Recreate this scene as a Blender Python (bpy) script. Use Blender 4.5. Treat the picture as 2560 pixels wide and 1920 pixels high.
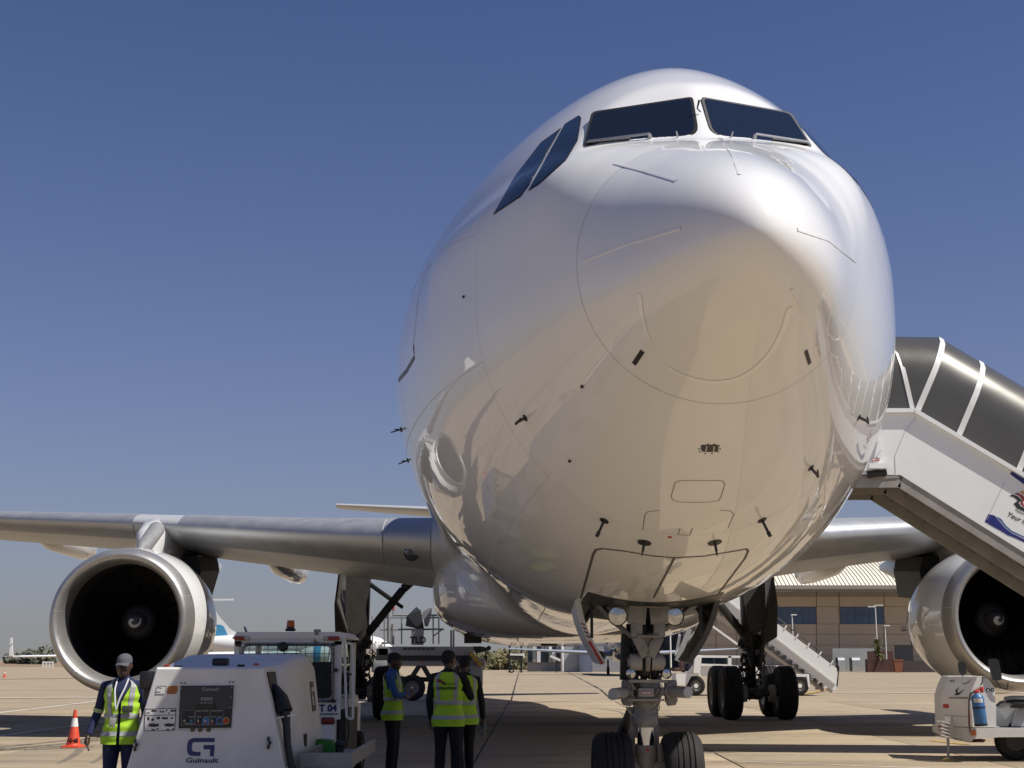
import bpy, bmesh, math, random
import numpy as np
from mathutils import Vector, Matrix
from mathutils.bvhtree import BVHTree
random.seed(7)
R = math.radians
S = bpy.context.scene
for o in list(bpy.data.objects): bpy.data.objects.remove(o)
COL = S.collection

# ---------------------------------------------------------------- camera
PITCH = R(11.15); HC = 1.55; FPX = 3500.0
cam = bpy.data.objects.new('camera', bpy.data.cameras.new('camera')); COL.objects.link(cam)
cam.data.sensor_width = 36; cam.data.lens = FPX / 2560 * 36
cam.data.clip_start = .05; cam.data.clip_end = 6000
cam.location = (0, 0, HC); cam.rotation_euler = (R(90) + PITCH, 0, 0)
S.camera = cam
# ---------------------------------------------------------------- sky and sun
SUN_EL = 53.5; SUN_AZ = 112.0        # azimuth measured clockwise from +Y: 90 = to the right of the picture
W = bpy.data.worlds.new('World'); S.world = W; W.use_nodes = True
nt = W.node_tree; nt.nodes.clear()
sky = nt.nodes.new('ShaderNodeTexSky'); sky.sky_type = 'NISHITA'; sky.sun_disc = False
sky.sun_elevation = R(SUN_EL); sky.sun_rotation = R(SUN_AZ)
sky.altitude = 1700; sky.air_density = 1.0; sky.dust_density = .6; sky.ozone_density = 3.0
bg = nt.nodes.new('ShaderNodeBackground'); bg.inputs['Strength'].default_value = .051
wo = nt.nodes.new('ShaderNodeOutputWorld')
tint = nt.nodes.new('ShaderNodeVectorMath'); tint.operation = 'MULTIPLY'; tint.inputs[1].default_value = (.94, 1.04, 1.46)
nt.links.new(sky.outputs[0], tint.inputs[0])
# dust haze thickening towards the horizon, the same all round
wg = nt.nodes.new('ShaderNodeNewGeometry'); wx = nt.nodes.new('ShaderNodeSeparateXYZ'); nt.links.new(wg.outputs['Incoming'], wx.inputs[0])
def wmath(op, a, b):
    k = nt.nodes.new('ShaderNodeMath'); k.operation = op
    for i, v in enumerate((a, b)):
        if isinstance(v, (int, float)): k.inputs[i].default_value = v
        elif v is not None: nt.links.new(v, k.inputs[i])
    return k.outputs[0]
hz = wmath('POWER', 2.718, wmath('DIVIDE', wmath('MINIMUM', wx.outputs[2], 0.0), .17))
wm = nt.nodes.new('ShaderNodeMix'); wm.data_type = 'RGBA'; nt.links.new(wmath('MULTIPLY', hz, 1.0), wm.inputs[0])
nt.links.new(tint.outputs[0], wm.inputs[6]); wm.inputs[7].default_value = (4.62, 4.62, 4.62, 1)
nt.links.new(wm.outputs[2], bg.inputs[0]); nt.links.new(bg.outputs[0], wo.inputs[0])
sl = bpy.data.lights.new('sun', 'SUN'); sl.energy = 5.0; sl.angle = R(.5); sl.color = (1, .95, .87)
sun = bpy.data.objects.new('sun', sl); COL.objects.link(sun)
az, el = R(SUN_AZ), R(SUN_EL)
SD = Vector((math.sin(az) * math.cos(el), math.cos(az) * math.cos(el), math.sin(el)))
sun.rotation_euler = SD.to_track_quat('Z', 'Y').to_euler(); sun.location = (40, 0, 60)
S.view_settings.view_transform = 'Standard'; S.view_settings.look = 'None'
S.view_settings.exposure = .2; S.view_settings.gamma = 1; S.view_settings.use_curve_mapping = False
S.cycles.max_bounces = 8; S.cycles.diffuse_bounces = 4; S.cycles.glossy_bounces = 4
S.cycles.caustics_reflective = False; S.cycles.caustics_refractive = False

# ---------------------------------------------------------------- helpers
def AT(px, py, Y):
    """point of the photograph (2560 x 1920) at ground distance Y"""
    v = (960 - py) / FPX
    z = HC + Y * math.tan(PITCH + math.atan(v))
    dc = Y * math.cos(PITCH) + (z - HC) * math.sin(PITCH)
    return Vector(((px - 1280) / FPX * dc, Y, z))
def GR(px, py, z=0.0):
    """point of the photograph lying on the plane of height z"""
    e = PITCH + math.atan((960 - py) / FPX)
    return AT(px, py, (z - HC) / math.tan(e))
def RAY(px, py):
    p = AT(px, py, 10.0); o = Vector((0, 0, HC)); return o, (p - o).normalized()

_m = {}
def M(name, col, rough=.5, metal=0.0, var=.10, scale=5.0, bump=0.0, spec=.5, coat=0.0, world=False, detail=5, trans=0, rvar=.0, streak=False):
    if name in _m: return _m[name]
    m = bpy.data.materials.new(name); m.use_nodes = True; _m[name] = m
    n = m.node_tree; b = n.nodes['Principled BSDF']; L = n.links.new
    c = tuple(col) + (1,)
    b.inputs['Base Color'].default_value = c; b.inputs['Roughness'].default_value = rough
    b.inputs['Metallic'].default_value = metal; b.inputs['Specular IOR Level'].default_value = spec
    b.inputs['Coat Weight'].default_value = coat; b.inputs['Coat Roughness'].default_value = .03
    if trans: b.inputs['Transmission Weight'].default_value = trans
    if var > 0 or bump > 0:
        if world:
            g = n.nodes.new('ShaderNodeNewGeometry'); src = g.outputs['Position']
        else:
            g = n.nodes.new('ShaderNodeTexCoord'); src = g.outputs['Object']
        if streak:
            mp = n.nodes.new('ShaderNodeMapping'); mp.inputs['Scale'].default_value = (1, 1, .12); L(src, mp.inputs[0]); src = mp.outputs[0]
        t = n.nodes.new('ShaderNodeTexNoise'); t.inputs['Scale'].default_value = scale; t.inputs['Detail'].default_value = detail
        t.inputs['Roughness'].default_value = .62
        L(src, t.inputs['Vector'])
        mr = n.nodes.new('ShaderNodeMapRange'); mr.inputs[1].default_value = .3; mr.inputs[2].default_value = .7
        mr.inputs[3].default_value = 1 - var; mr.inputs[4].default_value = 1 + var * .6
        L(t.outputs['Fac'], mr.inputs[0])
        mx = n.nodes.new('ShaderNodeVectorMath'); mx.operation = 'SCALE'; mx.inputs[0].default_value = col
        L(mr.outputs[0], mx.inputs['Scale']); L(mx.outputs[0], b.inputs['Base Color'])
        if rvar > 0:
            m2 = n.nodes.new('ShaderNodeMapRange'); m2.inputs[1].default_value = .3; m2.inputs[2].default_value = .7
            m2.inputs[3].default_value = rough; m2.inputs[4].default_value = min(1, rough + rvar)
            L(t.outputs['Fac'], m2.inputs[0]); L(m2.outputs[0], b.inputs['Roughness'])
        if bump > 0:
            bp = n.nodes.new('ShaderNodeBump'); bp.inputs['Strength'].default_value = bump; bp.inputs['Distance'].default_value = .02
            L(t.outputs['Fac'], bp.inputs['Height']); L(bp.outputs[0], b.inputs['Normal'])
    return m

class MB:
    """collects shapes; build() links them as ONE mesh object"""
    RS = 1.0
    def __init__(s): s.v = []; s.f = []; s.mi = []; s.mats = []; s.cur = 0
    def mat(s, m):
        if m not in s.mats: s.mats.append(m)
        s.cur = s.mats.index(m); return s
    def add(s, vs, fs):
        b = len(s.v); s.v += [tuple(v) for v in vs]
        for f in fs: s.f.append([i + b for i in f]); s.mi.append(s.cur)
        return s
    def box(s, c, d, rot=None, bev=0.0):
        x, y, z = d[0] / 2, d[1] / 2, d[2] / 2
        c = Vector(c)
        if bev > 0:
            bm = bmesh.new(); bmesh.ops.create_cube(bm, size=1)
            for v in bm.verts: v.co = Vector((v.co.x * d[0], v.co.y * d[1], v.co.z * d[2]))
            bmesh.ops.bevel(bm, geom=bm.edges[:], offset=min(bev, min(d) * .45), segments=2, affect='EDGES', profile=.5)
            vs = [v.co.copy() for v in bm.verts]; bm.verts.index_update(); fs = [[v.index for v in f.verts] for f in bm.faces]; bm.free()
        else:
            vs = [Vector((a * x, b_ * y, e * z)) for a in (-1, 1) for b_ in (-1, 1) for e in (-1, 1)]
            fs = [(0, 1, 3, 2), (4, 6, 7, 5), (0, 4, 5, 1), (2, 3, 7, 6), (0, 2, 6, 4), (1, 5, 7, 3)]
        if rot is not None:
            mt = rot if isinstance(rot, Matrix) else Matrix.Rotation(rot[2], 3, 'Z') @ Matrix.Rotation(rot[1], 3, 'Y') @ Matrix.Rotation(rot[0], 3, 'X')
            vs = [mt @ v for v in vs]
        return s.add([v + c for v in vs], fs)
    def bar(s, p0, p1, w, h=None, up=(0, 0, 1), bev=0):
        p0, p1 = Vector(p0), Vector(p1); d = p1 - p0; L = d.length; d.normalize()
        u = Vector(up); x = d.cross(u)
        if x.length < 1e-4: x = d.cross(Vector((1, 0, 0)))
        x.normalize(); z = x.cross(d)
        mt = Matrix((x, d, z)).transposed()
        return s.box((p0 + p1) / 2, (w, L, h or w), mt, bev)
    def cyl(s, p0, p1, r0, r1=None, n=16, cap=True):
        r1 = r0 if r1 is None else r1
        p0, p1 = Vector(p0), Vector(p1); d = (p1 - p0).normalized()
        x = d.orthogonal().normalized(); y = d.cross(x)
        vs = []
        for p, r in ((p0, r0), (p1, r1)):
            for i in range(n):
                a = 2 * math.pi * i / n; vs.append(p + x * (r * math.cos(a)) + y * (r * math.sin(a)))
        fs = [(i, (i + 1) % n, n + (i + 1) % n, n + i) for i in range(n)]
        if cap: fs += [tuple(range(n - 1, -1, -1)), tuple(range(n, 2 * n))]
        return s.add(vs, fs)
    def tube(s, pts, r, n=8, closed=False):
        pts = [Vector(p) for p in pts]; m = len(pts); vs = []; fs = []
        rr = r if isinstance(r, (list, tuple)) else [r] * m
        prev = None
        for i, p in enumerate(pts):
            if closed: d = pts[(i + 1) % m] - pts[i - 1]
            else: d = pts[min(i + 1, m - 1)] - pts[max(i - 1, 0)]
            d.normalize()
            x = d.orthogonal().normalized() if prev is None else (prev - d * prev.dot(d)).normalized()
            prev = x; y = d.cross(x)
            for k in range(n):
                a = 2 * math.pi * k / n; vs.append(p + x * (rr[i] * math.cos(a)) + y * (rr[i] * math.sin(a)))
        for i in range(m if closed else m - 1):
            for k in range(n):
                a, b = i * n, ((i + 1) % m) * n
                fs.append((a + k, a + (k + 1) % n, b + (k + 1) % n, b + k))
        if not closed: fs += [tuple(range(n - 1, -1, -1)), tuple(range((m - 1) * n, m * n))]
        return s.add(vs, fs)
    def lathe(s, prof, org, axis, n=32, closed=False):
        """prof: (t along axis, radius)"""
        org = Vector(org); d = Vector(axis).normalized(); x = d.orthogonal().normalized(); y = d.cross(x)
        vs = []; m = len(prof)
        for t, r in prof:
            for k in range(n):
                a = 2 * math.pi * k / n; vs.append(org + d * t + (x * math.cos(a) + y * math.sin(a)) * (r * MB.RS))
        fs = []
        for i in range(m if closed else m - 1):
            j = (i + 1) % m
            for k in range(n): fs.append((i * n + k, i * n + (k + 1) % n, j * n + (k + 1) % n, j * n + k))
        return s.add(vs, fs)
    def loft(s, rings, cap=True, closed=True):
        n = len(rings[0]); vs = [p for r in rings for p in r]; fs = []
        for i in range(len(rings) - 1):
            for k in range(n if closed else n - 1):
                fs.append((i * n + k, i * n + (k + 1) % n, (i + 1) * n + (k + 1) % n, (i + 1) * n + k))
        if cap and closed: fs += [tuple(range(n - 1, -1, -1)), tuple(range((len(rings) - 1) * n, len(rings) * n))]
        return s.add(vs, fs)
    def prism(s, poly, off):
        """closed 3-D polygon pushed along vector off"""
        n = len(poly); off = Vector(off)
        vs = [Vector(p) for p in poly] + [Vector(p) + off for p in poly]
        fs = [tuple(range(n)), tuple(range(2 * n - 1, n - 1, -1))] + [(i, n + i, n + (i + 1) % n, (i + 1) % n) for i in range(n)]
        return s.add(vs, fs)
    def sph(s, c, r, n=12, m=8):
        c = Vector(c); r = r if hasattr(r, '__len__') else (r, r, r); vs = [c + Vector((0, 0, r[2]))]
        for i in range(1, m):
            t = math.pi * i / m
            for k in range(n):
                a = 2 * math.pi * k / n; vs.append(c + Vector((r[0] * math.sin(t) * math.cos(a), r[1] * math.sin(t) * math.sin(a), r[2] * math.cos(t))))
        vs.append(c - Vector((0, 0, r[2]))); fs = [(0, 1 + k, 1 + (k + 1) % n) for k in range(n)]
        for i in range(m - 2):
            for k in range(n): fs.append((1 + i * n + k, 1 + (i + 1) * n + k, 1 + (i + 1) * n + (k + 1) % n, 1 + i * n + (k + 1) % n))
        l = len(vs) - 1; b = 1 + (m - 2) * n
        fs += [(l, b + (k + 1) % n, b + k) for k in range(n)]
        return s.add(vs, fs)
    def grid(s, pts):
        n, m = len(pts), len(pts[0])
        return s.add([p for r in pts for p in r], [(i * m + j, i * m + j + 1, (i + 1) * m + j + 1, (i + 1) * m + j) for i in range(n - 1) for j in range(m - 1)])
    def build(s, name, mat=None, parent=None, smooth=40, kind=None, label=None, fix=True):
        me = bpy.data.meshes.new(name); me.from_pydata(s.v, [], s.f)
        mats = s.mats or [mat]
        for m in mats: me.materials.append(m)
        if len(mats) > 1:
            for p, i in zip(me.polygons, s.mi): p.material_index = i
        if fix:
            bm = bmesh.new(); bm.from_mesh(me); bmesh.ops.recalc_face_normals(bm, faces=bm.faces[:]); bm.to_mesh(me); bm.free()
        if smooth:
            me.shade_smooth(); me.set_sharp_from_angle(angle=R(smooth))
        o = bpy.data.objects.new(name, me); COL.objects.link(o)
        if parent: o.parent = parent
        if kind: o['kind'] = kind
        if label: o['label'] = label
        return o

def tag(o, label, cat, group=None):
    o['label'] = label; o['category'] = cat
    if group: o['group'] = group
    return o
def thing(name, label, cat, loc=(0, 0, 0), rz=0.0, group=None):
    o = bpy.data.objects.new(name, None); o.empty_display_size = .3; COL.objects.link(o); o.location = loc; o.rotation_euler = (0, 0, rz)
    return tag(o, label, cat, group)
def kids(o): return [c for c in bpy.data.objects if c.parent == o]
def copy_tree(o, parent=None):
    c = o.copy(); COL.objects.link(c); c.parent = parent
    for ch in kids(o): copy_tree(ch, c)
    return c
def text_mesh(txt, size, extrude=.001, bold=0.0, shear=0.0, sx=1.0):
    cu = bpy.data.curves.new('t', 'FONT'); cu.body = txt; cu.size = size; cu.extrude = extrude; cu.offset = bold; cu.shear = shear
    cu.align_x = 'CENTER'; cu.align_y = 'CENTER'; cu.resolution_u = 3
    o = bpy.data.objects.new('t', cu); COL.objects.link(o)
    bpy.context.view_layer.update()
    me = bpy.data.meshes.new_from_object(o.evaluated_get(bpy.context.evaluated_depsgraph_get()))
    bpy.data.objects.remove(o)
    vs = [Vector((v.co.x * sx, v.co.y, v.co.z)) for v in me.vertices]; fs = [list(p.vertices) for p in me.polygons]
    bpy.data.meshes.remove(me); return vs, fs
def put_text(mb, txt, org, xdir, ydir, size, **k):
    vs, fs = text_mesh(txt, size, **k); x = Vector(xdir).normalized(); y = Vector(ydir).normalized(); z = x.cross(y); o = Vector(org)
    return mb.add([o + x * v.x + y * v.y + z * v.z for v in vs], fs)
def rpoly(pts, rad, n=5):
    """2-D polygon with rounded corners"""
    out = []; m = len(pts)
    for i, p in enumerate(pts):
        r = rad[i] if hasattr(rad, '__len__') else rad
        p = Vector(p); a = (Vector(pts[i - 1]) - p); b = (Vector(pts[(i + 1) % m]) - p)
        r_ = min(r, a.length * .45, b.length * .45)
        if r_ <= 0: out.append(p); continue
        A = p + a.normalized() * r_; B = p + b.normalized() * r_
        for k in range(n + 1):
            t = k / n; out.append(A * (1 - t) ** 2 + p * 2 * t * (1 - t) + B * t ** 2)
    return out

# ---------------------------------------------------------------- materials
def paint(name, col, wav=.0025):
    m = M(name, col, .35, var=.035, scale=.9, coat=1.0, spec=.05, detail=7); n = m.node_tree; b = n.nodes['Principled BSDF']
    g = n.nodes.new('ShaderNodeTexCoord'); t = n.nodes.new('ShaderNodeTexNoise'); t.inputs['Scale'].default_value = 1.7; t.inputs['Detail'].default_value = 3
    mp = n.nodes.new('ShaderNodeMapping'); mp.inputs['Scale'].default_value = (1, .8, 1); n.links.new(g.outputs['Object'], mp.inputs[0]); n.links.new(mp.outputs[0], t.inputs[0])
    bp = n.nodes.new('ShaderNodeBump'); bp.inputs['Strength'].default_value = 1; bp.inputs['Distance'].default_value = wav
    n.links.new(t.outputs['Fac'], bp.inputs['Height']); n.links.new(bp.outputs[0], b.inputs['Normal']); n.links.new(bp.outputs[0], b.inputs['Coat Normal'])
    b.inputs['Coat Roughness'].default_value = .015; return m
WHITE = paint('white aircraft paint', (.80, .80, .79))
BELLY = paint('grey belly paint', (.60, .60, .59), .004)
GREYP = M('grey wing paint', (.45, .46, .47), .35, var=.07, scale=.8)
SLATM = M('bare slat metal', (.46, .47, .48), .46, .7, var=.08, scale=2.5, rvar=.1)
LIPM = M('polished inlet metal', (.44, .43, .415), .40, .75, var=.06, scale=3, rvar=.08)
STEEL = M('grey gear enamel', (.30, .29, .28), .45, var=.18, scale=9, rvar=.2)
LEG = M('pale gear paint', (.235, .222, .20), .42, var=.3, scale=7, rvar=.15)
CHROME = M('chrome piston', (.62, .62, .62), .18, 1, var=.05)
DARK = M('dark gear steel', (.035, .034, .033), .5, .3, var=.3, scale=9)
BLACK = M('black plastic', (.012, .012, .013), .45, var=.2)
RUBBER = M('tyre rubber', (.022, .021, .021), .78, var=.35, scale=6, bump=.15, spec=.3)
GLASS = M('dark cockpit glass', (.008, .011, .017), .04, var=0, spec=.6, coat=.5)
SIDEG = M('side window glass', (.012, .022, .035), .05, var=0, spec=.6)
SEAL = M('black window seal', (.015, .015, .015), .6)
LENS = M('lamp lens', (.55, .55, .53), .06, .8, var=.3, scale=14)
LINE = M('panel gap', (.10, .09, .085), .7, var=.1)
THIN = M('faint panel seam', (.60, .59, .57), .6, var=.1)
RED = M('red paint', (.45, .03, .025), .5)
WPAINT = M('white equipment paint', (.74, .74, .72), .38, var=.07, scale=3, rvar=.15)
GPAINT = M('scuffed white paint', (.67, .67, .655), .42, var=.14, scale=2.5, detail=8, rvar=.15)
GREYM = M('grey steel', (.28, .28, .28), .5, .2, var=.15)
ORANGE = M('amber beacon', (.55, .12, .02), .25, var=.1)
CONCRETE = None
# ================================================================ GROUND
def concrete(name, col, far=False):
    m = bpy.data.materials.new(name); m.use_nodes = True; n = m.node_tree; L = n.links.new
    b = n.nodes['Principled BSDF']; b.inputs['Roughness'].default_value = .85; b.inputs['Specular IOR Level'].default_value = .25
    g = n.nodes.new('ShaderNodeNewGeometry')
    def noise(sc, det, rough=.6, mapsc=None):
        src = g.outputs['Position']
        if mapsc:
            mp = n.nodes.new('ShaderNodeMapping'); mp.inputs['Scale'].default_value = mapsc; L(src, mp.inputs[0]); src = mp.outputs[0]
        t = n.nodes.new('ShaderNodeTexNoise'); t.inputs['Scale'].default_value = sc; t.inputs['Detail'].default_value = det; t.inputs['Roughness'].default_value = rough
        L(src, t.inputs['Vector']); return t.outputs['Fac']
    def rng(src, a, b_, c, d):
        r = n.nodes.new('ShaderNodeMapRange'); L(src, r.inputs[0])
        for i, v in enumerate((a, b_, c, d)): r.inputs[i + 1].default_value = v
        return r.outputs[0]
    def mul(a, b_):
        k = n.nodes.new('ShaderNodeMath'); k.operation = 'MULTIPLY'; L(a, k.inputs[0]); L(b_, k.inputs[1]); return k.outputs[0]
    f = mul(rng(noise(.35, 6), .3, .7, .86, 1.08), rng(noise(7, 8, .7), .25, .75, .88, 1.10))
    f = mul(f, rng(noise(1.0, 6, .65, (.06, 1.1, 1)), .35, .68, 1.08, .76))       # lateral streaks of old tyre wear
    f = mul(f, rng(noise(.9, 4, .55), .58, .72, 1, .74))                          # oil blotches
    f = mul(f, rng(noise(90, 2, .5), .3, .7, .90, 1.08))
    v = n.nodes.new('ShaderNodeVectorMath'); v.operation = 'SCALE'; v.inputs[0].default_value = col
    L(f, v.inputs['Scale']); L(v.outputs[0], b.inputs['Base Color'])
    bp = n.nodes.new('ShaderNodeBump'); bp.inputs['Strength'].default_value = .35; bp.inputs['Distance'].default_value = .01
    L(noise(60, 3), bp.inputs['Height']); L(bp.outputs[0], b.inputs['Normal'])
    return m
CONC = concrete('apron concrete', (.368, .296, .205))
GRAVEL = M('dry grass earth', (.26, .18, .11), .95, var=.3, scale=.08, world=True)
gb = MB(); gb.add([(-2500, -300, -.03), (2500, -300, -.03), (2500, 4000, -.03), (-2500, 4000, -.03)], [(0, 1, 2, 3)])
ground = gb.build('ground', CONC, smooth=0, kind='structure')
gr = MB(); gr.add([(-900, 330, -.02), (120, 330, -.02), (200, 1500, -.02), (-1600, 1500, -.02)], [(0, 1, 2, 3)])
gr.build('dry_grass', GRAVEL, smooth=0, kind='structure')
# concrete slabs, each its own plate
SLAB = 4.0; GYAW = .015
sb = MB(); sb.box((0, 0, -.025), (SLAB - .035, SLAB - .035, .05), bev=.008)
first = None
X0, Y0 = -16.88, 3.0
cz, sz_ = math.cos(GYAW), math.sin(GYAW)
for j in range(13):
    for i in range(9):
        lx, ly = (i + .5) * SLAB, (j + .5) * SLAB
        px_, py_ = X0 + lx * cz + ly * sz_, Y0 + ly * cz - lx * sz_
        if first is None: o = first = sb.build('slab', CONC, parent=ground)
        else: o = first.copy(); COL.objects.link(o)
        o.location = (px_, py_, random.uniform(-.002, .002)); o.rotation_euler = (random.uniform(-.0004, .0004), random.uniform(-.0004, .0004), -GYAW)
TAR = M('joint sealant', (.035, .032, .028), .8, var=.3, scale=3)
jm = MB()
def jl(u0, v0, u1, v1, w):
    f = lambda u, v: Vector((X0 + u * cz + v * sz_, Y0 + v * cz - u * sz_, -.012))
    a, b_ = f(u0, v0), f(u1, v1); d = (b_ - a).normalized(); nn = Vector((-d.y, d.x, 0)) * w
    jm.add([a - nn, b_ - nn, b_ + nn, a + nn], [(0, 1, 2, 3)])
for i in range(10): jl(i * SLAB, 0, i * SLAB, 13 * SLAB, .018)
for j in range(14): jl(0, j * SLAB, 9 * SLAB, j * SLAB, .012)
jo = jm.build('joint_sealant', TAR, parent=ground, smooth=0, kind='stuff')
# wandering sealed cracks over the joints, carrying on into the distance
ck = MB()
def crack(pts, w, seed):
    rnd = random.Random(seed); P_ = []
    for (a, b_) in zip(pts[:-1], pts[1:]):
        a, b_ = Vector(a), Vector(b_); k = max(2, int((b_ - a).length / 1.2))
        for q in range(k): P_.append(a.lerp(b_, q / k) + Vector((rnd.uniform(-.012, .012), 0, 0)))
    vs = []
    for p in P_:
        ww = w * rnd.uniform(.45, 1.1)
        vs += [Vector((p.x - ww, p.y, .006)), Vector((p.x + ww, p.y, .006))]
    ck.add(vs, [(2 * i, 2 * i + 1, 2 * i + 3, 2 * i + 2) for i in range(len(P_) - 1)])
crack([GR(1279, 1749), GR(1286, 1722), GR(1300, 1672)], .04, 1)
crack([GR(1531, 1749), GR(1500, 1722), GR(1420, 1680)], .04, 2)
crack([GR(930, 1722), GR(1000, 1712), GR(1400, 1700), GR(1530, 1705)], .03, 4)
ck.build('crack', TAR, parent=ground, smooth=0, kind='stuff')
RUBM = M('tyre rub mark', (.20, .165, .12), .8, var=.5, scale=3, world=True, detail=8)
tm_ = MB(); rnd = random.Random(21)
for k in range(16):
    x0, y0 = rnd.uniform(-12, 16), rnd.uniform(16, 52); a = rnd.uniform(-.5, .5) + (1.57 if rnd.random() < .5 else 0); cur = rnd.uniform(-.05, .05); L_ = rnd.uniform(3, 9); w_ = rnd.uniform(.05, .13)
    for gap in (0, rnd.choice((.5, 1.4))):
        rows = []; x, y, aa = x0 + math.cos(a) * gap, y0 - math.sin(a) * gap, a
        for q in range(14):
            ww = w_ * (1 - abs(q - 6.5) / 7.5) ** .5; rows.append([(x - math.cos(aa) * ww, y + math.sin(aa) * ww, .0045), (x + math.cos(aa) * ww, y - math.sin(aa) * ww, .0045)]); x += math.sin(aa) * L_ / 14; y += math.cos(aa) * L_ / 14; aa += cur
        tm_.grid(rows)
tm_.build('tyre_mark', RUBM, parent=ground, smooth=0, kind='stuff')
LINEW = M('worn white line paint', (.62, .58, .50), .7, var=.35, scale=4, world=True, detail=8)
LINEY = M('worn yellow line paint', (.52, .33, .08), .7, var=.4, scale=4, world=True, detail=8)
def stripe(name, a, b_, w, mat):
    a, b_ = Vector(a), Vector(b_); d = (b_ - a).normalized(); nn = Vector((-d.y, d.x, 0)) * w / 2; q = MB()
    k = max(2, int((b_ - a).length / 4))
    for t in range(k):
        p, r_ = a.lerp(b_, t / k), a.lerp(b_, (t + .97) / k); z = Vector((0, 0, .0075))
        q.add([p - nn + z, r_ - nn + z, r_ + nn + z, p + nn + z], [(0, 1, 2, 3)])
    return q.build(name, mat, smooth=0, kind='structure')
stripe('apron_line', GR(-60, 1789), GR(262, 1751), .22, LINEW)
stripe('apron_line', GR(-60, 1745), GR(265, 1743), .5, LINEW)
stripe('apron_line', GR(-60, 1849), GR(290, 1800), .14, LINEW)
stripe('apron_line', GR(1840, 1904), GR(2330, 1922), .07, LINEW)
stripe('apron_line', GR(2085, 1731), GR(2620, 1733), .5, LINEW)
stripe('guide_line', GR(1975, 1741), GR(2070, 1724), .35, LINEY)
stripe('guide_line', GR(2330, 1852), GR(2420, 1862), .18, LINEY)

# ================================================================ AIRLINER
ZC, XC, D0, YAW = 4.807, 1.496, 8.086, .00986
PLANE = thing('airliner', 'unmarked white twin-engine wide-body airliner parked nose-on, filling the picture', 'airliner', (XC, D0, 0), YAW)
PM = Matrix.Translation((XC, D0, 0)) @ Matrix.Rotation(YAW, 4, 'Z'); PI_ = PM.inverted()
def LOC(px, py, s):
    """plane-local point seen at a pixel, at station s behind the nose"""
    Y = D0 + s
    p = PI_ @ AT(px, py, Y); p = PI_ @ AT(px, py, Y + (s - p.y)); return p
KS = np.array([0, .12, .35, .7, 1.1, 1.5, 2, 2.5, 3, 4, 5, 6, 7, 8, 9, 40, 44, 48, 52, 56, 59.])
HOOD = [-.68, -.43, -.22, .0, .21, .41, .63, .80, .90, 1.0, 1.05, 1.1, 1.1, 1.1, 1.1, 1.1, 1.1, 1.1, 1.1, 1.1, 1.1]
FAT = [.9, .9, .9, .9, .9, .95, 1.05, 1.24, 1.60, 2.102, 2.428, 2.634, 2.757, 2.81, 2.82, 2.82, 2.80, 2.74, 2.62, 2.45, 2.2]
BOT = [-.68, -.885, -1.02, -1.16, -1.285, -1.405, -1.615, -1.85, -2.062, -2.373, -2.578, -2.699, -2.772, -2.82, -2.82, -2.82, -2.4, -1.4, -.2, .9, 1.6]
WID = [0, .225, .41, .61, .78, .938, 1.15, 1.36, 1.565, 1.93, 2.25, 2.47, 2.65, 2.79, 2.82, 2.82, 2.7, 2.3, 1.6, .85, .2]
ZM = [-.68, -.68, -.68, -.67, -.62, -.52, -.407, -.338, -.274, -.174, -.081, -.028, -.001, 0, 0, 0, .1, .6, 1.2, 1.65, 1.9]
NU = [2, 2, 2, 2, 2, 2, 2.0, 1.93, 1.84, 1.75, 1.73, 1.8, 1.93, 2, 2, 2, 2, 2, 2, 2, 2]
def pchip(x, y, xi):
    x = np.asarray(x, float); y = np.asarray(y, float); h = np.diff(x); d = np.diff(y) / h; m = np.zeros(len(x))
    for i in range(1, len(x) - 1):
        if d[i - 1] * d[i] > 0:
            a, b_ = 2 * h[i] + h[i - 1], h[i] + 2 * h[i - 1]; m[i] = (a + b_) / (a / d[i - 1] + b_ / d[i])
    m[0], m[-1] = d[0], d[-1]
    i = np.clip(np.searchsorted(x, xi) - 1, 0, len(x) - 2); t = (xi - x[i]) / h[i]
    return y[i] * (2 * t**3 - 3 * t**2 + 1) + h[i] * m[i] * (t**3 - 2 * t**2 + t) + y[i + 1] * (-2 * t**3 + 3 * t**2) + h[i] * m[i + 1] * (t**3 - t**2)
UF = np.linspace(0, math.sqrt(59), 1600); US = np.sqrt(KS)
def curve(y):
    f = pchip(US, y, UF); sg = .10 / (UF[1] - UF[0]); k = np.arange(-int(3 * sg), int(3 * sg) + 1); g = np.exp(-.5 * (k / sg) ** 2); g /= g.sum(); n = len(k) // 2
    e = np.concatenate([2 * f[0] - f[n:0:-1], f, 2 * f[-1] - f[-2:-n - 2:-1]])
    q = np.convolve(e, g, 'valid'); return q
CV = {k: curve(v) for k, v in dict(h=HOOD, f=FAT, b=BOT, w=WID, z=ZM, n=NU).items()}
def cv(k, s): return float(np.interp(math.sqrt(max(s, 0)), UF, CV[k]))
W1, W2, W4 = Vector((0, 1.985, .632)), Vector((.909, 2.424, .723)), Vector((0, 2.432, 1.176))
WN = (W2 - W1).cross(W4 - W1).normalized()
def smin(a, b_, k):
    h = np.clip(.5 + .5 * (b_ - a) / k, 0, 1); return b_ * (1 - h) + a * h - k * h * (1 - h)
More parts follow.
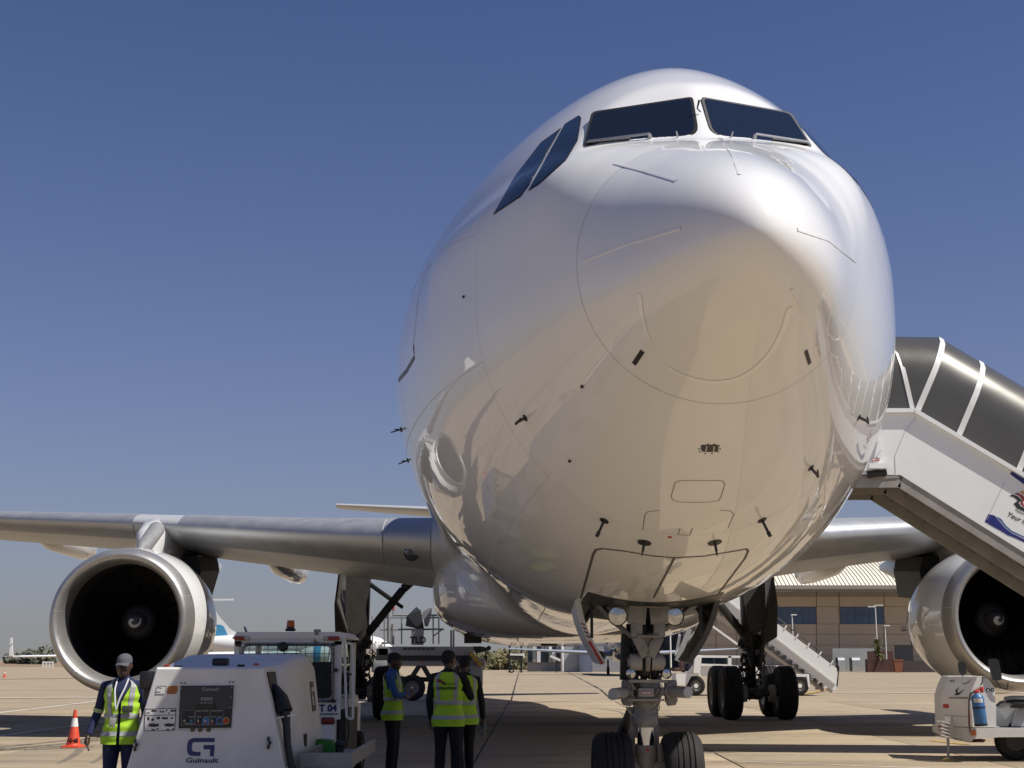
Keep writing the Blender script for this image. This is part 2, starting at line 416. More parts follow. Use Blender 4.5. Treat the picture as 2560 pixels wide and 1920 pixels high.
def ring(s, th, polar=False):
    h, f, b_, w, zm, nu = (cv(k, s) for k in 'hfbwzn')
    c, sn = np.cos(th), np.sin(th)
    def rad(top, n_):
        # polar radius of the half super-ellipse about (0, zm)
        up = np.where(c > 0, max(top - zm, 1e-4), max(zm - b_, 1e-4)); nn = np.where(c > 0, n_, 2.0)
        return ((np.abs(sn) / max(w, 1e-4)) ** nn + (np.abs(c) / up) ** nn) ** (-1 / nn)
    if s > 5.2: r = rad(f, nu)
    else:
        rf = rad(f, nu); rh = rad(min(h, f + .3) if s > 3 else h, float(np.interp(s, [0, 1.3, 1.66, 2.0, 2.4, 3.0], [2, 2, 2.15, 2.7, 3.9, 4.2])))
        g0 = -(WN.y * (s - W1.y) + WN.z * (zm - W1.z)); den = WN.x * np.abs(sn) + WN.z * c
        rp = np.where(den > 1e-3, g0 / np.maximum(den, 1e-3), 1e3) if g0 > 0 else np.where(den > 0, 0, 0) * 1.0
        rp = np.clip(rp, 0, 6)
        r = smin(rf, rp, .05)
        r = np.maximum(r, rh)
    if polar: return r, zm
    return r * sn, zm + r * c
NT = 220; TH = np.linspace(0, 2 * np.pi, NT, endpoint=False)
SS = list(np.linspace(.03, 1.0, 26) ** 2 * 1.2) + list(np.arange(1.22, 3.6, .03)) + list(np.arange(3.65, 9, .12)) + list(np.arange(9.5, 40, 1.5)) + list(np.arange(40, 59, 1.0))
SU = np.arange(0, 6.0, .02); RG = np.array([ring(max(s, .001), TH, True)[0] for s in SU])     # polar skin, softened along both directions
def gblur(A_, sg, ax, wrap):
    n = int(3 * sg) + 1; k = np.exp(-.5 * (np.arange(-n, n + 1) / sg) ** 2); k /= k.sum(); out = np.zeros_like(A_)
    P_ = np.pad(A_, [(n, n) if q == ax else (0, 0) for q in range(2)], mode='wrap' if wrap else 'edge')
    for q in range(2 * n + 1): out += k[q] * (P_[q:q + A_.shape[0]] if ax == 0 else P_[:, q:q + A_.shape[1]])
    return out
RB = gblur(gblur(RG, 2.6, 0, False), 1.6, 1, True)
wt = np.clip((SU - .75) / .5, 0, 1)[:, None] * np.clip((5.6 - SU) / .6, 0, 1)[:, None]; RG = RG * (1 - wt) + RB * wt
rings = []
for s in SS:
    if s < 5.9:
        k = min(int(s / .02), len(SU) - 2); t = s / .02 - k; r = RG[k] * (1 - t) + RG[k + 1] * t if s > .5 else ring(s, TH, True)[0]; zm = cv('z', s); x, z = r * np.sin(TH), zm + r * np.cos(TH)
    else: x, z = ring(s, TH)
    rings.append([Vector((x[i], s, ZC + z[i])) for i in range(NT)])
fb = MB().mat(WHITE); fb.loft(rings)
fuselage = fb.build('fuselage', None, PLANE, smooth=60)
BV = BVHTree.FromPolygons([PM @ Vector(v) for v in fb.v], fb.f); BVL = BVHTree.FromPolygons([Vector(v) for v in fb.v], fb.f)
def SKIN(px, py):
    for k in range(12):          # a pixel just off the outline slides in to the skin
        o, d = RAY(px + (1620 - px) * .004 * k, py + (900 - py) * .004 * k); h = BV.ray_cast(o, d)
        if h[0] is not None: break
    if h[0] is None: return None, None
    n = h[1]
    if n.dot(d) > 0: n = -n
    return PI_ @ h[0], (PI_.to_3x3() @ n).normalized()
def skin_at(s, th, off=0.0):
    x, z = ring(s, np.array([th, th + .01])); x2, z2 = ring(s + .02, np.array([th]))
    p = Vector((x[0], s, ZC + z[0])); a = Vector((x[1], s, ZC + z[1])) - p; b_ = Vector((x2[0], s + .02, ZC + z2[0])) - p
    n = a.cross(b_).normalized()
    if n.dot(Vector((math.sin(th), 0, math.cos(th)))) < 0: n = -n
    p = BVL.find_nearest(p)[0]
    return p + n * off, n
def ribbon(mb, pts, w, off=.004, raised=0.0, mirror=False):
    """strip following the skin through image points; subdivided along the skin"""
    P_ = []; 
    for a, b_ in zip(pts[:-1], pts[1:]):
        k = max(2, int(math.hypot(b_[0] - a[0], b_[1] - a[1]) / 18))
        for q in range(k):
            t = q / k; P_.append(SKIN(a[0] + (b_[0] - a[0]) * t, a[1] + (b_[1] - a[1]) * t))
    P_.append(SKIN(*pts[-1])); P_ = [p for p in P_ if p[0] is not None]
    for mir in ((1, -1) if mirror else (1,)):
        rows = []
        for i, (p, n) in enumerate(P_):
            d = P_[min(i + 1, len(P_) - 1)][0] - P_[max(i - 1, 0)][0]; sd = d.cross(n).normalized() * (w / 2)
            row = [p - sd + n * off * .2, p - sd * .7 + n * (off + raised), p + sd * .7 + n * (off + raised), p + sd + n * off * .2] if raised else [p - sd + n * off, p + sd + n * off]
            rows.append([Vector((v.x * mir, v.y, v.z)) for v in row])
        mb.grid(rows)
def patch(mb, poly, off, mirror=False, rad=6, res=14):
    """patch of skin inside an image polygon, raised by off with a rim"""
    pts = rpoly([(p[0], p[1]) for p in poly], rad, 4)
    dense = []
    for a, b_ in zip(pts, pts[1:] + pts[:1]):
        k = max(1, int((b_ - a).length / 16))
        dense += [a.lerp(b_, q / k) for q in range(k)]
    cx = sum((p.x for p in dense)) / len(dense); cy = sum((p.y for p in dense)) / len(dense)
    out = []
    for t in (1.0, .75, .5, .25, .02):
        r = []
        for p in dense:
            q, n = SKIN(cx + (p.x - cx) * t, cy + (p.y - cy) * t); r.append((q, n))
        out.append(r)
    for mir in ((1, -1) if mirror else (1,)):
        f = lambda v: Vector((v.x * mir, v.y, v.z))
        mb.loft([[f(q) for q, n in out[0]]] + [[f(q + n * off) for q, n in r] for r in out], cap=False)
        mb.add([f(out[-1][0][0] + out[-1][0][1] * off)], [])

# windscreen panes (flat) with seals
def wpt(x, z, off=0.0, sg=1):
    y = W1.y - (WN.x * x + WN.z * (z - W1.z)) / WN.y
    p = Vector((x, y, z)) + WN * off
    return Vector((p.x * sg, p.y, ZC + p.z))
PANE = [(.068, .672), (.885, .752), (.795, 1.118), (.052, 1.122)]
for sg in (-1, 1):
    for nm, mt, grow, off, th_ in (('window_seal', SEAL, .022, .006, .004), ('windscreen', GLASS, 0, .009, .006)):
        cxx = sum(p[0] for p in PANE) / 4; czz = sum(p[1] for p in PANE) / 4
        q = [(p[0] + math.copysign(grow, p[0] - cxx), p[1] + math.copysign(grow, p[1] - czz)) for p in PANE]
        rp_ = rpoly(q, [.12 + grow, .025, .05, .04])
        mb = MB(); ring_o = [wpt(p.x, p.y, off, sg) for p in rp_]
        mb.prism(ring_o, Vector((WN.x * sg, WN.y, WN.z)) * -.03)
        mb.build(nm, mt, PLANE, smooth=30)
    # wiper
    mb = MB().mat(M('wiper silver', (.42, .43, .44), .4, .4))
    a, b_ = wpt(.40, .715, .045, sg), wpt(.86, .745, .03, sg)
    mb.cyl(wpt(.40, .70, .0, sg), a, .018, .014, 10); mb.bar(a, b_, .018, .014)
    mb.bar(wpt(.55, .722, .025, sg), wpt(.875, .748, .02, sg), .012, .012); mb.mat(BLACK).bar(wpt(.55, .718, .012, sg), wpt(.875, .744, .012, sg), .010, .008)
    mb.mat(M('wiper silver', (.42, .43, .44), .4, .4)); mb.cyl(wpt(.20, .66, .0, sg), wpt(.20, .68, .06, sg), .009, .005, 8)
    mb.build('wiper', None, PLANE)
mb = MB(); a = wpt(.0, .95, .0); mb.tube([a, a + Vector((-.03, -.04, .01)), a + Vector((-.015, -.05, .075))], [.006, .006, .009], 6); mb.build('ice_probe', BLACK, PLANE)
# side windows: seen on the left flank, mirrored to the other
SW = [[(1446, 291), (1412, 312), (1378, 375), (1323, 475), (1349, 459), (1415, 400), (1443, 353), (1452, 297)],
      [(1401, 323), (1351, 359), (1289, 440), (1235, 535), (1303, 490), (1323, 462)]]
def dirgrow(poly, g):
    cx = sum(p[0] for p in poly) / len(poly); cy = sum(p[1] for p in poly) / len(poly)
    return [(cx + (p[0] - cx) * g, cy + (p[1] - cy) * g) for p in poly]
for poly in SW:
    for mir in (1, -1):
        for nm, mt, gw, off in (('window_seal', SEAL, 1.035, .003), ('side_window', SIDEG, .985, .006)):
            mb = MB(); patch(mb, dirgrow(poly if mir > 0 else [(x_ + 7, y_ - 12) for x_, y_ in poly], gw if mir > 0 else gw * .95), off if mir > 0 else off * .5, False, 4)
            if mir < 0: mb.v = [(-v[0], v[1], v[2]) for v in mb.v]
            mb.build(nm, mt, PLANE, smooth=60)
# radome seam, frame seams
def hoop(name, s, w, mat, off=.0025, t0=0, t1=2 * math.pi, lab=None):
    mb = MB(); n = 120; rows = []
    for i in range(n + 1):
        t = t0 + (t1 - t0) * i / n; rows.append([skin_at(s - w / 2, t, off)[0], skin_at(s + w / 2, t, off)[0]])
    mb.grid(rows); return mb.build(name, mat, PLANE, smooth=60)
hoop('radome_seam', 1.66, .003, M('radome seam grey', (.36, .34, .32), .7))
hoop('frame_seam', 3.55, .003, THIN); hoop('frame_seam', 7.1, .004, THIN); hoop('frame_seam', 10.6, .004, THIN)
for th_ in (R(72), R(108), R(143), R(217), R(252), R(288)):
    mb = MB(); rows = []
    for s in np.arange(3.56, 17, .3): rows.append([skin_at(float(s), th_ - .0013, .002)[0], skin_at(float(s), th_ + .0013, .002)[0]])
    mb.grid(rows); mb.build('lap_seam', THIN, PLANE, smooth=60)
# lightning strips on the radome
for pts in ([(1535, 409), (1610, 428), (1691, 452)], [(1801, 344), (1832, 390), (1848, 437)], [(1455, 653), (1560, 612), (1702, 570)],
            [(1993, 574), (2070, 600), (2138, 654)], [(1978, 722), (2020, 800), (2050, 889)]):
    mb = MB(); ribbon(mb, pts, .024, .001, .0035); mb.build('lightning_strip', WHITE, PLANE)
def spl(pts, k=6):
    P_ = [np.array(p, float) for p in pts]; P_ = [2 * P_[0] - P_[1]] + P_ + [2 * P_[-1] - P_[-2]]; out = []
    for a, b_, c, d in zip(P_, P_[1:], P_[2:], P_[3:]):
        for q in range(k):
            t = q / k; out.append(tuple(.5 * ((2 * b_) + (c - a) * t + (2 * a - 5 * b_ + 4 * c - d) * t * t + (3 * b_ - a - 3 * c + d) * t ** 3)))
    return out + [tuple(pts[-1])]
ARCM = M('pale arc strip', (.86, .86, .85), .3, var=.02, coat=1.0, spec=.05)  # pale glossy strips laid along arcs of the radome
for pts in ([(1599, 735), (1603, 775), (1611, 815), (1622, 850)], [(1667, 917), (1700, 935), (1740, 949), (1790, 955), (1840, 947), (1885, 923), (1925, 882), (1955, 830), (1975, 768)]):
    mb = MB(); ribbon(mb, spl(pts), .045, .003); mb.build('pale_arc', ARCM, PLANE)
mb = MB(); ribbon(mb, [(1607, 877), (1585, 910)], .034, .004); mb.build('drain_slot', DARK, PLANE)
mb = MB(); ribbon(mb, [(2014, 876), (2024, 909)], .028, .004); mb.build('drain_slot', DARK, PLANE)
# nose-gear forward doors, closed: outlined panels
DOOR = [(1486, 1372), (1587, 1381), (1686, 1394), (1634, 1494), (1452, 1496)]
mb = MB(); ribbon(mb, [(1452, 1496), (1468, 1440), (1483, 1386), (1490, 1374), (1505, 1371), (1560, 1377), (1630, 1389), (1686, 1394), (1760, 1390), (1850, 1375), (1866, 1372), (1870, 1378), (1862, 1396), (1786, 1497)], .022, .004)
ribbon(mb, [(1686, 1394), (1634, 1494)], .022, .004); mb.build('gear_door_gap', LINE, PLANE)
mb = MB(); ribbon(mb, [(1700, 1201), (1688, 1206), (1678, 1240), (1682, 1250), (1700, 1255), (1770, 1255), (1798, 1250), (1803, 1240), (1812, 1208), (1804, 1201), (1700, 1201)], .005); mb.build('access_panel_seam', LINE, PLANE)
mb = MB(); ribbon(mb, [(1607, 1325), (1612, 1288), (1618, 1279), (1650, 1275)], .005); ribbon(mb, [(1800, 1275), (1826, 1277), (1834, 1285), (1820, 1320)], .005); ribbon(mb, [(1700, 1321), (1695, 1336), (1724, 1338), (1731, 1320)], .006); mb.build('access_panel_seam', LINE, PLANE)
mb = MB(); patch(mb, [(1669, 1340), (1680, 1341), (1679, 1345), (1670, 1344)], .003, False, 1); mb.build('red_placard', RED, PLANE)
# oval vent with screws
mb = MB(); patch(mb, [(1751, 1120), (1754, 1112), (1794, 1111), (1797, 1120), (1793, 1129), (1756, 1129)], .004, False, 5); vent = mb.build('air_vent', M('vent mesh', (.06, .058, .055), .6), PLANE, smooth=60)
mb = MB(); ribbon(mb, [(1767, 1113), (1764, 1128)], .006, .008); ribbon(mb, [(1785, 1113), (1784, 1128)], .006, .008); mb.build('vent_bar', WHITE, vent)
mb = MB()
for q in [(1747, 1122), (1750, 1129), (1763, 1133), (1780, 1133), (1795, 1129), (1800, 1122), (1798, 1114), (1785, 1110), (1770, 1110), (1754, 1114)]:
    p, n = SKIN(*q); mb.cyl(p, p + n * .005, .006, n=6)
mb.build('screw', DARK, vent, kind='stuff')
# probes and blade antennas
def probe(px, py, kind, name):
    p, n = SKIN(px, py); k_ = .62 if kind == 'pitot' else .5 if kind == 'bump' else .72; t = Vector((0, -1, 0)); t = (t - n * t.dot(n)).normalized(); mb = MB()
    if kind == 'pitot':
        mb.mat(DARK); mb.cyl(p, p + n * .008, .05, n=16); mb.bar(p, p + n * .13 - t * .02, .025, .06, up=t); mb.cyl(p + n * .13 - t * .06, p + n * .13 + t * .16, .02, .012, 10)
    elif kind == 'disc':
        mb.mat(DARK); mb.cyl(p, p + n * .012, .085, .08, 24); mb.bar(p, p + n * .10 - t * .03, .03, .02, up=t); mb.cyl(p + n * .09 - t * .04, p + n * .15 - t * .06, .014, .006, 8)
    elif kind == 'mast':
        mb.mat(DARK); mb.cyl(p, p + n * .012, .055, n=20); mb.cyl(p, p + n * .17 - t * .03, .016, .016, 8); mb.cyl(p + n * .15 - t * .03, p + n * .21 - t * .04, .025, .022, 10)
    elif kind == 'vane':
        mb.mat(DARK); mb.cyl(p, p + n * .02, .04, n=14); mb.bar(p + n * .02, p + n * .17 - t * .05, .012, .05, up=t); mb.bar(p + n * .02, p + n * .10 + t * .14, .010, .04, up=n)
    elif kind == 'bump':
        mb.mat(DARK); mb.cyl(p, p + n * .03, .03, .02, 10); mb.cyl(p + n * .02, p + n * .03 + t * .07, .009, n=6)
    mb.v = [tuple(p + (Vector(v) - p) * k_) for v in mb.v]
    return mb.build(name, None, PLANE)
for q in [(1313, 1045), (2027, 1170), (2147, 1043)]: probe(*q, 'pitot', 'pitot_probe')
for q in [(1611, 1356), (1787, 1356)]: probe(*q, 'disc', 'drain_mast')
for q in [(1511, 1301), (1905, 1300)]: probe(*q, 'mast', 'antenna')
for q in [(996, 1076), (1018, 1152)]: probe(*q, 'vane', 'angle_vane')
for q in [(1425, 1152), (1456, 966), (1160, 742)]: probe(*q, 'bump', 'static_port')
# forward door on the left flank
mb = MB(); ribbon(mb, [(1075, 652), (1058, 700), (1046, 742), (1034, 862)], .012); ribbon(mb, [(1063, 640), (1044, 690), (1026, 740)], .010); mb.build('cabin_door_gap', LINE, PLANE)
mb = MB(); ribbon(mb, [(1034, 862), (1036, 893), (1018, 925), (997, 951)], .05); mb.build('door_sill', M('door sill grey', (.12, .12, .12), .5), PLANE)

# belly fairing
def sup(hw, hh, zc, s, n=64, e=3.0):
    out = []
    for i in range(n):
        t = 2 * math.pi * i / n; c, q = math.cos(t), math.sin(t)
        out.append(Vector((hw * math.copysign(abs(q) ** (2 / e), q), s, zc + hh * math.copysign(abs(c) ** (2 / e), c))))
    return out
fr = []
for s, hw, zt, zb, e in ((16.8, 1.0, 2.5, 2.04, 2), (17.4, 1.75, 3.3, 1.985, 2.2), (18.2, 2.3, 3.7, 1.95, 2.4), (19.2, 2.66, 3.9, 1.93, 2.6), (20.5, 2.88, 4.0, 1.91, 2.7), (22, 2.98, 4.0, 1.90, 2.8), (25, 3.0, 4.0, 1.90, 2.8), (30, 3.0, 4.0, 1.90, 2.8), (34, 2.9, 4.0, 1.95, 2.6), (37, 2.5, 3.8, 2.0, 2.3), (40, 1.5, 3.2, 2.15, 2)):
    fr.append(sup(hw, (zt - zb) / 2, (zt + zb) / 2, s, 64, e))
rr_ = []
for a, b_ in zip(fr[:-1], fr[1:]):
    for q in range(3): rr_.append([u.lerp(v, q / 3) for u, v in zip(a, b_)])
rr_.append(fr[-1])
mb = MB(); mb.loft(rr_); fairing = mb.build('belly_fairing', BELLY, PLANE, smooth=50)
mb = MB(); rows = [[p + Vector((0, 0, 0)) + (p - Vector((0, p.y, 2.9))).normalized() * .004 for p in [u.lerp(v, k) for u, v in zip(fr[3], fr[4])][34:62] ] for k in (.5, .512)]
mb.grid([[a, b_] for a, b_ in zip(*rows)]); mb.build('fairing_seam', LINE, fairing, smooth=60)
mb = MB(); p = LOC(1244, 1534, 20.6); q = Vector((p.x, 20.6, p.z)); mb.add([LOC(1231, 1532, 20.45), LOC(1248, 1529, 20.45), LOC(1255, 1546, 20.45)], [(0, 1, 2)]); mb.prism([LOC(1231, 1532, 20.45), LOC(1248, 1529, 20.45), LOC(1255, 1546, 20.45)], (0, .5, .1)); mb.build('air_inlet', BLACK, fairing, smooth=0)
mb = MB(); p = LOC(1411, 1603, 27); mb.cyl(p + Vector((0, 0, .25)), p, .09, .09, 12); mb.sph(p, (.10, .10, .12)); mb.build('belly_beacon', ORANGE, fairing)
for q, w_ in (((1182, 1600), .4), ((1373, 1606), .38)):
    mb = MB(); p = LOC(q[0], q[1], 25); mb.box(p + Vector((0, 0, .05)), (w_, .1, .25)); mb.box(p + Vector((0, 1.1, .1)), (w_, .05, .16)); mb.build('drain_blade', DARK, fairing)

# wings
def airfoil(t, n=20):
    up = []; lo = []
    for i in range(n + 1):
        x = (1 - math.cos(math.pi * i / n)) / 2
        y = 5 * t * (.2969 * math.sqrt(x) - .126 * x - .3516 * x**2 + .2843 * x**3 - .1015 * x**4)
        cam_ = .018 * math.sin(math.pi * x)
        up.append((x, y * .95 + cam_ * .6)); lo.append((x, -y * 1.05 + cam_ * .4))
    return up[::-1] + lo[1:]
# x, LE station, chord, LE height, thickness ratio
WST = [(1.5, 17.9, 11.6, 3.60, .125), (2.9, 19.3, 10.7, 3.74, .122), (5.5, 21.2, 8.9, 4.04, .115), (9.37, 23.9, 6.9, 4.50, .11), (14, 26.9, 5.7, 4.94, .105), (20, 30.8, 4.3, 5.5, .10), (26, 34.7, 3.2, 6.05, .10), (29.6, 37.0, 2.6, 6.35, .10)]
def wing_sec(x, side, off=0.0):
    c_ = [np.interp(x, [w[0] for w in WST], [w[k] for w in WST]) for k in range(1, 5)]
    return [Vector((side * x, c_[0] + u * c_[1], c_[2] + (v + (.012 - .035 * u)) * c_[1])) for u, v in airfoil(c_[3])]
def slat(side, x0, x1, name='slat'):
    mb = MB(); rows = []; k = 7
    for i in range(k):
        x = x0 + (x1 - x0) * i / (k - 1); f_ = wing_sec(x, side); n = len(f_)
        half = n // 2; sel = range(half - 6, half + 5)
        cx = f_[half + 5].lerp(f_[half - 7], .5)
        rows.append([f_[j] + (f_[j] - cx).normalized() * .025 for j in sel])
    mb.loft(rows, closed=False); 
    a = [r[0] for r in rows]; b_ = [r[-1] for r in rows]
    mb.loft([[p for p in rows[0]], [p.lerp(rows[0][0].lerp(rows[0][-1], .5), .6) for p in rows[0]]], closed=False)
    mb.loft([[p for p in rows[-1]], [p.lerp(rows[-1][0].lerp(rows[-1][-1], .5), .6) for p in rows[-1]]], closed=False)
    return mb
for side in (-1, 1):
    mb = MB().mat(GREYP); xs = [1.5, 2.2, 2.9, 4, 5.5, 7.4, 9.37, 11.5, 14, 17, 20, 23, 26, 29.6]
    mb.loft([wing_sec(x, side) for x in xs]); wing = mb.build('wing', None, PLANE, smooth=50)
    for x0, x1 in ((3.9, 8.75), (10.0, 15.1), (15.16, 20.5), (20.56, 25), (25.06, 29.2)): slat(side, x0, x1).build('slat', SLATM, wing, smooth=50)
    slat(side, 2.9, 3.86).build('root_cuff', M('root fairing metal', (.40, .41, .42), .5, .5, var=.05), wing, smooth=50)
    f_ = wing_sec(3.3, side); p = f_[len(f_) // 2 + 2]; mb = MB(); mb.mat(DARK).cyl(p + Vector((0, .1, 0)), p + Vector((0, -.06, -.01)), .15, .14, 24); mb.mat(LENS).cyl(p + Vector((0, -.06, 0)), p + Vector((0, -.075, -.01)), .11, .10, 24); mb.build('landing_light', None, wing)
    # winglet
    mb = MB(); tip = wing_sec(29.6, side); r2 = [Vector((side * (30.4), 37.9 + (p.y - 37) * .8, 6.9 + (p.z - 6.35) * .3)) for p in tip]; r3 = [Vector((side * 31.0, 39.6 + (p.y - 37) * .35, 8.3 + (p.z - 6.35) * .2)) for p in tip]
    mb.loft([tip, r2, r3]); mb.build('winglet', WHITE, wing)
    # flap track fairings
    for x, y0, y1, zz, hw, hh in ((7.4, 27.3, 33.6, 4.09, .30, .36), (14.4, 30.2, 36.3, 5.03, .32, .43), (19.4, 32.5, 38, 5.5, .3, .38)):
        mb = MB(); rg = []
        for t, g, dz in ((0, .06, .42), (.08, .35, .22), (.2, .68, .06), (.35, .92, 0), (.55, 1, 0), (.8, 1, -.02), (.95, .93, -.02), (1, .6, -.02)):
            rg.append([Vector((side * x + hw * g * math.sin(a) , y0 + (y1 - y0) * t, zz + dz + hh * g * math.cos(a))) for a in [2 * math.pi * i / 24 for i in range(24)]])
        mb.loft(rg); ff = mb.build('flap_fairing', BELLY, wing, smooth=50)
        mb = MB(); mb.loft([[v + Vector((0, .004, 0)) for v in rg[-2]], [Vector((side * x, y1 + .02, zz)) + (v - Vector((side * x, y1, zz))) * .75 for v in rg[-1]]]); mb.build('tail_cap', WHITE, ff)
# engines
BLADE = M('fan blade titanium', (.05, .05, .052), .35, .9, var=.1)
DUCT = M('dark inlet duct', (.02, .02, .021), .6, var=.1)
LIPC = M('lip seam', (.75, .74, .70), .35, .6)
MB.RS = 1.03
for side in (-1, 1):
    ex, es, ez = side * 9.40 - (.17 if side > 0 else 0), 21.2, 2.36 + (.06 if side > 0 else 0); O = Vector((ex, es, ez)); A = Vector((0, 1, 0))
    mb = MB().mat(WHITE); prof = [(.405, 1.455), (.8, 1.50), (1.4, 1.535), (2.0, 1.535), (2.6, 1.475), (3.2, 1.365), (3.8, 1.22), (4.4, 1.06), (4.4, 1.0)]
    mb.lathe(prof, O, A, 72); mb.mat(DARK).lathe([(4.4, 1.0), (4.0, .9), (4.0, .75), (5.4, .68), (6.4, .48), (6.4, .33), (7.4, .06)], O, A, 48)
    eng = mb.build('engine', None, PLANE, smooth=50)
    mb = MB(); mb.lathe([(.40, 1.462), (.3, 1.446), (.17, 1.415), (.07, 1.37), (.015, 1.33), (0, 1.295), (.02, 1.255), (.08, 1.215), (.2, 1.175), (.38, 1.15), (.62, 1.145)], O, A, 72); lip = mb.build('inlet_lip', LIPM, eng, smooth=60)
    mb = MB()
    for k, a0 in enumerate((100, 172, 232, 300, 20)):
        a0 = R(a0); rows = []
        for t, r in ((.38, 1.459), (.28, 1.441), (.15, 1.407), (.05, 1.358), (.0, 1.295), (.022, 1.251), (.085, 1.211), (.2, 1.173)):
            rows.append([O + A * (t - .003) + Vector((math.cos(a0 + d), 0, math.sin(a0 + d))) * (r * 1.03 + (.003 if t > .1 and r > 1.25 else -.002)) for d in (-.0035, .0035)])
        mb.grid(rows)
    mb.build('lip_seam', LIPC, eng, smooth=60, kind='stuff')
    mb = MB(); mb.lathe([(.62, 1.147), (1.0, 1.17), (1.5, 1.20), (2.2, 1.20), (2.2, .3)], O, A, 64); mb.build('inlet_duct', DUCT, eng, smooth=50)
    bm0 = None
    for k in range(24):
        a = 2 * math.pi * k / 24
        if bm0 is None:
            mb = MB(); rows = []
            for i in range(6):
                t = i / 5; r = .38 + .82 * t; tw = R(20 + 38 * t); wd = .16 + .08 * t
                rows.append([Vector((0, 1.65, 0)) + Vector((math.sin(tw) * w_, math.cos(tw) * w_ * .6 + .05 * t, r)) for w_ in (-wd, 0, wd)])
            mb.grid(rows); b0 = bm0 = mb.build('fan_blade', BLADE, eng, smooth=60, fix=False)
        else: b0 = bm0.copy(); COL.objects.link(b0)
        b0.location = O; b0.rotation_euler = (0, a, 0)
    mb = MB(); mb.lathe([(1.22, .012), (1.235, .05), (1.28, .10), (1.36, .15), (1.48, .19), (1.6, .21)], O, A, 40); sp = mb.build('spinner', M('spinner grey', (.10, .10, .105), .6, var=.2), eng, smooth=60)
    mb = MB(); mb.lathe([(1.6, .21), (1.62, .30), (1.75, .40)], O, A, 32); mb.build('hub', DUCT, eng, smooth=60)
    mb = MB(); rows = []
    for i in range(30):
        t = i / 29; a = t * 5.6 + 1.2; r = .02 + .125 * t; w_ = .014 + .024 * math.sin(math.pi * min(1, t * 1.1))
        prof2 = lambda rr: np.interp(rr, [.012, .05, .10, .15, .19], [1.22, 1.235, 1.28, 1.36, 1.48]) - .016
        rows.append([O + A * float(prof2(q)) + Vector((math.cos(a) * q, 0, math.sin(a) * q)) for q in (max(.005, r - w_), r + w_)])
    mb.grid(rows); mb.build('spiral_mark', M('spiral white', (.92, .92, .9), .5), eng, smooth=60)
    # pylon, with the fairing that climbs to the wing leading edge
    mb = MB(); rg = []
    for s, zt, zb, hw in ((23.0, 3.92, 3.75, .05), (23.4, 4.45, 3.8, .28), (24.0, 4.72, 3.75, .36), (25.5, 4.78, 3.5, .36), (27.0, 4.7, 3.3, .34), (29.0, 4.4, 3.5, .28), (31.5, 4.2, 4.0, .08)):
        rg.append([Vector((ex + hw * math.sin(a) * (1 if abs(math.sin(a)) < .99 else 1), s, (zt + zb) / 2 + (zt - zb) / 2 * math.copysign(abs(math.cos(a)) ** .5, math.cos(a)))) for a in [2 * math.pi * i / 24 for i in range(24)]])
    mb.loft(rg); mb.build('pylon', BELLY, eng, smooth=50)
    # strut-side intake panel and blister
    mb = MB(); mb.mat(GREYM); mb.loft([[Vector((ex - side * .12 + .16 * g * math.cos(a), s, 3.98 + dz + .15 * g * math.sin(a))) for a in [2 * math.pi * i / 16 for i in range(16)]] for s, g, dz in ((22.2, .3, -.12), (22.5, .9, .0), (23.0, 1.1, .18), (23.6, 1.2, .45))]); mb.build('cooling_scoop', None, eng)
    mb = MB(); mb.mat(DARK); cxp = ex - side * .45; mb.prism([Vector((cxp - .3, 25.2, 3.95)), Vector((cxp + .3, 25.2, 3.95)), Vector((cxp + .38, 25.2, 3.6)), Vector((cxp + .2, 25.2, 2.9)), Vector((cxp - .3, 25.2, 2.95)), Vector((cxp - .38, 25.2, 3.6))], (0, 2.2, .15)); mb.build('pylon_skirt', None, eng, smooth=0)
    mb = MB(); p = O + Vector((-side * 1.583 * math.cos(.35), 1.9, -1.583 * math.sin(.35))); 
    nrm = Vector((-side * math.cos(.35), 0, -math.sin(.35))); tt = nrm.cross(Vector((0, 1, 0)))
    mb.grid([[p + nrm * .006 + (Vector((0, 1, 0)) * math.cos(a) + tt * math.sin(a)) * r for r in (.06, .075)] for a in [2 * math.pi * i / 20 for i in range(21)]]); mb.bar(p + nrm * .006 - tt * .03, p + nrm * .006 + tt * .03, .012, .004, up=nrm); mb.build('nacelle_mark', M('dark print', (.08, .05, .05), .5), eng, smooth=0)
MB.RS = 1.0
# tail
mb = MB()
def sec(le, ch, t, y_or, fn): return [fn(u * ch + le, v * ch) for u, v in airfoil(t, 12)]
mb.loft([sec(48.0, 8.2, .1, 0, lambda u, v: Vector((v, u, 7.0))), sec(54.6, 3.4, .1, 0, lambda u, v: Vector((v, u, 15.9)))]); mb.build('tail_fin', WHITE, PLANE)
for side in (-1, 1):
    mb = MB(); mb.loft([[Vector((side * .5, 52.2 + u * 5.0, 7.75 + v * 5.0)) for u, v in airfoil(.1, 12)], [Vector((side * 9.2, 57.6 + u * 2.0, 8.7 + v * 2.0)) for u, v in airfoil(.1, 12)]]); mb.build('tailplane', GREYP, PLANE, smooth=50)
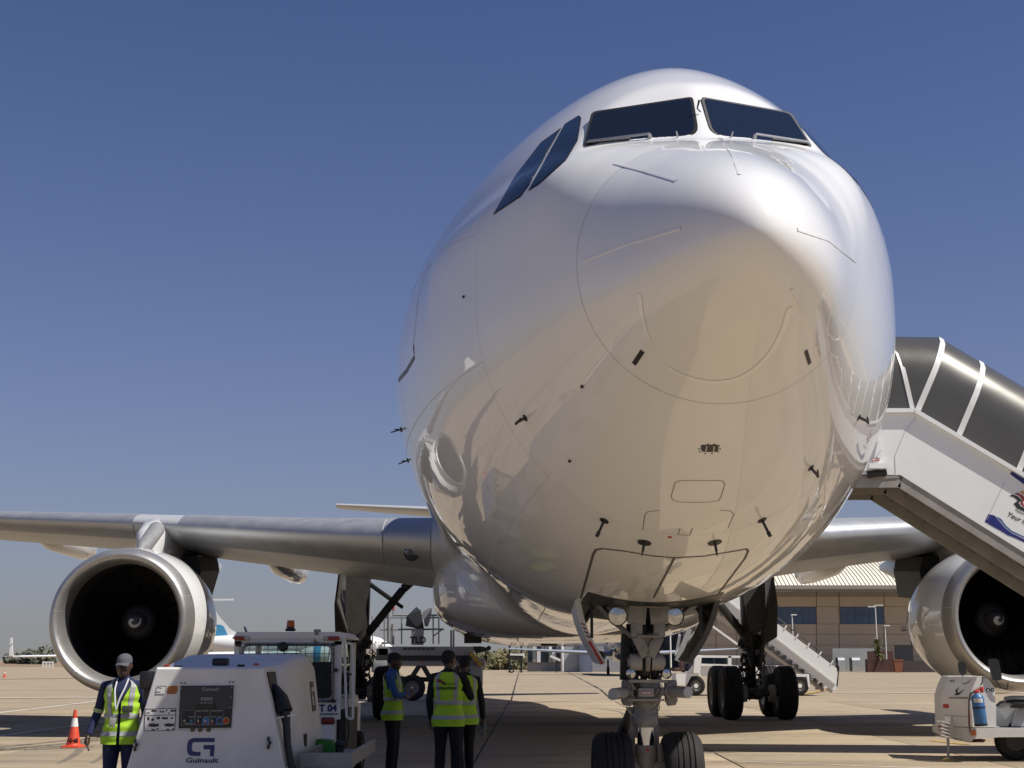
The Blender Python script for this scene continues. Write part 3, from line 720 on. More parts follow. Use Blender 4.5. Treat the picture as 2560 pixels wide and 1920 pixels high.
# ================================================================ LANDING GEAR
def tyre(mb, c, r, w, axis=(1, 0, 0), grooves=(-.27, -.1, .1, .27), n=48, hubr=.52):
    """tyre lathe about axis through c"""
    h = w / 2; A_ = Vector(axis).normalized(); o = Vector(c)
    prof = [(-h * .62, r * hubr), (-h * .86, r * (hubr + .05)), (-h, r * .72), (-h * .97, r * .82), (-h * .86, r * .91), (-h * .66, r * .965), (-h * .56, r * .978)]
    mid = []
    for g in grooves:
        mid += [(g * w - .012 * w / .4, r * (1 - .03 * (2 * g) ** 2)), (g * w - .008 * w / .4, r * (.968 - .03 * (2 * g) ** 2)), (g * w + .008 * w / .4, r * (.968 - .03 * (2 * g) ** 2)), (g * w + .012 * w / .4, r * (1 - .03 * (2 * g) ** 2))]
    prof = prof + mid + [(-t, q) for t, q in prof[::-1]]
    mb.lathe(prof, o, A_, n)
def wheel(name, parent, c, r, w, rim, axis=(1, 0, 0)):
    mb = MB(); tyre(mb, c, r, w, axis); t = mb.build(name, RUBBER, parent, smooth=35)
    A_ = Vector(axis).normalized(); c = Vector(c); h = w / 2; mb = MB()
    return t
RIM = M('wheel rim grey', (.22, .21, .20), .45, .3, var=.2)
def rim(parent, c, r, w, axis=(1, 0, 0), name='rim'):
    mb = MB(); c = Vector(c); h = w / 2
    mb.lathe([(-h * .72, r * .50), (-h * .80, r * .55), (-h * .86, r * .54), (-h * .70, r * .48), (-h * .35, r * .40), (-h * .30, r * .2), (-h * .55, r * .18), (-h * .58, .02), (h * .58, .02), (h * .55, r * .18), (h * .30, r * .2), (h * .35, r * .40), (h * .70, r * .48), (h * .86, r * .54), (h * .80, r * .55), (h * .72, r * .50)], c, axis, 32)
    return mb.build(name, RIM, parent, smooth=35)
NS = 6.67
def q(px, py, ds=0.0): return LOC(px, py, NS + ds)
ng = MB().mat(LEG)
nx = q(1614, 1850).x
def nz(py, ds=0): return LOC(1614, py, NS + ds).z
AX = Vector((nx, NS, nz(1915)))          # axle centre
# main fitting, its upper leg coloured dark for the unlit bay, and piston
ng.mat(DARK).cyl((nx, NS, nz(1500)), (nx, NS, nz(1690)), .13, .12, 20)
ng.mat(DARK).cyl((nx, NS, nz(1600)), (nx, NS, nz(1688)), .145, .145, 20)
ng.mat(LEG).lathe([(nz(1700), .10), (nz(1702), .16), (nz(1718), .165), (nz(1722), .15), (nz(1738), .165), (nz(1752), .165), (nz(1758), .13), (nz(1772), .115)][::-1], (nx, NS, 0), (0, 0, 1), 28)
ng.lathe([(nz(1766), .10), (nz(1768), .112), (nz(1786), .114), (nz(1788), .120), (nz(1808), .121), (nz(1812), .112), (nz(1818), .10)][::-1], (nx, NS, 0), (0, 0, 1), 28)
ng.mat(CHROME).cyl((nx, NS, nz(1812)), (nx, NS, nz(1870)), .086, .086, 28)
ng.mat(LEG).lathe([(nz(1862), .085), (nz(1864), .104), (nz(1886), .106), (nz(1900), .10), (nz(1930), .085), (nz(1945), .06)][::-1], (nx, NS, 0), (0, 0, 1), 28)
ng.cyl((nx - .36, NS, AX.z), (nx + .36, NS, AX.z), .055, n=18)
for s_ in (-1, 1):
    ng.mat(LEG).bar((nx + s_ * .13, NS + .05, nz(1860)), (nx + s_ * .14, NS + .02, nz(1905)), .06, .12, bev=.015)
    ng.bar((nx + s_ * .12, NS + .10, nz(1770)), (nx + s_ * .125, NS + .10, nz(1868)), .035, .05)
NGEAR = ng.build('nose_gear', None, PLANE, smooth=40)
# torque links behind the leg
mb = MB().mat(DARK); mb.bar((nx - .12, NS + .15, nz(1775)), (nx - .20, NS + .5, nz(1840)), .09, .06); mb.bar((nx - .20, NS + .5, nz(1840)), (nx - .06, NS + .15, nz(1895)), .09, .06)
mb.build('torque_link', None, NGEAR)
# fork-shaped drag brace at the front
mb = MB().mat(LEG); F_ = -.32
def qq(px, py, ds=F_): return LOC(px, py, NS + ds)
for s_ in (-1, 1):
    mb.bar(qq(1620 + s_ * 31, 1497), qq(1620 + s_ * 33, 1520), .045, .12, bev=.012)
    mb.bar(qq(1620 + s_ * 33, 1518), qq(1620 + s_ * 36, 1560), .04, .13, bev=.012)
    mb.bar(qq(1620 + s_ * 17, 1500), qq(1620 + s_ * 16, 1518), .045, .11, bev=.012)
    mb.bar(qq(1620 + s_ * 16, 1516), qq(1620 + s_ * 20, 1561), .038, .11, bev=.012)
    mb.bar(qq(1620 + s_ * 20, 1557), qq(1620 + s_ * 36, 1558), .03, .10, bev=.01)
    mb.bar(qq(1620 + s_ * 29, 1556), qq(1620 + s_ * 28, 1593), .042, .12, bev=.012)
    mb.bar(qq(1620 + s_ * 28, 1591), qq(1620 + s_ * 4, 1642), .032, .11, bev=.01)
mb.bar(qq(1600, 1516), qq(1640, 1516), .11, .032, bev=.012)
mb.bar(qq(1606, 1500), qq(1634, 1500), .10, .04)
mb.bar(qq(1592, 1591), qq(1648, 1591), .11, .03, bev=.01)
mb.prism([qq(1594, 1592, F_ + .02), qq(1646, 1592, F_ + .02), qq(1638, 1612, F_ + .02), qq(1622, 1642, F_ + .02), qq(1618, 1642, F_ + .02), qq(1602, 1612, F_ + .02)], (0, .04, 0))
mb.bar(qq(1620, 1636), qq(1619, 1672, -.2), .055, .10, bev=.015)
mb.build('drag_brace', None, NGEAR)
mb = MB().mat(STEEL)
for s_ in (-1, 1): mb.cyl((nx + s_ * .05, NS - .24, nz(1655)), (nx + s_ * .17, NS - .24, nz(1655)), .085, .085, 20); mb.cyl((nx + s_ * .17, NS - .24, nz(1655)), (nx + s_ * .19, NS - .24, nz(1655)), .05, .05, 14)
mb.build('hinge_pin', None, NGEAR, kind='stuff')
# retraction actuator with spring coil between the fork arms
mb = MB().mat(DARK); mb.cyl(qq(1619, 1520, 0), qq(1619, 1600, 0), .085, .085, 18)
mb.build('retraction_actuator', None, NGEAR)
mb = MB().mat(BLACK); mb.tube([qq(1630 + 9 * math.cos(t * 2 * math.pi * 8), 1550 + 32 * t, -.15 + .04 * math.sin(t * 2 * math.pi * 8)) for t in [i / 96 for i in range(97)]], .008, 5); mb.build('hose_coil', None, NGEAR)
# diagonal side stays
for a, b_, c in (((1498, 1512), (1535, 1555), (1588, 1598)), ((1745, 1505), (1700, 1540), (1660, 1575))):
    mb = MB().mat(LEG); mb.bar(q(*a, .1), q(*b_, 0), .075, .05, bev=.012); mb.bar(q(*b_, 0), q(*c, -.05), .085, .05, bev=.012); mb.build('side_stay', None, NGEAR)
# lights
def lamp(px, py, r, ds, tilt=0.0):
    p = q(px, py, ds); d = Vector((tilt, -1, -.06)).normalized(); mb = MB()
    mb.mat(DARK).lathe([(.12, r * .35), (.06, r * .8), (0, r), (-.012, r * 1.02), (-.014, r * .93)], p, -d * -1 * -1 if False else (-d), 28)
    lo = mb.build('landing_light', None, NGEAR, smooth=45)
    mb = MB().mat(LENS); mb.lathe([(-.016, .002), (-.013, r * .5), (-.006, r * .93)], p, -d, 28); mb.build('landing_light_lens', LENS, NGEAR, smooth=50)
    return p
lamp(1544, 1540, .10, -.28, -.1); lamp(1687, 1541, .095, -.28, .12); lamp(1577, 1684, .055, -.25, -.25); lamp(1666, 1684, .052, -.25, .3)
# steering actuators
for s_, (e, k, r0) in ((-1, ((1534, 1735), (1568, 1731), 1570)), (1, ((1719, 1731), (1678, 1728), 1676))):
    mb = MB().mat(STEEL); a, b_ = q(*e, -.35), q(*k, -.12)
    mb.cyl(a, b_, .058, .058, 20); mb.cyl(b_, b_ + (b_ - a).normalized() * .03, .075, .07, 20); mb.mat(M('actuator cap', (.40, .41, .42), .4, .2)).cyl(a, a - (b_ - a).normalized() * .012, .060, .057, 20)
    mb.mat(LEG).bar(q(r0, 1700, -.08), q(r0 + s_ * 2, 1757, -.08), .075, .13, bev=.02); mb.bar(q(r0, 1738, -.08), q(r0 + s_ * 3, 1764, -.08), .09, .10, bev=.02)
    mb.cyl(b_, (nx, NS - .05, b_.z), .04, .04, 12)
    mb.build('steering_actuator', None, NGEAR)
mb = MB().mat(STEEL)
mb.bar(q(1572, 1703, -.2), q(1668, 1703, -.2), .035, .03); mb.bar(q(1570, 1750, -.2), q(1660, 1750, -.2), .03, .02); mb.box(q(1615, 1731, -.19), (.16, .03, .09), bev=.01)
mb.build('steering_bracket', None, NGEAR, kind='stuff')
mb = MB().mat(RED); mb.box(q(1616, 1732, -.21), (.105, .006, .020)); mb.mat(WPAINT).box(q(1616, 1732, -.214), (.095, .004, .010)); mb.build('warning_label', None, NGEAR, smooth=0)
mb = MB().mat(RED); mb.prism([q(1619, 1868, -.115), q(1624, 1877, -.115), q(1614, 1877, -.115)], (0, .01, 0)); mb.build('warning_triangle', None, NGEAR, smooth=0)
# plumbing: bundles of hoses and brackets round the leg
rnd = random.Random(3); mb = MB().mat(BLACK)
for k in range(26):
    s_ = -1 if k % 2 else 1; x0 = 1614 + s_ * rnd.uniform(18, 46); y0 = rnd.uniform(1600, 1700); pts = []
    for i in range(9):
        t = i / 8; pts.append(q(x0 + rnd.uniform(-7, 7) - s_ * 10 * t, y0 + rnd.uniform(40, 75) * t, rnd.uniform(-.22, .12)))
    mb.tube(pts, rnd.uniform(.005, .010), 5)
mb.build('hose', None, NGEAR, kind='stuff')
mb = MB().mat(LEG)
for k in range(14):
    s_ = -1 if k % 2 else 1; x0 = 1614 + s_ * rnd.uniform(26, 44); y0 = rnd.uniform(1690, 1762)
    mb.tube([q(x0, y0, -.2), q(x0 + s_ * 4, y0 + 12, -.22), q(x0 - s_ * 3, y0 + 26, -.2), q(x0 - s_ * 12, y0 + 30, -.15)], .006, 5)
mb.build('pipe', None, NGEAR, kind='stuff')
mb = MB().mat(DARK)
for k in range(60):
    mb.box(q(1614 + rnd.uniform(-48, 34), rnd.uniform(1592, 1705), rnd.uniform(-.1, .2)), (rnd.uniform(.02, .07), rnd.uniform(.02, .08), rnd.uniform(.02, .08)), bev=.004)
mb.bar(q(1566, 1585, .12), q(1562, 1700, .12), .13, .1); mb.bar(q(1578, 1560, .2), q(1578, 1700, .2), .1, .1)
mb.build('gear_fitting', None, NGEAR, kind='stuff')
# nose wheels
TR = .415
for s_, px in ((-1, 1531), (1, 1704)):
    c = Vector((LOC(px, 1915, NS).x, NS, TR)); mb = MB(); tyre(mb, c, TR + .0, .40, hubr=.5, grooves=(-.2, -.07, .09, .22)); t_ = mb.build('tyre', RUBBER, NGEAR, smooth=35); rim(NGEAR, c, TR, .40)
# rear nose-gear doors
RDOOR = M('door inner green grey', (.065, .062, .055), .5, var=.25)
def plate(p0, p1, p2, p3, th, m0, name, parent, m1=None):
    """four corners; outer face m0"""
    p = [Vector(v) for v in (p0, p1, p2, p3)]; n = (p[1] - p[0]).cross(p[3] - p[0]).normalized() * th
    mb = MB().mat(m0); mb.prism(p, n); o = mb.build(name, None, parent, smooth=0); return o
for s_, top, bot, w0 in ((-1, (1437, 1497), (1502, 1662), 0), (1, (1802, 1497), (1728, 1660), 0)):
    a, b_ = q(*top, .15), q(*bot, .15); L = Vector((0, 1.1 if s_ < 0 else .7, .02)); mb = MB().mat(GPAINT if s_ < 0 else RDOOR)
    off = Vector((-s_ * .055, 0, .02)); rows = []
    # curved section
    prof = []
    for i in range(9):
        t = i / 8; p = a.lerp(b_, t) + Vector((s_ * .05 * math.sin(math.pi * t), 0, 0)); prof.append(p)
    out_ = prof; inn = [p + off for p in prof]
    rg0 = out_ + inn[::-1]; mb.loft([rg0, [p + L * .55 for p in rg0], [p + L for p in rg0]]); dr = mb.build('gear_door', None, NGEAR, smooth=30)
    if s_ < 0:
        mb = MB().mat(RED); k0 = [prof[5].lerp(prof[6], .2), prof[8]]; e_ = Vector((0, -.006, 0)); mb.add([k0[0] + e_ + off * .04, k0[0] + e_ + off * .55, k0[1] + e_ + off * .55, k0[1] + e_ + off * .04], [(0, 1, 2, 3)]); mb.build('door_marking', None, NGEAR, smooth=0)
        mb = MB().mat(M('dark red print', (.22, .03, .05), .5)); 
        for t in (3.2, 3.7, 4.2, 4.7): i = int(t); p = prof[i].lerp(prof[i + 1], t - i) + e_ + off * .15; mb.box(p + off * .3, (.045, .004, .012), rot=(0, .4, 0))
        mb.build('door_lettering', None, NGEAR, smooth=0, kind='stuff')
    mb = MB().mat(DARK); mid = prof[3] + off; mb.cyl(mid + Vector((0, .2, 0)), q(1614 + s_ * 120, 1500, .3), .03, n=10); mb.bar(prof[5] + off, q(1614 + s_ * 135, 1500, .2), .03, .05); mb.build('door_arm', None, NGEAR)
# black sheet on the closed skin, standing in for the wheel bay's shade
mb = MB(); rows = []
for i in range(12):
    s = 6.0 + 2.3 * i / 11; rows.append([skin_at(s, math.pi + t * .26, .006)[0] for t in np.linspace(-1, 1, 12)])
mb.grid(rows); mb.build('wheel_bay_shade', BLACK, PLANE, smooth=60)

# main gears
MS = 30.9
def mq(px, py, ds=0.0): return LOC(px, py, MS + ds)
def main_gear(side):
    x = side * 5.32; zc = .68
    mb = MB().mat(DARK)
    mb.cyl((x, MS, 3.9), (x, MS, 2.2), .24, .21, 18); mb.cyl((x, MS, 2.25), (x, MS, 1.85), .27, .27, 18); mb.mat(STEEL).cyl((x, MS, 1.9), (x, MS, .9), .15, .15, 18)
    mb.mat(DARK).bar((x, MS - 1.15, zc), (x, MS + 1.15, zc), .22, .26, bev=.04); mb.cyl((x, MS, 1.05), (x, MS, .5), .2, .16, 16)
    for dy in (-1.0, 1.0): mb.cyl((x - .85, MS + dy, zc), (x + .85, MS + dy, zc), .075, n=14)
    g = mb.build('main_gear', None, PLANE, smooth=40)
    for dy in (-1.0, 1.0):
        for dx in (-.72, .72):
            mb = MB(); tyre(mb, (x + dx, MS + dy, .70), .70, .52, hubr=.5, n=44); mb.build('tyre', RUBBER, g, smooth=35); rim(g, (x + dx, MS + dy, .70), .70, .52)
            mb = MB().mat(STEEL); i_ = -1 if dx > 0 else 1; mb.cyl((x + dx + i_ * .27, MS + dy, zc), (x + dx + i_ * .42, MS + dy, zc), .24, .22, 20); mb.build('brake_unit', None, g)
    # side stay and braces
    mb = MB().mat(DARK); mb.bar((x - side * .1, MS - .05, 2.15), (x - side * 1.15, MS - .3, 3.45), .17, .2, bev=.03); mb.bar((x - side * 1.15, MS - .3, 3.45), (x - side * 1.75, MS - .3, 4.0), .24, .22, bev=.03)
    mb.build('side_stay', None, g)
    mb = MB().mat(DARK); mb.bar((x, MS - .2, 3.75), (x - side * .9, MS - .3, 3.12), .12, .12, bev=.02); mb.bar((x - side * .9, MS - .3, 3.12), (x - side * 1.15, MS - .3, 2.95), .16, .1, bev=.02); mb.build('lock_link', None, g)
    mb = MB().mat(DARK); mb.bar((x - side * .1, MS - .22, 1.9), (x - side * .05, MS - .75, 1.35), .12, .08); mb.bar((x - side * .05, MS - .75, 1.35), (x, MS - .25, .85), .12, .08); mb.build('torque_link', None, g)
    # door outside the leg
    xo = x + side * .52
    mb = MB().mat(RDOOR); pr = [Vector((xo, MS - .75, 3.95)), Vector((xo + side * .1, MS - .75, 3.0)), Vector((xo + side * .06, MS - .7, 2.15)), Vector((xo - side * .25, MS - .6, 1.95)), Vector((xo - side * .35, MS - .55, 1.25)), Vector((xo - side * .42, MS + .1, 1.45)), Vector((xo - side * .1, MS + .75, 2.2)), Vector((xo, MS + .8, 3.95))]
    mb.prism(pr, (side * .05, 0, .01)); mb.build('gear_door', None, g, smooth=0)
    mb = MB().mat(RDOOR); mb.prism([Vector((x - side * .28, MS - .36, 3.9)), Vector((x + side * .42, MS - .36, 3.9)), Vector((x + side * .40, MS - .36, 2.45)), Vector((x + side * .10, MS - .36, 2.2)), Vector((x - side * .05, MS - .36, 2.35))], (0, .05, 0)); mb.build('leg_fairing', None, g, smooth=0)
    rnd = random.Random(5); mb = MB().mat(BLACK)
    for k in range(22):
        px, pz = x + rnd.uniform(-.35, .35), rnd.uniform(.9, 1.9)
        mb.tube([Vector((px + rnd.uniform(-.1, .1), MS - .2 + rnd.uniform(-.15, .1), pz + j * .09 * (1 if k % 2 else -1))) for j in range(6)], .018, 5)
    mb.build('hose', None, g, kind='stuff')
    mb = MB().mat(DARK)
    for k in range(44): mb.box((x + rnd.uniform(-.3, .3), MS - rnd.uniform(.05, .3), rnd.uniform(.75, 2.1)), (rnd.uniform(.05, .14),) * 2 + (rnd.uniform(.05, .16),), bev=.01)
    mb.build('gear_fitting', None, g, kind='stuff')
main_gear(-1); main_gear(1)
# wooden chock at the outer front wheel
WOOD = M('yellow weathered wood', (.42, .33, .13), .8, var=.3, scale=5)
p = GR(1955, 1791); mb = MB().mat(WOOD); mb.prism([Vector((-.33, -.09, 0)), Vector((-.33, -.07, .11)), Vector((-.33, .04, .2)), Vector((-.33, .10, .2)), Vector((-.33, .10, 0))], (.66, 0, 0))
o = mb.build('wheel_chock', None, smooth=0); o.location = (p.x, p.y + .05, .003); o.rotation_euler = (0, 0, .03); tag(o, 'worn yellow wooden chock against the main wheel on the right', 'wheel chock')
# ================================================================ GROUND EQUIPMENT
def thin_glass(name, tint, refl=.08, rough=.02):
    m = bpy.data.materials.new(name); m.use_nodes = True; n = m.node_tree; n.nodes.clear()
    o = n.nodes.new('ShaderNodeOutputMaterial'); a = n.nodes.new('ShaderNodeBsdfTransparent'); a.inputs[0].default_value = tuple(tint) + (1,)
    g = n.nodes.new('ShaderNodeBsdfGlossy'); g.inputs['Roughness'].default_value = rough; mx = n.nodes.new('ShaderNodeMixShader')
    f = n.nodes.new('ShaderNodeFresnel'); f.inputs[0].default_value = 1.45
    n.links.new(f.outputs[0], mx.inputs[0]); n.links.new(a.outputs[0], mx.inputs[1]); n.links.new(g.outputs[0], mx.inputs[2]); n.links.new(mx.outputs[0], o.inputs[0]); return m
PANEG = thin_glass('cab glass', (.72, .78, .78))
NAVY = M('navy print', (.012, .022, .13), .45, var=.05)
PRINT = M('black print', (.02, .02, .022), .55, var=.1)
BLUEP = M('blue panel paint', (.07, .19, .42), .45, var=.1)
NB = M('dark navy plate', (.018, .022, .035), .3, var=.1)
GREENP = M('green plastic', (.03, .20, .02), .45, var=.15)
def relto(o): 
    mi = o.matrix_basis.inverted() if o.parent is None else o.matrix_basis.inverted()
    return lambda px, py, Y: mi @ AT(px, py, Y)

# ---- ground power unit
GY = 13.0
gp = thing('ground_power_unit', 'white ground power unit with control panel and blue G emblem on its sloping front', 'ground power unit', (AT(514, 1920, GY).x, GY, 0))
g_ = relto(gp)
def fz(px, py, d=0.0): return g_(px, py, GY + d)     # local point on the front face plane
hw = lambda z: .80 - (z - .25) * .255
zt = fz(520, 1668).z
mb = MB().mat(GPAINT)
ring0 = [Vector((-hw(.25), 0, .25)), Vector((-hw(.62) , 0, .62)), Vector((-hw(zt), 0, zt)), Vector((hw(zt), 0, zt)), Vector((hw(.78), 0, .78)), Vector((hw(.25) - .02, 0, .25))]
def cab_ring(y, g): return [Vector((p.x * g, y, .25 + (p.z - .25) * g)) for p in ring0]
mb.loft([cab_ring(0, .985), cab_ring(.02, 1.0), cab_ring(.62, 1.0), cab_ring(.64, .985)])
mb.build('control_cabinet', None, gp, smooth=25)
# fibreglass hood behind
def hood(y, wb, wt, z1, r=.16, z0=.5):
    pts = rpoly([(-wb, z0), (-wt, z1), (wt, z1), (wb, z0)], [.02, r, r, .02], 8); return [Vector((p.x, y, p.y)) for p in pts]
mb = MB().mat(GPAINT)
mb.loft([hood(.55, .60, .48, 1.42), hood(.66, .68, .55, 1.50), hood(.8, .735, .60, 1.535), hood(1.05, .755, .61, 1.56), hood(1.5, .76, .62, 1.60), hood(2.1, .76, .62, 1.61), hood(2.45, .75, .60, 1.57), hood(2.62, .72, .56, 1.45), hood(2.68, .66, .5, 1.3)])
mb.build('hood', None, gp, smooth=50)
mb = MB().mat(GREYM); mb.box((0, 1.3, .40), (1.5, 2.9, .16), bev=.02); mb.mat(DARK).box((0, 1.3, .28), (1.3, 2.6, .12)); mb.build('chassis', None, gp)
for sx in (-.72, .72):
    for yy in (.45, 2.1):
        mb = MB(); tyre(mb, (sx, yy, .25), .25, .16, grooves=(-.15, .15), n=28); mb.build('tyre', RUBBER, gp, smooth=35); rim(gp, (sx, yy, .25), .25, .16)
mb = MB().mat(GREYM); mb.box((1.02, 1.55, .585), (.46, 2.3, .03)); mb.box((1.25, 1.55, .64), (.03, 2.3, .13)); mb.box((.80, 1.55, .64), (.03, 2.3, .13)); mb.box((1.02, .41, .64), (.46, .03, .13)); mb.box((1.02, 1.5, .5), (.1, 2.0, .14)); mb.build('cable_tray', None, gp)
ZX = Vector((1, 0, 0)); ZZ = Vector((0, 0, 1)); FN = Vector((0, -1, 0))
def plate2(pts, mat, name, parent, d=-.004, th=.004, smooth=0):
    mb = MB(); mb.prism([fz(*p, 0) + Vector((0, d, 0)) for p in pts], (0, th, 0)); return mb.build(name, mat, parent, smooth=smooth)
cp = plate2([(451.5, 1714.5), (585, 1713.5), (577, 1824), (446, 1827)], M('panel frame', (.50, .51, .50), .5), 'control_panel', gp, -.006, .006)
plate2([(451.5, 1714.5), (585, 1713.5), (578.5, 1819), (447, 1821)], PRINT, 'panel_plate', cp, -.010, .004)
plate2([(453, 1716), (583.5, 1715), (580, 1774), (449.5, 1775)], NB, 'panel_cover', cp, -.030, .02)
for i, (x, y) in enumerate([(455, 1720), (453, 1745), (451, 1769), (581, 1719), (579, 1743), (578, 1768)]):
    mb = MB(); p = fz(x, y); mb.cyl(p + FN * .030, p + FN * .036, .007, n=8); mb.build('screw', GREYM, cp)
plate2([(504, 1743), (534, 1743), (533.5, 1751), (503.5, 1751)], M('lcd grey', (.16, .17, .18), .3), 'display', cp, -.033, .003)
for x in (506, 514.5, 522.5, 530): mb = MB(); p = fz(x, 1757); mb.cyl(p + FN * .03, p + FN * .034, .008, n=10); mb.build('button', GREYM, cp)
mb = MB().mat(M('pale print', (.35, .37, .40), .5)); put_text(mb, 'Guinault', fz(528, 1723) + FN * .031, ZX, ZZ, .045); mb.build('panel_lettering', None, cp, smooth=0)
plate2([(491, 1763), (496, 1760), (535, 1760), (540, 1763), (541, 1773), (489, 1773)], BLACK, 'latch_block', cp, -.05, .02)
FRAMEP = M('grey print', (.22, .22, .21), .6)
for x0, x1 in ((455, 487.5), (490, 524.5), (527, 560)):
    mb = MB().mat(FRAMEP)
    for a, b_ in (((x0, 1776), (x1, 1776)), ((x1, 1776), (x1 - 1, 1812)), ((x1 - 1, 1812), (x0 - 1.5, 1812)), ((x0 - 1.5, 1812), (x0, 1776))): mb.bar(fz(*a) + FN * .012, fz(*b_) + FN * .012, .004, .002, up=FN)
    mb.build('panel_frame', None, cp, smooth=0)
for x0, x1 in ((507, 523), (541, 558)): plate2([(x0, 1794), (x1, 1794), (x1 - .7, 1811), (x0 - .7, 1811)], BLUEP, 'blue_field', cp, -.013, .003)
def knob(x, y, r, mat, h=.02): mb = MB(); p = fz(x, y); mb.cyl(p + FN * .012, p + FN * (.012 + h), r, r * .9, 16); mb.build('button', mat, cp)
LITG = M('green lens', (.03, .25, .10), .3); 
for x in (497, 514.5, 532): knob(x, 1798, .008, LITG); knob(x, 1802.5, .007, WPAINT); knob(x, 1807, .008, RED)
knob(549, 1802, .020, NB); knob(480, 1802, .016, M('teal knob', (.02, .16, .22), .4)); knob(463, 1802, .014, GREYM)
knob(566, 1801.5, .033, M('yellow ring', (.5, .35, .12), .5), .006); knob(566, 1801.5, .022, RED, .04)
mb = MB().mat(M('pale print', (.35, .37, .40), .5))
for x, y, w_ in ((480, 1792, .05), (498, 1792, .04), (516, 1792, .04), (534, 1792, .04), (550, 1792, .045), (497, 1777.5, .05), (514, 1777.5, .05), (543, 1777, .10), (474, 1809, .08)): mb.box(fz(x, y) + FN * .0135, (w_, .001, .006))
mb.build('panel_caption', None, cp, smooth=0, kind='stuff')
for x in (482, 501, 522): mb = MB(); p = fz(x, 1824); mb.lathe([(0, .02), (.012, .02), (.016, .004)], p + FN * .006, FN, 16); mb.build('socket_cap', M('ochre cap', (.10, .08, .03), .5), cp)
# stickers
st = plate2([(364, 1772.5), (440, 1771.5), (437, 1826), (361, 1827)], WPAINT, 'instruction_sticker', gp, -.003, .002)
mb = MB().mat(PRINT)
for a, b_ in (((364, 1772.5), (440, 1771.5)), ((440, 1771.5), (437, 1826)), ((437, 1826), (361, 1827)), ((361, 1827), (364, 1772.5)), ((363.5, 1788.5), (439, 1787.5))): mb.bar(fz(*a) + FN * .004, fz(*b_) + FN * .004, .005, .001, up=FN)
def aero(cx, cy, k):
    pts = [(-15, 0), (-10, -4), (0, -5), (9, -3), (14, -6), (14, 4), (8, 3), (4, 5), (-8, 4)]; mb.prism([fz(cx + a * k, cy + b_ * k) + FN * .0045 for a, b_ in pts], (0, .001, 0))
aero(384, 1813, .95); aero(423, 1812.5, .9); aero(385, 1777, .5); aero(412, 1795.5, .6)
for x, y, a, b_ in ((401, 1779, 4, 4), (408, 1779.5, 6, 4), (417, 1776, 4, 3), (431, 1777, 8, 5), (438, 1777, 3, 6), (371, 1796, 5, 8), (382, 1799, 6, 6), (396, 1795, 8, 6), (430, 1795, 5, 4), (371, 1782, 8, 2), (383, 1824, 8, 3), (394, 1822, 6, 3), (420, 1824, 8, 3), (433, 1822, 5, 4), (422, 1783, 3, 3)):
    p = fz(x, y); mb.box(p + FN * .0045, (a * .0036, .001, b_ * .0036))
mb.build('sticker_print', None, st, smooth=0, kind='stuff')
s2 = plate2([(393, 1715), (416.5, 1715), (414, 1730), (411, 1735), (389, 1735), (391, 1719)], WPAINT, 'white_sticker', gp, -.003, .002)
mb = MB().mat(PRINT)
for a, b_ in (((393, 1715), (416.5, 1715)), ((416.5, 1715), (414, 1731)), ((411, 1735), (389, 1735)), ((389, 1735), (393, 1715))): mb.bar(fz(*a) + FN * .004, fz(*b_) + FN * .004, .003, .001, up=FN)
for x, y, w_ in ((397, 1719, .02), (402, 1720, .02), (396, 1730, .04)): mb.box(fz(x, y) + FN * .004, (w_, .001, .005))
mb.build('sticker_print', None, s2, smooth=0, kind='stuff')
plate2([(422, 1715), (445, 1714.5), (443, 1731), (438, 1735), (417.5, 1735), (419, 1719)], M('orange sticker', (.36, .13, .03), .5, var=.2, scale=12), 'orange_sticker', gp, -.003, .002)
# emblem and name
def L8(x, y): return fz(340 + x * .14463, 1680 + y * .14463)
co = rpoly([(1360, 1140), (885, 1140), (885, 1450), (1115, 1450), (1115, 1380), (965, 1380), (965, 1212), (1360, 1212)], [0, 150, 110, 0, 0, 60, 60, 0], 6)
mb = MB(); mb.prism([L8(p.x, p.y) + FN * .004 for p in co], (0, .002, 0)); mb.build('emblem', NAVY, gp, smooth=0)
co = rpoly([(1170, 1262), (1360, 1262), (1345, 1457), (1278, 1457), (1284, 1335), (1170, 1335)], [0, 8, 0, 0, 22, 0], 4)
mb = MB(); mb.prism([L8(p.x, p.y) + FN * .004 for p in co], (0, .002, 0)); mb.build('emblem', NAVY, gp, smooth=0)
mb = MB().mat(NAVY); put_text(mb, 'Guinault', L8(1140, 1530) + FN * .004, ZX, ZZ, .062, bold=.0012, sx=1.36); mb.build('name_lettering', None, gp, smooth=0)
for x, y in ((338.5, 1862), (671.5, 1857)):
    mb = MB().mat(BLACK); p = fz(x, y); mb.box(p + FN * .012, (.022, .03, .11), bev=.008); mb.mat(GREYM).cyl(p + FN * .02, p + FN * .03, .014, n=12); mb.mat(BLACK).sph(p + FN * .02 + Vector((.014, 0, .0)), .016); mb.build('latch_handle', None, gp)
for x, y in ((453, 1707.5), (462, 1707.5), (574.5, 1705), (583, 1705)): mb = MB(); p = fz(x, y); mb.cyl(p, p + FN * .006, .010, n=10); mb.build('rivet', M('dull grey', (.25, .25, .25), .6), gp)
mb = MB(); mb.box(fz(552, 1655, .35), (.135, .16, .07), bev=.015); mb.build('exhaust_cap', BLACK, gp)
for x, y in ((446, 1666.5), (603, 1664)): mb = MB(); mb.box(fz(x, y, .1), (.065, .06, .022), bev=.008); mb.build('lifting_lug', BLACK, gp)
for x, y in ((417, 1664.5), (641, 1661)): mb = MB(); mb.box(fz(x, y, .06), (.05, .05, .02), bev=.006); mb.build('marker_lamp', M('red lens', (.28, .02, .015), .3), gp)
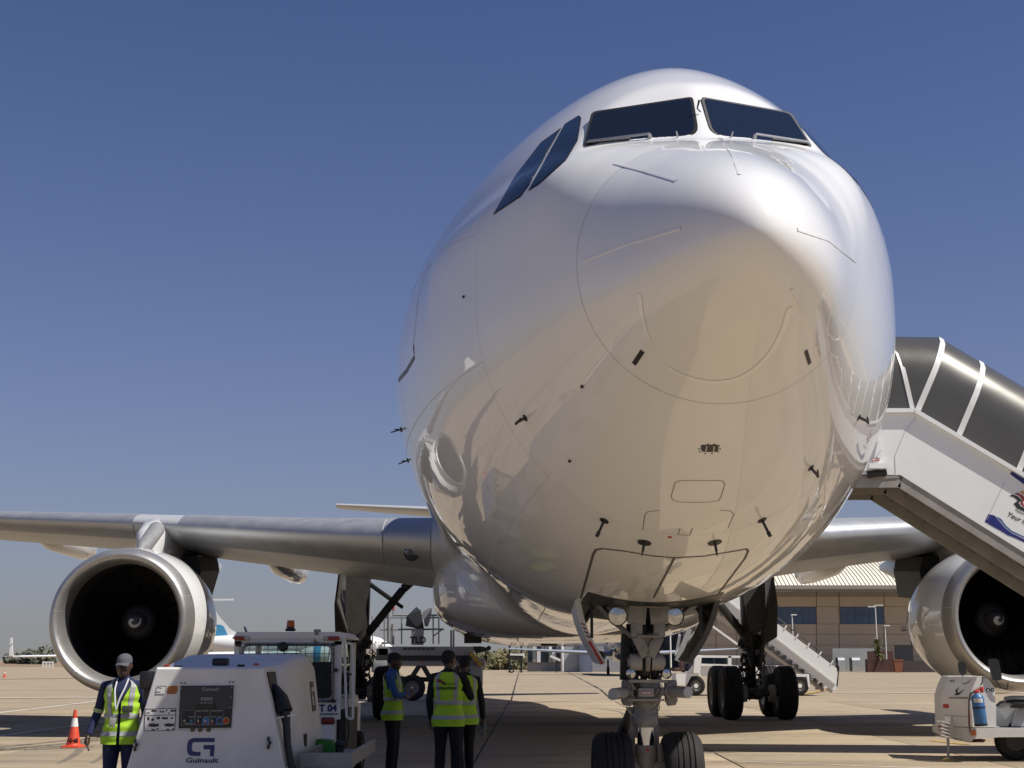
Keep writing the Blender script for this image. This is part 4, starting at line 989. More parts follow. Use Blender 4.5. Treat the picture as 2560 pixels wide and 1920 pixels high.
mb = MB().mat(BLACK); p = g_(372, 1700, 13.35); mb.box(p, (.12, .25, .16), bev=.02); mb.box(p + Vector((.02, 0, -.10)), (.09, .2, .14), bev=.02); mb.build('plug_holder', None, gp)
# cable hanging out of the side slot
def sd(px, py, d): return g_(px, py, GY + d)
mb = MB().mat(BLACK); mb.prism([Vector((hw(1.42) - .004, .12, 1.44)), Vector((hw(1.42) - .004, .56, 1.44)), Vector((hw(1.1) - .004, .5, 1.02)), Vector((hw(1.0) - .004, .30, .96)), Vector((hw(1.3) - .004, .12, 1.3))], (.012, 0, 0)); mb.build('cable_slot', None, gp, smooth=0)
mb = MB().mat(BLACK); mb.tube([Vector((hw(1.3) + .0, .30, 1.30)), Vector((hw(1.2) + .06, .22, 1.20)), Vector((hw(1.1) + .085, .18, 1.08))], [.05, .07, .075], 10); mb.tube([Vector((hw(1.1) + .085, .18, 1.08)), Vector((hw(1.0) + .08, .16, .98)), Vector((hw(.85) + .06, .14, .8)), Vector((hw(.7) + .06, .12, .62)), Vector((hw(.5) + .12, .1, .45)), Vector((hw(.3) + .2, .15, .3))], [.05, .036, .034, .034, .034, .034], 10); mb.build('power_cable', None, gp)
mb = MB().mat(WPAINT); mb.bar(Vector((hw(1.02), .12, 1.03)), Vector((hw(1.0) + .17, .16, 1.06)), .012, .012); mb.build('cable_bracket', None, gp)
# side emblem on the hood (facing the apron) and side vent
sx_ = lambda y, z: Vector((.76 - (z - .5) * .127 + .004, y, z))
mb = MB().mat(M('dark grey print', (.06, .06, .065), .5))
def sidepoly(pts): mb.prism([sx_(y, z) for y, z in pts], (.003, 0, 0))
sidepoly([(2.05, 1.33), (2.05, 1.27), (1.87, 1.27), (1.87, 1.09), (1.99, 1.09), (1.99, 1.03), (1.80, 1.03), (1.80, 1.33)]); sidepoly([(1.95, 1.23), (2.06, 1.23), (2.06, 1.03), (2.01, 1.03), (2.01, 1.18), (1.95, 1.18)])
mb.build('side_emblem', None, gp, smooth=0, kind='stuff')
mb = MB().mat(BLACK); mb.box(sx_(1.15, .78), (.01, .12, .12)); mb.build('side_vent', None, gp, smooth=0)
mb = MB().mat(M('orange marker', (.4, .2, .04), .4)); mb.cyl(Vector((hw(.8) - .01, .33, .80)), Vector((hw(.8) + .012, .33, .80)), .025, n=12); mb.build('side_marker', None, gp)

# ---- green canister lying on the tray
p = AT(814, 1872, 14.9)
cn = thing('canister', 'green wedge-shaped canister lying in the cable tray of the power unit', 'canister', p)
mb = MB().mat(GREENP); mb.prism([Vector(v) for v in ((-.15, -.1, -.08), (-.12, -.1, .06), (-.07, -.1, .10), (.06, -.1, .085), (.11, -.1, .02), (.12, -.1, -.08))], (0, .25, 0)); mb.build('shell', None, cn, smooth=0)
mb = MB().mat(BLACK); mb.cyl((.10, .02, .05), (.19, .02, .02), .045, .05, 12); mb.box((.14, .03, -.03), (.07, .2, .1), bev=.01); mb.build('cap', None, cn)

# ---- tug with cab, number T 04
TY = 17.5
tg = thing('tug', 'white airport tug with mesh-guarded rear window and T 04 on its cab', 'tug', (AT(720, 1700, TY).x, TY, 0))
t_ = relto(tg)
def tz(px, py, d=0.0): return t_(px, py, TY + d)
XL, XR = tz(584, 1700).x, tz(863, 1700).x
ZR0, ZR1, ZW0, ZW1 = tz(720, 1603).z, tz(720, 1580).z, tz(720, 1756).z, tz(720, 1606).z
mb = MB().mat(WPAINT)
r0 = [Vector((XL - .03, 0, ZR0 + .03)), Vector((XL + .03, 0, ZR1)), Vector((XR - .07, 0, ZR1)), Vector((XR - .0, 0, ZR0 + .045)), Vector((XR, 0, ZR0 + .03))]
mb.loft([[v + Vector((0, -.06, 0)) for v in r0], [v + Vector((0, 1.5, 0)) for v in r0]]); mb.build('roof', None, tg, smooth=0)
mb = MB().mat(WPAINT)
mb.box(((XL + XR) / 2, .0, ZR0 + .0), (XR - XL, .07, .085))
for x0, x1 in ((XL, XL + .085), (XR - .14, XR - .05)): mb.box(((x0 + x1) / 2, .0, (ZR0 + ZW0) / 2 - .1), (x1 - x0, .07, ZR0 - ZW0 + .2))
for x0 in (XL, XR - .11): mb.box((x0 + .04, 1.42, (ZR0 + ZW0) / 2), (.07, .07, ZR0 - ZW0))
mb.box(((XL + XR) / 2 - .03, .0, (ZW0 + .95) / 2), (XR - XL - .06, .06, ZW0 - .95))
mb.build('cab_frame', None, tg, smooth=0)
mb = MB().mat(WPAINT); mb.box(((XL + XR) / 2 - .04, 1.4, .66), (XR - XL - .12, 2.85, .60), bev=.03); mb.box(((XL + XR) / 2 - .04, 2.3, .9), (XR - XL - .2, 1.2, .35), bev=.05); mb.mat(DARK).box(((XL + XR) / 2, 1.4, .32), (XR - XL - .25, 2.6, .2)); mb.mat(DARK).box((XR - .03, .7, .62), (.09, 1.3, .66)); mb.build('body', None, tg)
for sx in (XL + .06, XR - .10):
    for yy in (.55, 2.3): mb = MB(); tyre(mb, (sx, yy, .30), .30, .2, n=28, grooves=(-.15, .15)); mb.build('tyre', RUBBER, tg, smooth=35); rim(tg, (sx, yy, .30), .30, .2)
# window: padded frame, glass, wire guard
fr_ = rpoly([(tz(608, 1612).x, tz(608, 1611).z), (tz(833, 1612).x, tz(833, 1611).z), (tz(835, 1750).x, ZW0 + .03), (tz(606, 1750).x, ZW0 + .03)], .10, 6)
mb = MB().mat(GREYM); mb.tube([Vector((p.x, -.05, p.y)) for p in fr_], .022, 8, closed=True); mb.build('window_frame', None, tg)
mb = MB().mat(PANEG); mb.prism([Vector((p.x, .0, p.y)) for p in fr_], (0, .006, 0)); mb.build('rear_window', None, tg, smooth=0)
mb = MB().mat(PANEG); mb.box(((XL + XR) / 2, 1.42, (ZR0 + ZW0) / 2), (XR - XL - .2, .006, ZR0 - ZW0 - .02)); mb.build('windscreen', None, tg, smooth=0)
mb = MB().mat(BLACK)
for k in range(11): x = tz(600 + 23.5 * k, 1700).x; mb.cyl((x, -.085, ZW0 - .0), (x, -.085, ZR0 - .02), .004, n=5)
for k in range(7): z = tz(700, 1611 + 23.5 * k).z; mb.cyl((XL + .08, -.09, z), (XR - .13, -.09, z), .004, n=5)
mb.build('wire_guard', None, tg, smooth=60)
for x, z in ((598, 1612), (836, 1612), (841, 1675), (836, 1752)): mb = MB(); mb.box(tz(x, z) + Vector((0, -.07, 0)), (.05, .06, .04), bev=.006); mb.build('guard_clip', BLACK, tg)
TAIL = M('tail lamp red', (.30, .025, .02), .25, var=.2, scale=30)
for x0, x1, a in ((588, 614, 1), (823, 850, -1)):
    m_ = tz((x0 + x1) / 2, 1596); mb = MB().mat(TAIL); mb.box(m_ + Vector((0, -.06, 0)), ((x1 - x0) * .0049, .04, .05), bev=.006); xx = tz(620 if a > 0 else 816, 1596); mb.mat(M('clear lens', (.45, .42, .38), .2)).box(xx + Vector((0, -.06, 0)), (.06, .04, .05), bev=.006); mb.build('tail_lamp', None, tg)
mb = MB().mat(BLACK); p = tz(726, 1578, .4); mb.cyl(p, p + Vector((0, 0, .03)), .06, .07, 16); mb.cyl(p + Vector((0, 0, .03)), p + Vector((0, 0, .055)), .05, .05, 16); mb.mat(ORANGE).cyl(p + Vector((0, 0, .055)), p + Vector((0, 0, .135)), .052, .045, 16); mb.build('beacon', None, tg)
mb = MB().mat(GREYM); p = tz(793, 1582, -.02); mb.box(p, (.085, .08, .085), bev=.015); mb.mat(BLACK).tube([p + Vector((-.02, 0, -.04)), p + Vector((-.035, -.02, -.10)), p + Vector((.03, -.02, -.12))], .008, 6); mb.build('work_lamp', None, tg)
mb = MB().mat(BLACK); p = tz(707.5, 1617, -.15); mb.sph(p, (.066, .03, .06), 18, 10); mb.cyl(p + Vector((.01, .02, -.05)), p + Vector((.02, .05, -.12)), .008, n=6); mb.build('mirror', None, tg)
mb = MB().mat(NAVY); put_text(mb, 'T 04', tz(821, 1771) + Vector((0, -.036, 0)), ZX, ZZ, .115, bold=.004); mb.build('number_lettering', None, tg, smooth=0)
mb = MB().mat(BLACK); mb.box(tz(820, 1802, -.02), (.165, .04, .085), bev=.01); tl = mb.build('lamp_bezel', None, tg)
for k in range(4): mb = MB().mat(TAIL); mb.box(tz(807.5 + 8 * k, 1802, -.045), (.033, .02, .06), bev=.004); mb.build('lamp_segment', None, tl)
mb = MB().mat(BLACK); mb.bar(tz(796, 1785, -.035), tz(846, 1785, -.035), .012, .012); mb.tube([tz(866, 1700, .2), tz(869, 1760, .15), tz(872, 1830, .1), tz(866, 1868, .1), tz(860, 1835, .1)], .012, 6); mb.build('hose', None, tg, kind='stuff')
# open door swung to the right
mb = MB().mat(WPAINT); D0_, D1_ = tz(858, 1700).x, tz(880, 1700).x
ou = rpoly([(D0_, ZR0 - .02), (D1_, ZR0 - .03), (D1_ + .02, ZW0 - .2), (D0_ + .05, ZW0 - .18)], [.02, .05, .02, .02], 4)
for a, b_ in zip(ou, ou[1:] + ou[:1]): mb.bar(Vector((a.x, .02, a.y)), Vector((b_.x, .02, b_.y)), .028, .03, up=(0, 1, 0))
mb.mat(DARK).bar(Vector((D0_ + .02, .03, (ZR0 + ZW0) / 2 - .03)), Vector((D1_, .03, (ZR0 + ZW0) / 2 - .03)), .02, .03)
mb.build('door', None, tg)
mb = MB().mat(BLACK); s0 = tz(810, 1700, .9); mb.box(s0 + Vector((0, 0, .0)), (.36, .12, .46), bev=.05); mb.box(s0 + Vector((0, .22, -.25)), (.36, .42, .1), bev=.04); mb.build('seat', None, tg)
mb = MB().mat(BLACK); p = tz(640, 1745, 1.1); mb.tube([p + Vector((.17 * math.cos(a), .05 * math.sin(a), .17 * math.sin(a))) for a in [2 * math.pi * i / 20 for i in range(20)]], .014, 6, closed=True); mb.cyl(p, p + Vector((0, .2, -.25)), .02, n=8); mb.build('steering_wheel', None, tg)

# ---- cargo loader
LY = 55.0
ld = thing('cargo_loader', 'cargo loader with railed platform, covered console and TLD lettering', 'cargo loader', (AT(1080, 1700, LY).x, LY, 0))
l_ = relto(ld)
def lz(px, py, d=0.0): return l_(px, py, LY + d)
LD = M('loader grey white', (.27, .27, .275), .5, var=.12)
mb = MB().mat(LD); a, b_ = lz(946, 1617), lz(1183, 1617)
mb.box(((a.x + b_.x) / 2, 1.3, a.z - .16), (b_.x - a.x, 2.6, .34), bev=.02); mb.build('platform', None, ld)
mb = MB().mat(DARK); mb.box((lz(1068, 1640).x, 1.3, lz(1000, 1638).z), (lz(1180, 0).x - lz(962, 0).x if False else 3.4, 2.4, .42)); mb.box((lz(955, 1640).x, .6, lz(955, 1636).z), (.45, 1.2, .45)); mb.build('lift_frame', None, ld, smooth=0)
mb = MB().mat(LD); mb.box((lz(1010, 0).x if False else lz(1085, 1655).x, 1.3, lz(1085, 1655).z), (lz(1185, 1655).x - lz(930, 1655).x, 2.3, .30), bev=.03); mb.box((lz(948, 1662).x, .4, lz(948, 1664).z), (.6, .8, .5), bev=.03); mb.box((lz(1180, 1690).x, .6, lz(1180, 1690).z), (.8, 1.2, .85), bev=.08); mb.build('chassis', None, ld)
for p0_, p1_, w_ in ((lz(1025, 1700, .3), lz(1050, 1662, .3), .22), (lz(1078, 1700, .3), lz(1056, 1662, .3), .22), (lz(1000, 1696, 1.8), lz(1100, 1700, 1.8), .12)):
    mb = MB().mat(DARK); mb.bar(p0_, p1_, w_, .18); mb.build('scissor_arm', None, ld, smooth=0)
mb = MB().mat(M('hazard stripe', (.06, .06, .06), .5))
for k in range(7): p = lz(1012 + 11.5 * k, 1622, -.01); mb.prism([p + Vector((-.09, 0, -.05)), p + Vector((.05, 0, -.05)), p + Vector((.11, 0, .05)), p + Vector((-.03, 0, .05))], (0, .006, 0))
mb.build('hazard_stripe', None, ld, smooth=0, kind='stuff')
for x, yy in ((1031, .35), (948, .5), (1150, .5)):
    c = lz(x, 1718, yy); mb = MB(); tyre(mb, (c.x, c.y, .5), .5, .36, (0, 1, 0), n=32, grooves=(-.15, .15)); mb.build('tyre', RUBBER, ld, smooth=35); rim(ld, (c.x, c.y, .5), .5, .36, (0, 1, 0))
mb = MB().mat(GREYM); RY = .1
def rail(p, q_, r=.028): mb.cyl(p, q_, r, n=8)
for x, t, bt in ((931, 1540, 1650), (961, 1542, 1650), (1004, 1541, 1610), (1083, 1540, 1610), (1097, 1540, 1610)): rail(lz(x, t, RY), lz(x, bt, RY))
rail(lz(981, 1538, RY), lz(1096, 1538, RY), .035); rail(lz(956, 1544, RY), lz(1100, 1544, RY), .03); rail(lz(950, 1574, RY), lz(1110, 1573, RY), .035); rail(lz(1084, 1590, RY), lz(1108, 1572, RY), .025)
mb.tube([lz(961, 1544, RY), lz(950, 1546, RY), lz(948, 1556, RY), lz(949, 1570, RY), lz(956, 1574, RY)], .025, 8)
rail(lz(1128, 1575, 1.2), lz(1128, 1650, 1.2), .04); rail(lz(1134, 1575, 1.2), lz(1134, 1650, 1.2), .035); rail(lz(972, 1536, RY), lz(972, 1610, RY), .07); rail(lz(982, 1560, RY), lz(982, 1612, RY), .06)
mb.build('railing', None, ld)
mb = MB().mat(LD); mb.box(lz(1044, 1592, .0), (.46, .45, .62), bev=.03); mb.build('console', None, ld)
mb = MB().mat(PRINT); put_text(mb, 'TLD', lz(1045, 1601, -.25), ZX, ZZ, .34, bold=.012); mb.build('name_lettering', None, ld, smooth=0)
mb = MB().mat(M('dark tarpaulin', (.018, .02, .024), .7, var=.3))
cpts = [(1014, 1565, .5), (1017, 1540, .6), (1030, 1530, .5), (1041, 1517, .25), (1052, 1526, .5), (1058, 1560, .5), (1061, 1576, .3), (1040, 1566, .6)]
hull = bmesh.new()
rnd = random.Random(2)
for x, y, dd in cpts:
    for e in (-1, 1): hull.verts.new(lz(x, y, e * dd * .5))
hull.verts.new(lz(1050, 1570, .0)); rr2 = bmesh.ops.convex_hull(hull, input=hull.verts[:]); hull.verts.index_update()
mb.add([v.co.copy() for v in hull.verts], [[v.index for v in f.verts] for f in hull.faces]); hull.free(); mb.build('console_cover', None, ld, smooth=0)
mb = MB().mat(LD); mb.prism([lz(1056, 1531, -.1), lz(1074, 1519, -.1), lz(1080, 1521, -.1), lz(1076, 1548, -.1), lz(1070, 1566, -.1), lz(1062, 1566, -.1)], (0, .04, 0)); mb.build('wind_screen', thin_glass('milky plastic', (.6, .6, .62)), ld, smooth=0)
mb = MB().mat(GREYM); mb.cyl(lz(983, 1536, RY), lz(983, 1524, RY), .03, n=8); mb.mat(RED).cyl(lz(983, 1524, RY), lz(983, 1516, RY), .06, n=10); mb.build('warning_lamp', None, ld)
mb = MB().mat(M('loader yellow', (.42, .26, .03), .5)); mb.bar(lz(1176, 1632, -.1), lz(1198, 1660, -.1), .17, .14, bev=.02); mb.cyl(lz(1200, 1660, -.25), lz(1200, 1660, .05), .1, n=12); mb.build('stabiliser_arm', None, ld)
mb = MB().mat(DARK); mb.prism([lz(1180, 1616, .3), lz(1205, 1616, .3), lz(1222, 1620, .3), lz(1222, 1626, .3), lz(1190, 1634, .3)], (0, .5, 0)); mb.cyl(lz(1222, 1620, .3), lz(1222, 1620, .5), .09, n=12); mb.cyl(lz(1214, 1628, .3), lz(1214, 1640, .3), .02, n=6); mb.box(lz(1214, 1646, .3), (.14, .1, .2), bev=.02); mb.build('bridge_end', None, ld)
mb = MB().mat(PRINT); p = lz(1168, 1676, -.01); mb.cyl(p, p + Vector((0, -.02, 0)), .1, n=14); mb.build('wheel_mark', None, ld); mb = MB().mat(RED); mb.prism([lz(1053, 1656, -.02), lz(1060, 1656, -.02), lz(1056.5, 1650, -.02)], (0, .01, 0)); mb.build('warning_triangle', None, ld, smooth=0)
# ---- traffic cones
CONE = M('cone red plastic', (.62, .07, .03), .5, var=.12, scale=8)
CW = M('cone white sleeve', (.70, .70, .68), .45, var=.08)
def cone(loc, h, label, text=False, group='red and white traffic cones'):
    c = thing('traffic_cone', label, 'traffic cone', loc, 0, group); k = h / .7
    mb = MB().mat(CONE); mb.loft([[Vector((p.x * g, p.y * g, z)) for p in rpoly([(-.19 * k, -.19 * k), (.19 * k, -.19 * k), (.19 * k, .19 * k), (-.19 * k, .19 * k)], .06 * k, 4)] for z, g in ((0, 1), (.03 * k, .97), (.045 * k, .8))]); mb.build('base', None, c, smooth=30)
    mb = MB().mat(CONE); mb.lathe([(.04 * k, .145 * k), (.07 * k, .13 * k), (.24 * k, .098 * k), (.40 * k, .068 * k), (.405 * k, .066 * k), (.56 * k, .045 * k), (.67 * k, .034 * k), (.70 * k, .028 * k), (.70 * k, .004)], (0, 0, 0), (0, 0, 1), 24); mb.build('body', None, c)
    mb = MB().mat(CW); mb.lathe([(.385 * k, .0735 * k), (.545 * k, .0495 * k)], (0, 0, 0), (0, 0, 1), 24); mb.build('reflective_sleeve', None, c)
    if text:
        mb = MB().mat(PRINT); vs, fs = text_mesh('NHE', .105, bold=.003)
        mb.add([Vector((math.sin(v.x / .12 + .12) * (.127 - .1 * v.y), -math.cos(v.x / .12 + .12) * (.127 - .1 * v.y), .12 + v.y)) for v in vs], fs); mb.build('lettering', None, c, smooth=0)
    return c
cone(GR(183, 1868), .66, 'large red and white traffic cone with black letters beside the capped man', True)
cone(GR(11, 1694), .66, 'small distant traffic cone by the left edge of the picture')
cone(GR(1316, 1664.5), .8, 'distant traffic cone behind the belly, left of the nose gear')
cone(GR(1524, 1663), .8, 'distant traffic cone just left of the nose gear leg')
# ================================================================ PEOPLE
SKINM = M('dark brown skin', (.065, .035, .023), .42, var=.12, scale=20)
HAIR = M('black hair', (.008, .007, .007), .8, var=.2)
HIVIS = M('lime yellow vest fabric', (.40, .68, .03), .75, var=.10, scale=14, bump=.1)
REFL = M('grey reflective tape', (.36, .37, .37), .45, var=.08)
NAVYC = M('navy work cloth', (.010, .016, .062), .85, var=.2, scale=12)
BLACKC = M('black cloth', (.009, .009, .011), .85, var=.2, scale=12)
BLUEC = M('blue shirt cotton', (.035, .11, .30), .8, var=.12, scale=14)
SHOE = M('black leather', (.01, .01, .01), .4)
TZ = [.80, .90, .98, 1.06, 1.16, 1.26, 1.34, 1.40, 1.44, 1.47, 1.49]
TW = [.172, .176, .165, .155, .165, .180, .190, .185, .150, .095, .062]
TD = [.118, .122, .115, .108, .114, .120, .118, .100, .082, .066, .060]
TC = [.01, .01, .0, .0, .0, .0, .005, .012, .018, .02, .02]
def torso_ring(z, g=0.0, n=36):
    w, d, c = (float(np.interp(z, TZ, q_)) for q_ in (TW, TD, TC))
    return [Vector(((w + g) * math.copysign(abs(math.sin(t)) ** .85, math.sin(t)), c - (d + g) * math.copysign(abs(math.cos(t)) ** .85, math.cos(t)), z)) for t in [2 * math.pi * i / n for i in range(n)]]
def hand(mb, wr, d, side, curl=.5, nrm=None):
    """wr wrist, d finger direction, side +1/-1 thumb side along u"""
    d = Vector(d).normalized(); nrm = (Vector(nrm) if nrm else Vector((side, 0, 0))); nrm = (nrm - d * nrm.dot(d)).normalized(); u = d.cross(nrm) * side
    mb.tube([wr - d * .03, wr, wr + d * .03, wr + d * .075, wr + d * .095], [.026, .026, .030, .034, .024], 10)
    c = wr + d * .06; mb.box(c, (.02, .02, .02)); 
    for k in range(4):
        L_ = (.072, .082, .076, .060)[k]; b_ = wr + d * .085 + u * (.030 - .020 * k); pts = [b_ - d * .02]; dd = d.copy(); p = b_
        for j in range(3):
            pts.append(p.copy()); dd = (dd * math.cos(curl * .7) + nrm * -math.sin(curl * .7)).normalized(); p = p + dd * L_ / 3 * 1.1
        pts.append(p); mb.tube(pts, [.0105, .0105, .010, .0095, .008], 7)
    b_ = wr + d * .03 + u * .025; mb.tube([b_, b_ + u * .028 + d * .02 - nrm * .01, b_ + u * .036 + d * .05 - nrm * .018, b_ + u * .032 + d * .075 - nrm * .03], [.014, .0125, .011, .009], 7)
def person(name, label, loc, rz, height, pose, top, legs, sleeves=None, head_turn=0.0, head_tilt=0.0, cap=None, group='ground crew in lime vests', vest=True, lanyard=False, back_print=False, armband=False):
    root = thing(name, label, 'person', loc, rz, group); k = height / 1.72
    root.scale = (k, k, k)
    sk, tp, lg, sh = MB(), MB(), MB(), MB()
    # head
    hc = Vector((0, -.012, 1.605)); HR = Matrix.Rotation(head_turn, 3, 'Z') @ Matrix.Rotation(head_tilt, 3, 'X')
    hd = MB()
    lv = [(.118, .02, .02, .01), (.110, .045, .055, .012), (.09, .063, .082, .012), (.06, .073, .095, .010), (.02, .076, .098, .004), (-.02, .073, .093, -.002), (-.05, .068, .084, -.010), (-.08, .060, .070, -.020), (-.105, .046, .050, -.034), (-.120, .026, .028, -.046)]
    hd.loft([[Vector((w * math.sin(t), cy - d * math.cos(t), z)) for t in [2 * math.pi * i / 28 for i in range(28)]] for z, w, d, cy in lv])
    hd.loft([[Vector((w * math.sin(t), -.088 + y - .0 - d * math.cos(t), z)) for t in [2 * math.pi * i / 10 for i in range(10)]] for z, w, d, y in ((.012, .009, .010, 0), (-.015, .012, .018, -.004), (-.034, .019, .024, -.006), (-.044, .015, .014, -.002))])
    hd.sph((0, -.083, .026), (.055, .018, .012)); hd.sph((0, -.088, -.066), (.026, .014, .008)); hd.sph((0, -.086, -.079), (.023, .013, .008))
    for s_ in (-1, 1): hd.sph((s_ * .078, .012, -.008), (.012, .020, .032), 10, 8); hd.sph((s_ * .042, -.07, -.028), (.024, .018, .018))
    sk.add([HR @ Vector(v) + hc for v in hd.v], hd.f)
    sk.tube([Vector((0, .018, 1.44)), Vector((0, .012, 1.50)), Vector((0, .004, 1.56))], [.062, .056, .056], 16)
    # torso and limbs
    tp.loft([torso_ring(z) for z in TZ])
    for s_ in (-1, 1):
        S_, E_, Wp, Hd, cu, nr = pose['arm'][s_]
        S_, E_, Wp = Vector(S_), Vector(E_), Vector(Wp)
        tp.tube([S_ + Vector((-s_ * .06, 0, .0)), S_ + Vector((s_ * .0, 0, -.01)), S_.lerp(E_, .3), S_.lerp(E_, .7), E_, E_.lerp(Wp, .3), E_.lerp(Wp, .7), Wp], [.058, .066, .060, .052, .048, .047, .042, .038], 12)
        hand(sk, Wp + (Wp - E_).normalized() * .015, Hd, s_, cu, nr)
        H_, K_, A_ = (Vector(v) for v in pose['leg'][s_])
        lg.tube([H_ + Vector((-s_ * .03, 0, .06)), H_, H_.lerp(K_, .35), H_.lerp(K_, .75), K_, K_.lerp(A_, .3), K_.lerp(A_, .7), A_, A_ + Vector((0, 0, -.05))], [.085, .098, .094, .076, .068, .068, .062, .058, .062], 14)
        f_ = Vector((s_ * .10, -1, 0)).normalized(); sh.loft([[A_ + f_ * y + Vector((w * math.cos(t), 0, h_ * math.sin(t) - .085 + h_ + (.0 if True else 0))) for t in [2 * math.pi * i / 14 for i in range(14)]] for y, w, h_ in ((-.08, .03, .03), (-.06, .042, .045), (.02, .045, .055), (.09, .048, .035), (.15, .042, .026), (.175, .02, .014))])
    lg.loft([torso_ring(z, .004) for z in (.80, .86, .92, .97)])
    allm = MB()
    for q_ in (sk, tp, lg, sh): allm.add(q_.v, q_.f)
    tmp = allm.build('tmp', SKINM, smooth=0)
    rm = tmp.modifiers.new('r', 'REMESH'); rm.mode = 'VOXEL'; rm.voxel_size = .0085; sm = tmp.modifiers.new('s', 'SMOOTH'); sm.iterations = 2; sm.factor = .5
    bpy.context.view_layer.update()
    me = bpy.data.meshes.new_from_object(tmp.evaluated_get(bpy.context.evaluated_depsgraph_get())); bpy.data.objects.remove(tmp)
    me.name = 'body'; me.materials.clear()
    for m in (SKINM, top, legs, SHOE): me.materials.append(m)
    trees = [BVHTree.FromPolygons([Vector(v) for v in q_.v], q_.f) for q_ in (sk, tp, lg, sh)]
    for p in me.polygons:
        ds = [t.find_nearest(p.center)[3] for t in trees]
        if p.center.z > 1.5 and not any((Vector(pose['arm'][s_][2]) - p.center).length < .3 for s_ in (-1, 1)): i = 0
        else: i = min(range(4), key=lambda j: ds[j])
        if i == 0 and 1.40 < p.center.z < 1.50 and abs(p.center.x) < .1: i = 1 if ds[1] < .02 else 0
        p.material_index = i
    me.shade_smooth()
    body = bpy.data.objects.new('body', me); COL.objects.link(body); body.parent = root
    hm = lambda v: HR @ Vector(v) + hc
    # eyes
    for s_ in (-1, 1):
        mb = MB().mat(M('eye white', (.45, .42, .38), .3)); mb.sph((s_ * .030, -.082, .002), (.011, .010, .007)); mb.mat(BLACK).sph((s_ * .030, -.089, .002), (.005, .005, .005)); mb.v = [tuple(hm(v)) for v in mb.v]; mb.build('eye', None, root)
    if cap:
        mb = MB().mat(cap); rings_ = [[Vector((w * math.sin(t), cy - d * math.cos(t), z)) for t in [2 * math.pi * i / 24 for i in range(24)]] for z, w, d, cy in ((.032, .081, .105, .006), (.065, .080, .103, .008), (.095, .071, .092, .010), (.116, .050, .066, .013), (.127, .024, .034, .014), (.130, .003, .005, .014))]
        mb.loft(rings_); br = []
        for i in range(13):
            t = -1.0 + 2.0 * i / 12; a = t * 1.15; br.append([Vector((.080 * math.sin(a), .006 - .102 * math.cos(a), .036)), Vector((.078 * math.sin(a), -.02 - .135 * math.cos(a) ** .8 if math.cos(a) > 0 else 0, .018 - .016 * abs(t)))])
        mb.grid(br); mb.grid([[v + Vector((0, 0, -.004)) for v in r] for r in br]); mb.v = [tuple(hm(v)) for v in mb.v]; mb.build('cap', None, root)
    else:
        mb = MB().mat(HAIR); rings_ = [[Vector((w * math.sin(t), cy - d * math.cos(t), z + (.0 if math.cos(t) < .2 else .03 * (1 if z < .05 else 0)))) for t in [2 * math.pi * i / 24 for i in range(24)]] for z, w, d, cy in ((-.03, .077, .094, .012), (.03, .081, .101, .010), (.07, .079, .100, .012), (.10, .064, .083, .014), (.122, .038, .048, .014), (.128, .005, .006, .014))]
        mb.loft(rings_); mb.v = [tuple(hm(v)) for v in mb.v]; mb.build('hair', None, root)
    if vest:
        def vgrid(z0, z1, n, g, keep, flare=0.0, N=120):
            rows = []; zz = [z0 + (z1 - z0) * i / n for i in range(n + 1)]
            for z in zz: 
                r = torso_ring(z, g + flare * max(0, (1.02 - z)) + .004 * math.sin(z * 60) + .003 * math.sin(z * 23 + 1), N); rows.append(r + [r[0]])
            vs = [v for r in rows for v in r]; fs = []
            for i in range(n):
                for j in range(N):
                    a = (j + .5) / N * 2 * math.pi; zc_ = (zz[i] + zz[i + 1]) / 2
                    if keep(a, zc_): fs.append((i * (N + 1) + j, i * (N + 1) + j + 1, (i + 1) * (N + 1) + j + 1, (i + 1) * (N + 1) + j))
            return vs, fs
        def keep(a, z):
            fr = math.cos(a) > 0; sd_ = abs(math.sin(a))
            if z > 1.22 and sd_ > .93 - .35 * max(0, (z - 1.30)) / .15: return False      # arm holes
            if fr and abs(a if a < math.pi else a - 2 * math.pi) < max(.035, (z - 1.20) * 2.2): return False   # open front, V neck
            if not fr and z > 1.455: return False
            return True
        mb = MB().mat(HIVIS); mb.add(*vgrid(.79, 1.462, 110, .016, keep, .10)); vo = mb.build('vest', None, root, smooth=60, fix=False)
        def band(nm, z0, z1, kp, n=8):
            mb = MB().mat(REFL); mb.add(*vgrid(z0, z1, n, .021, kp, .10)); mb.build(nm, None, vo, smooth=60, fix=False)
        band('reflective_band', .875, .925, keep); band('reflective_band', 1.055, 1.105, keep)
        band('shoulder_band', 1.105, 1.452, lambda a, z: keep(a, z) and .42 < abs(math.sin(a)) < .66 + .0 * z, 56)
        if lanyard:
            mb = MB().mat(M('white ribbon', (.62, .63, .66), .6)); mb.tube([Vector((-.055, -.05, 1.47)), Vector((-.06, -.135, 1.36)), Vector((-.045, -.155, 1.2)), Vector((-.03, -.155, 1.15))], .009, 5); mb.tube([Vector((.06, -.04, 1.47)), Vector((.045, -.12, 1.38)), Vector((.0, -.15, 1.27)), Vector((-.03, -.155, 1.16))], .009, 5); mb.build('lanyard', None, root)
            mb = MB().mat(M('badge plastic', (.35, .35, .33), .3)); mb.box((-.06, -.165, 1.02), (.07, .006, .10), rot=(0, .15, 0), bev=.008); mb.bar((-.03, -.158, 1.15), (-.05, -.165, 1.07), .012, .004); mb.build('badge', None, root)
            mb = MB().mat(M('dark pocket', (.03, .04, .025), .7)); mb.box((.085, -.152, 1.155), (.11, .012, .07), rot=(0, 0, .28), bev=.004); mb.build('pocket', None, vo)
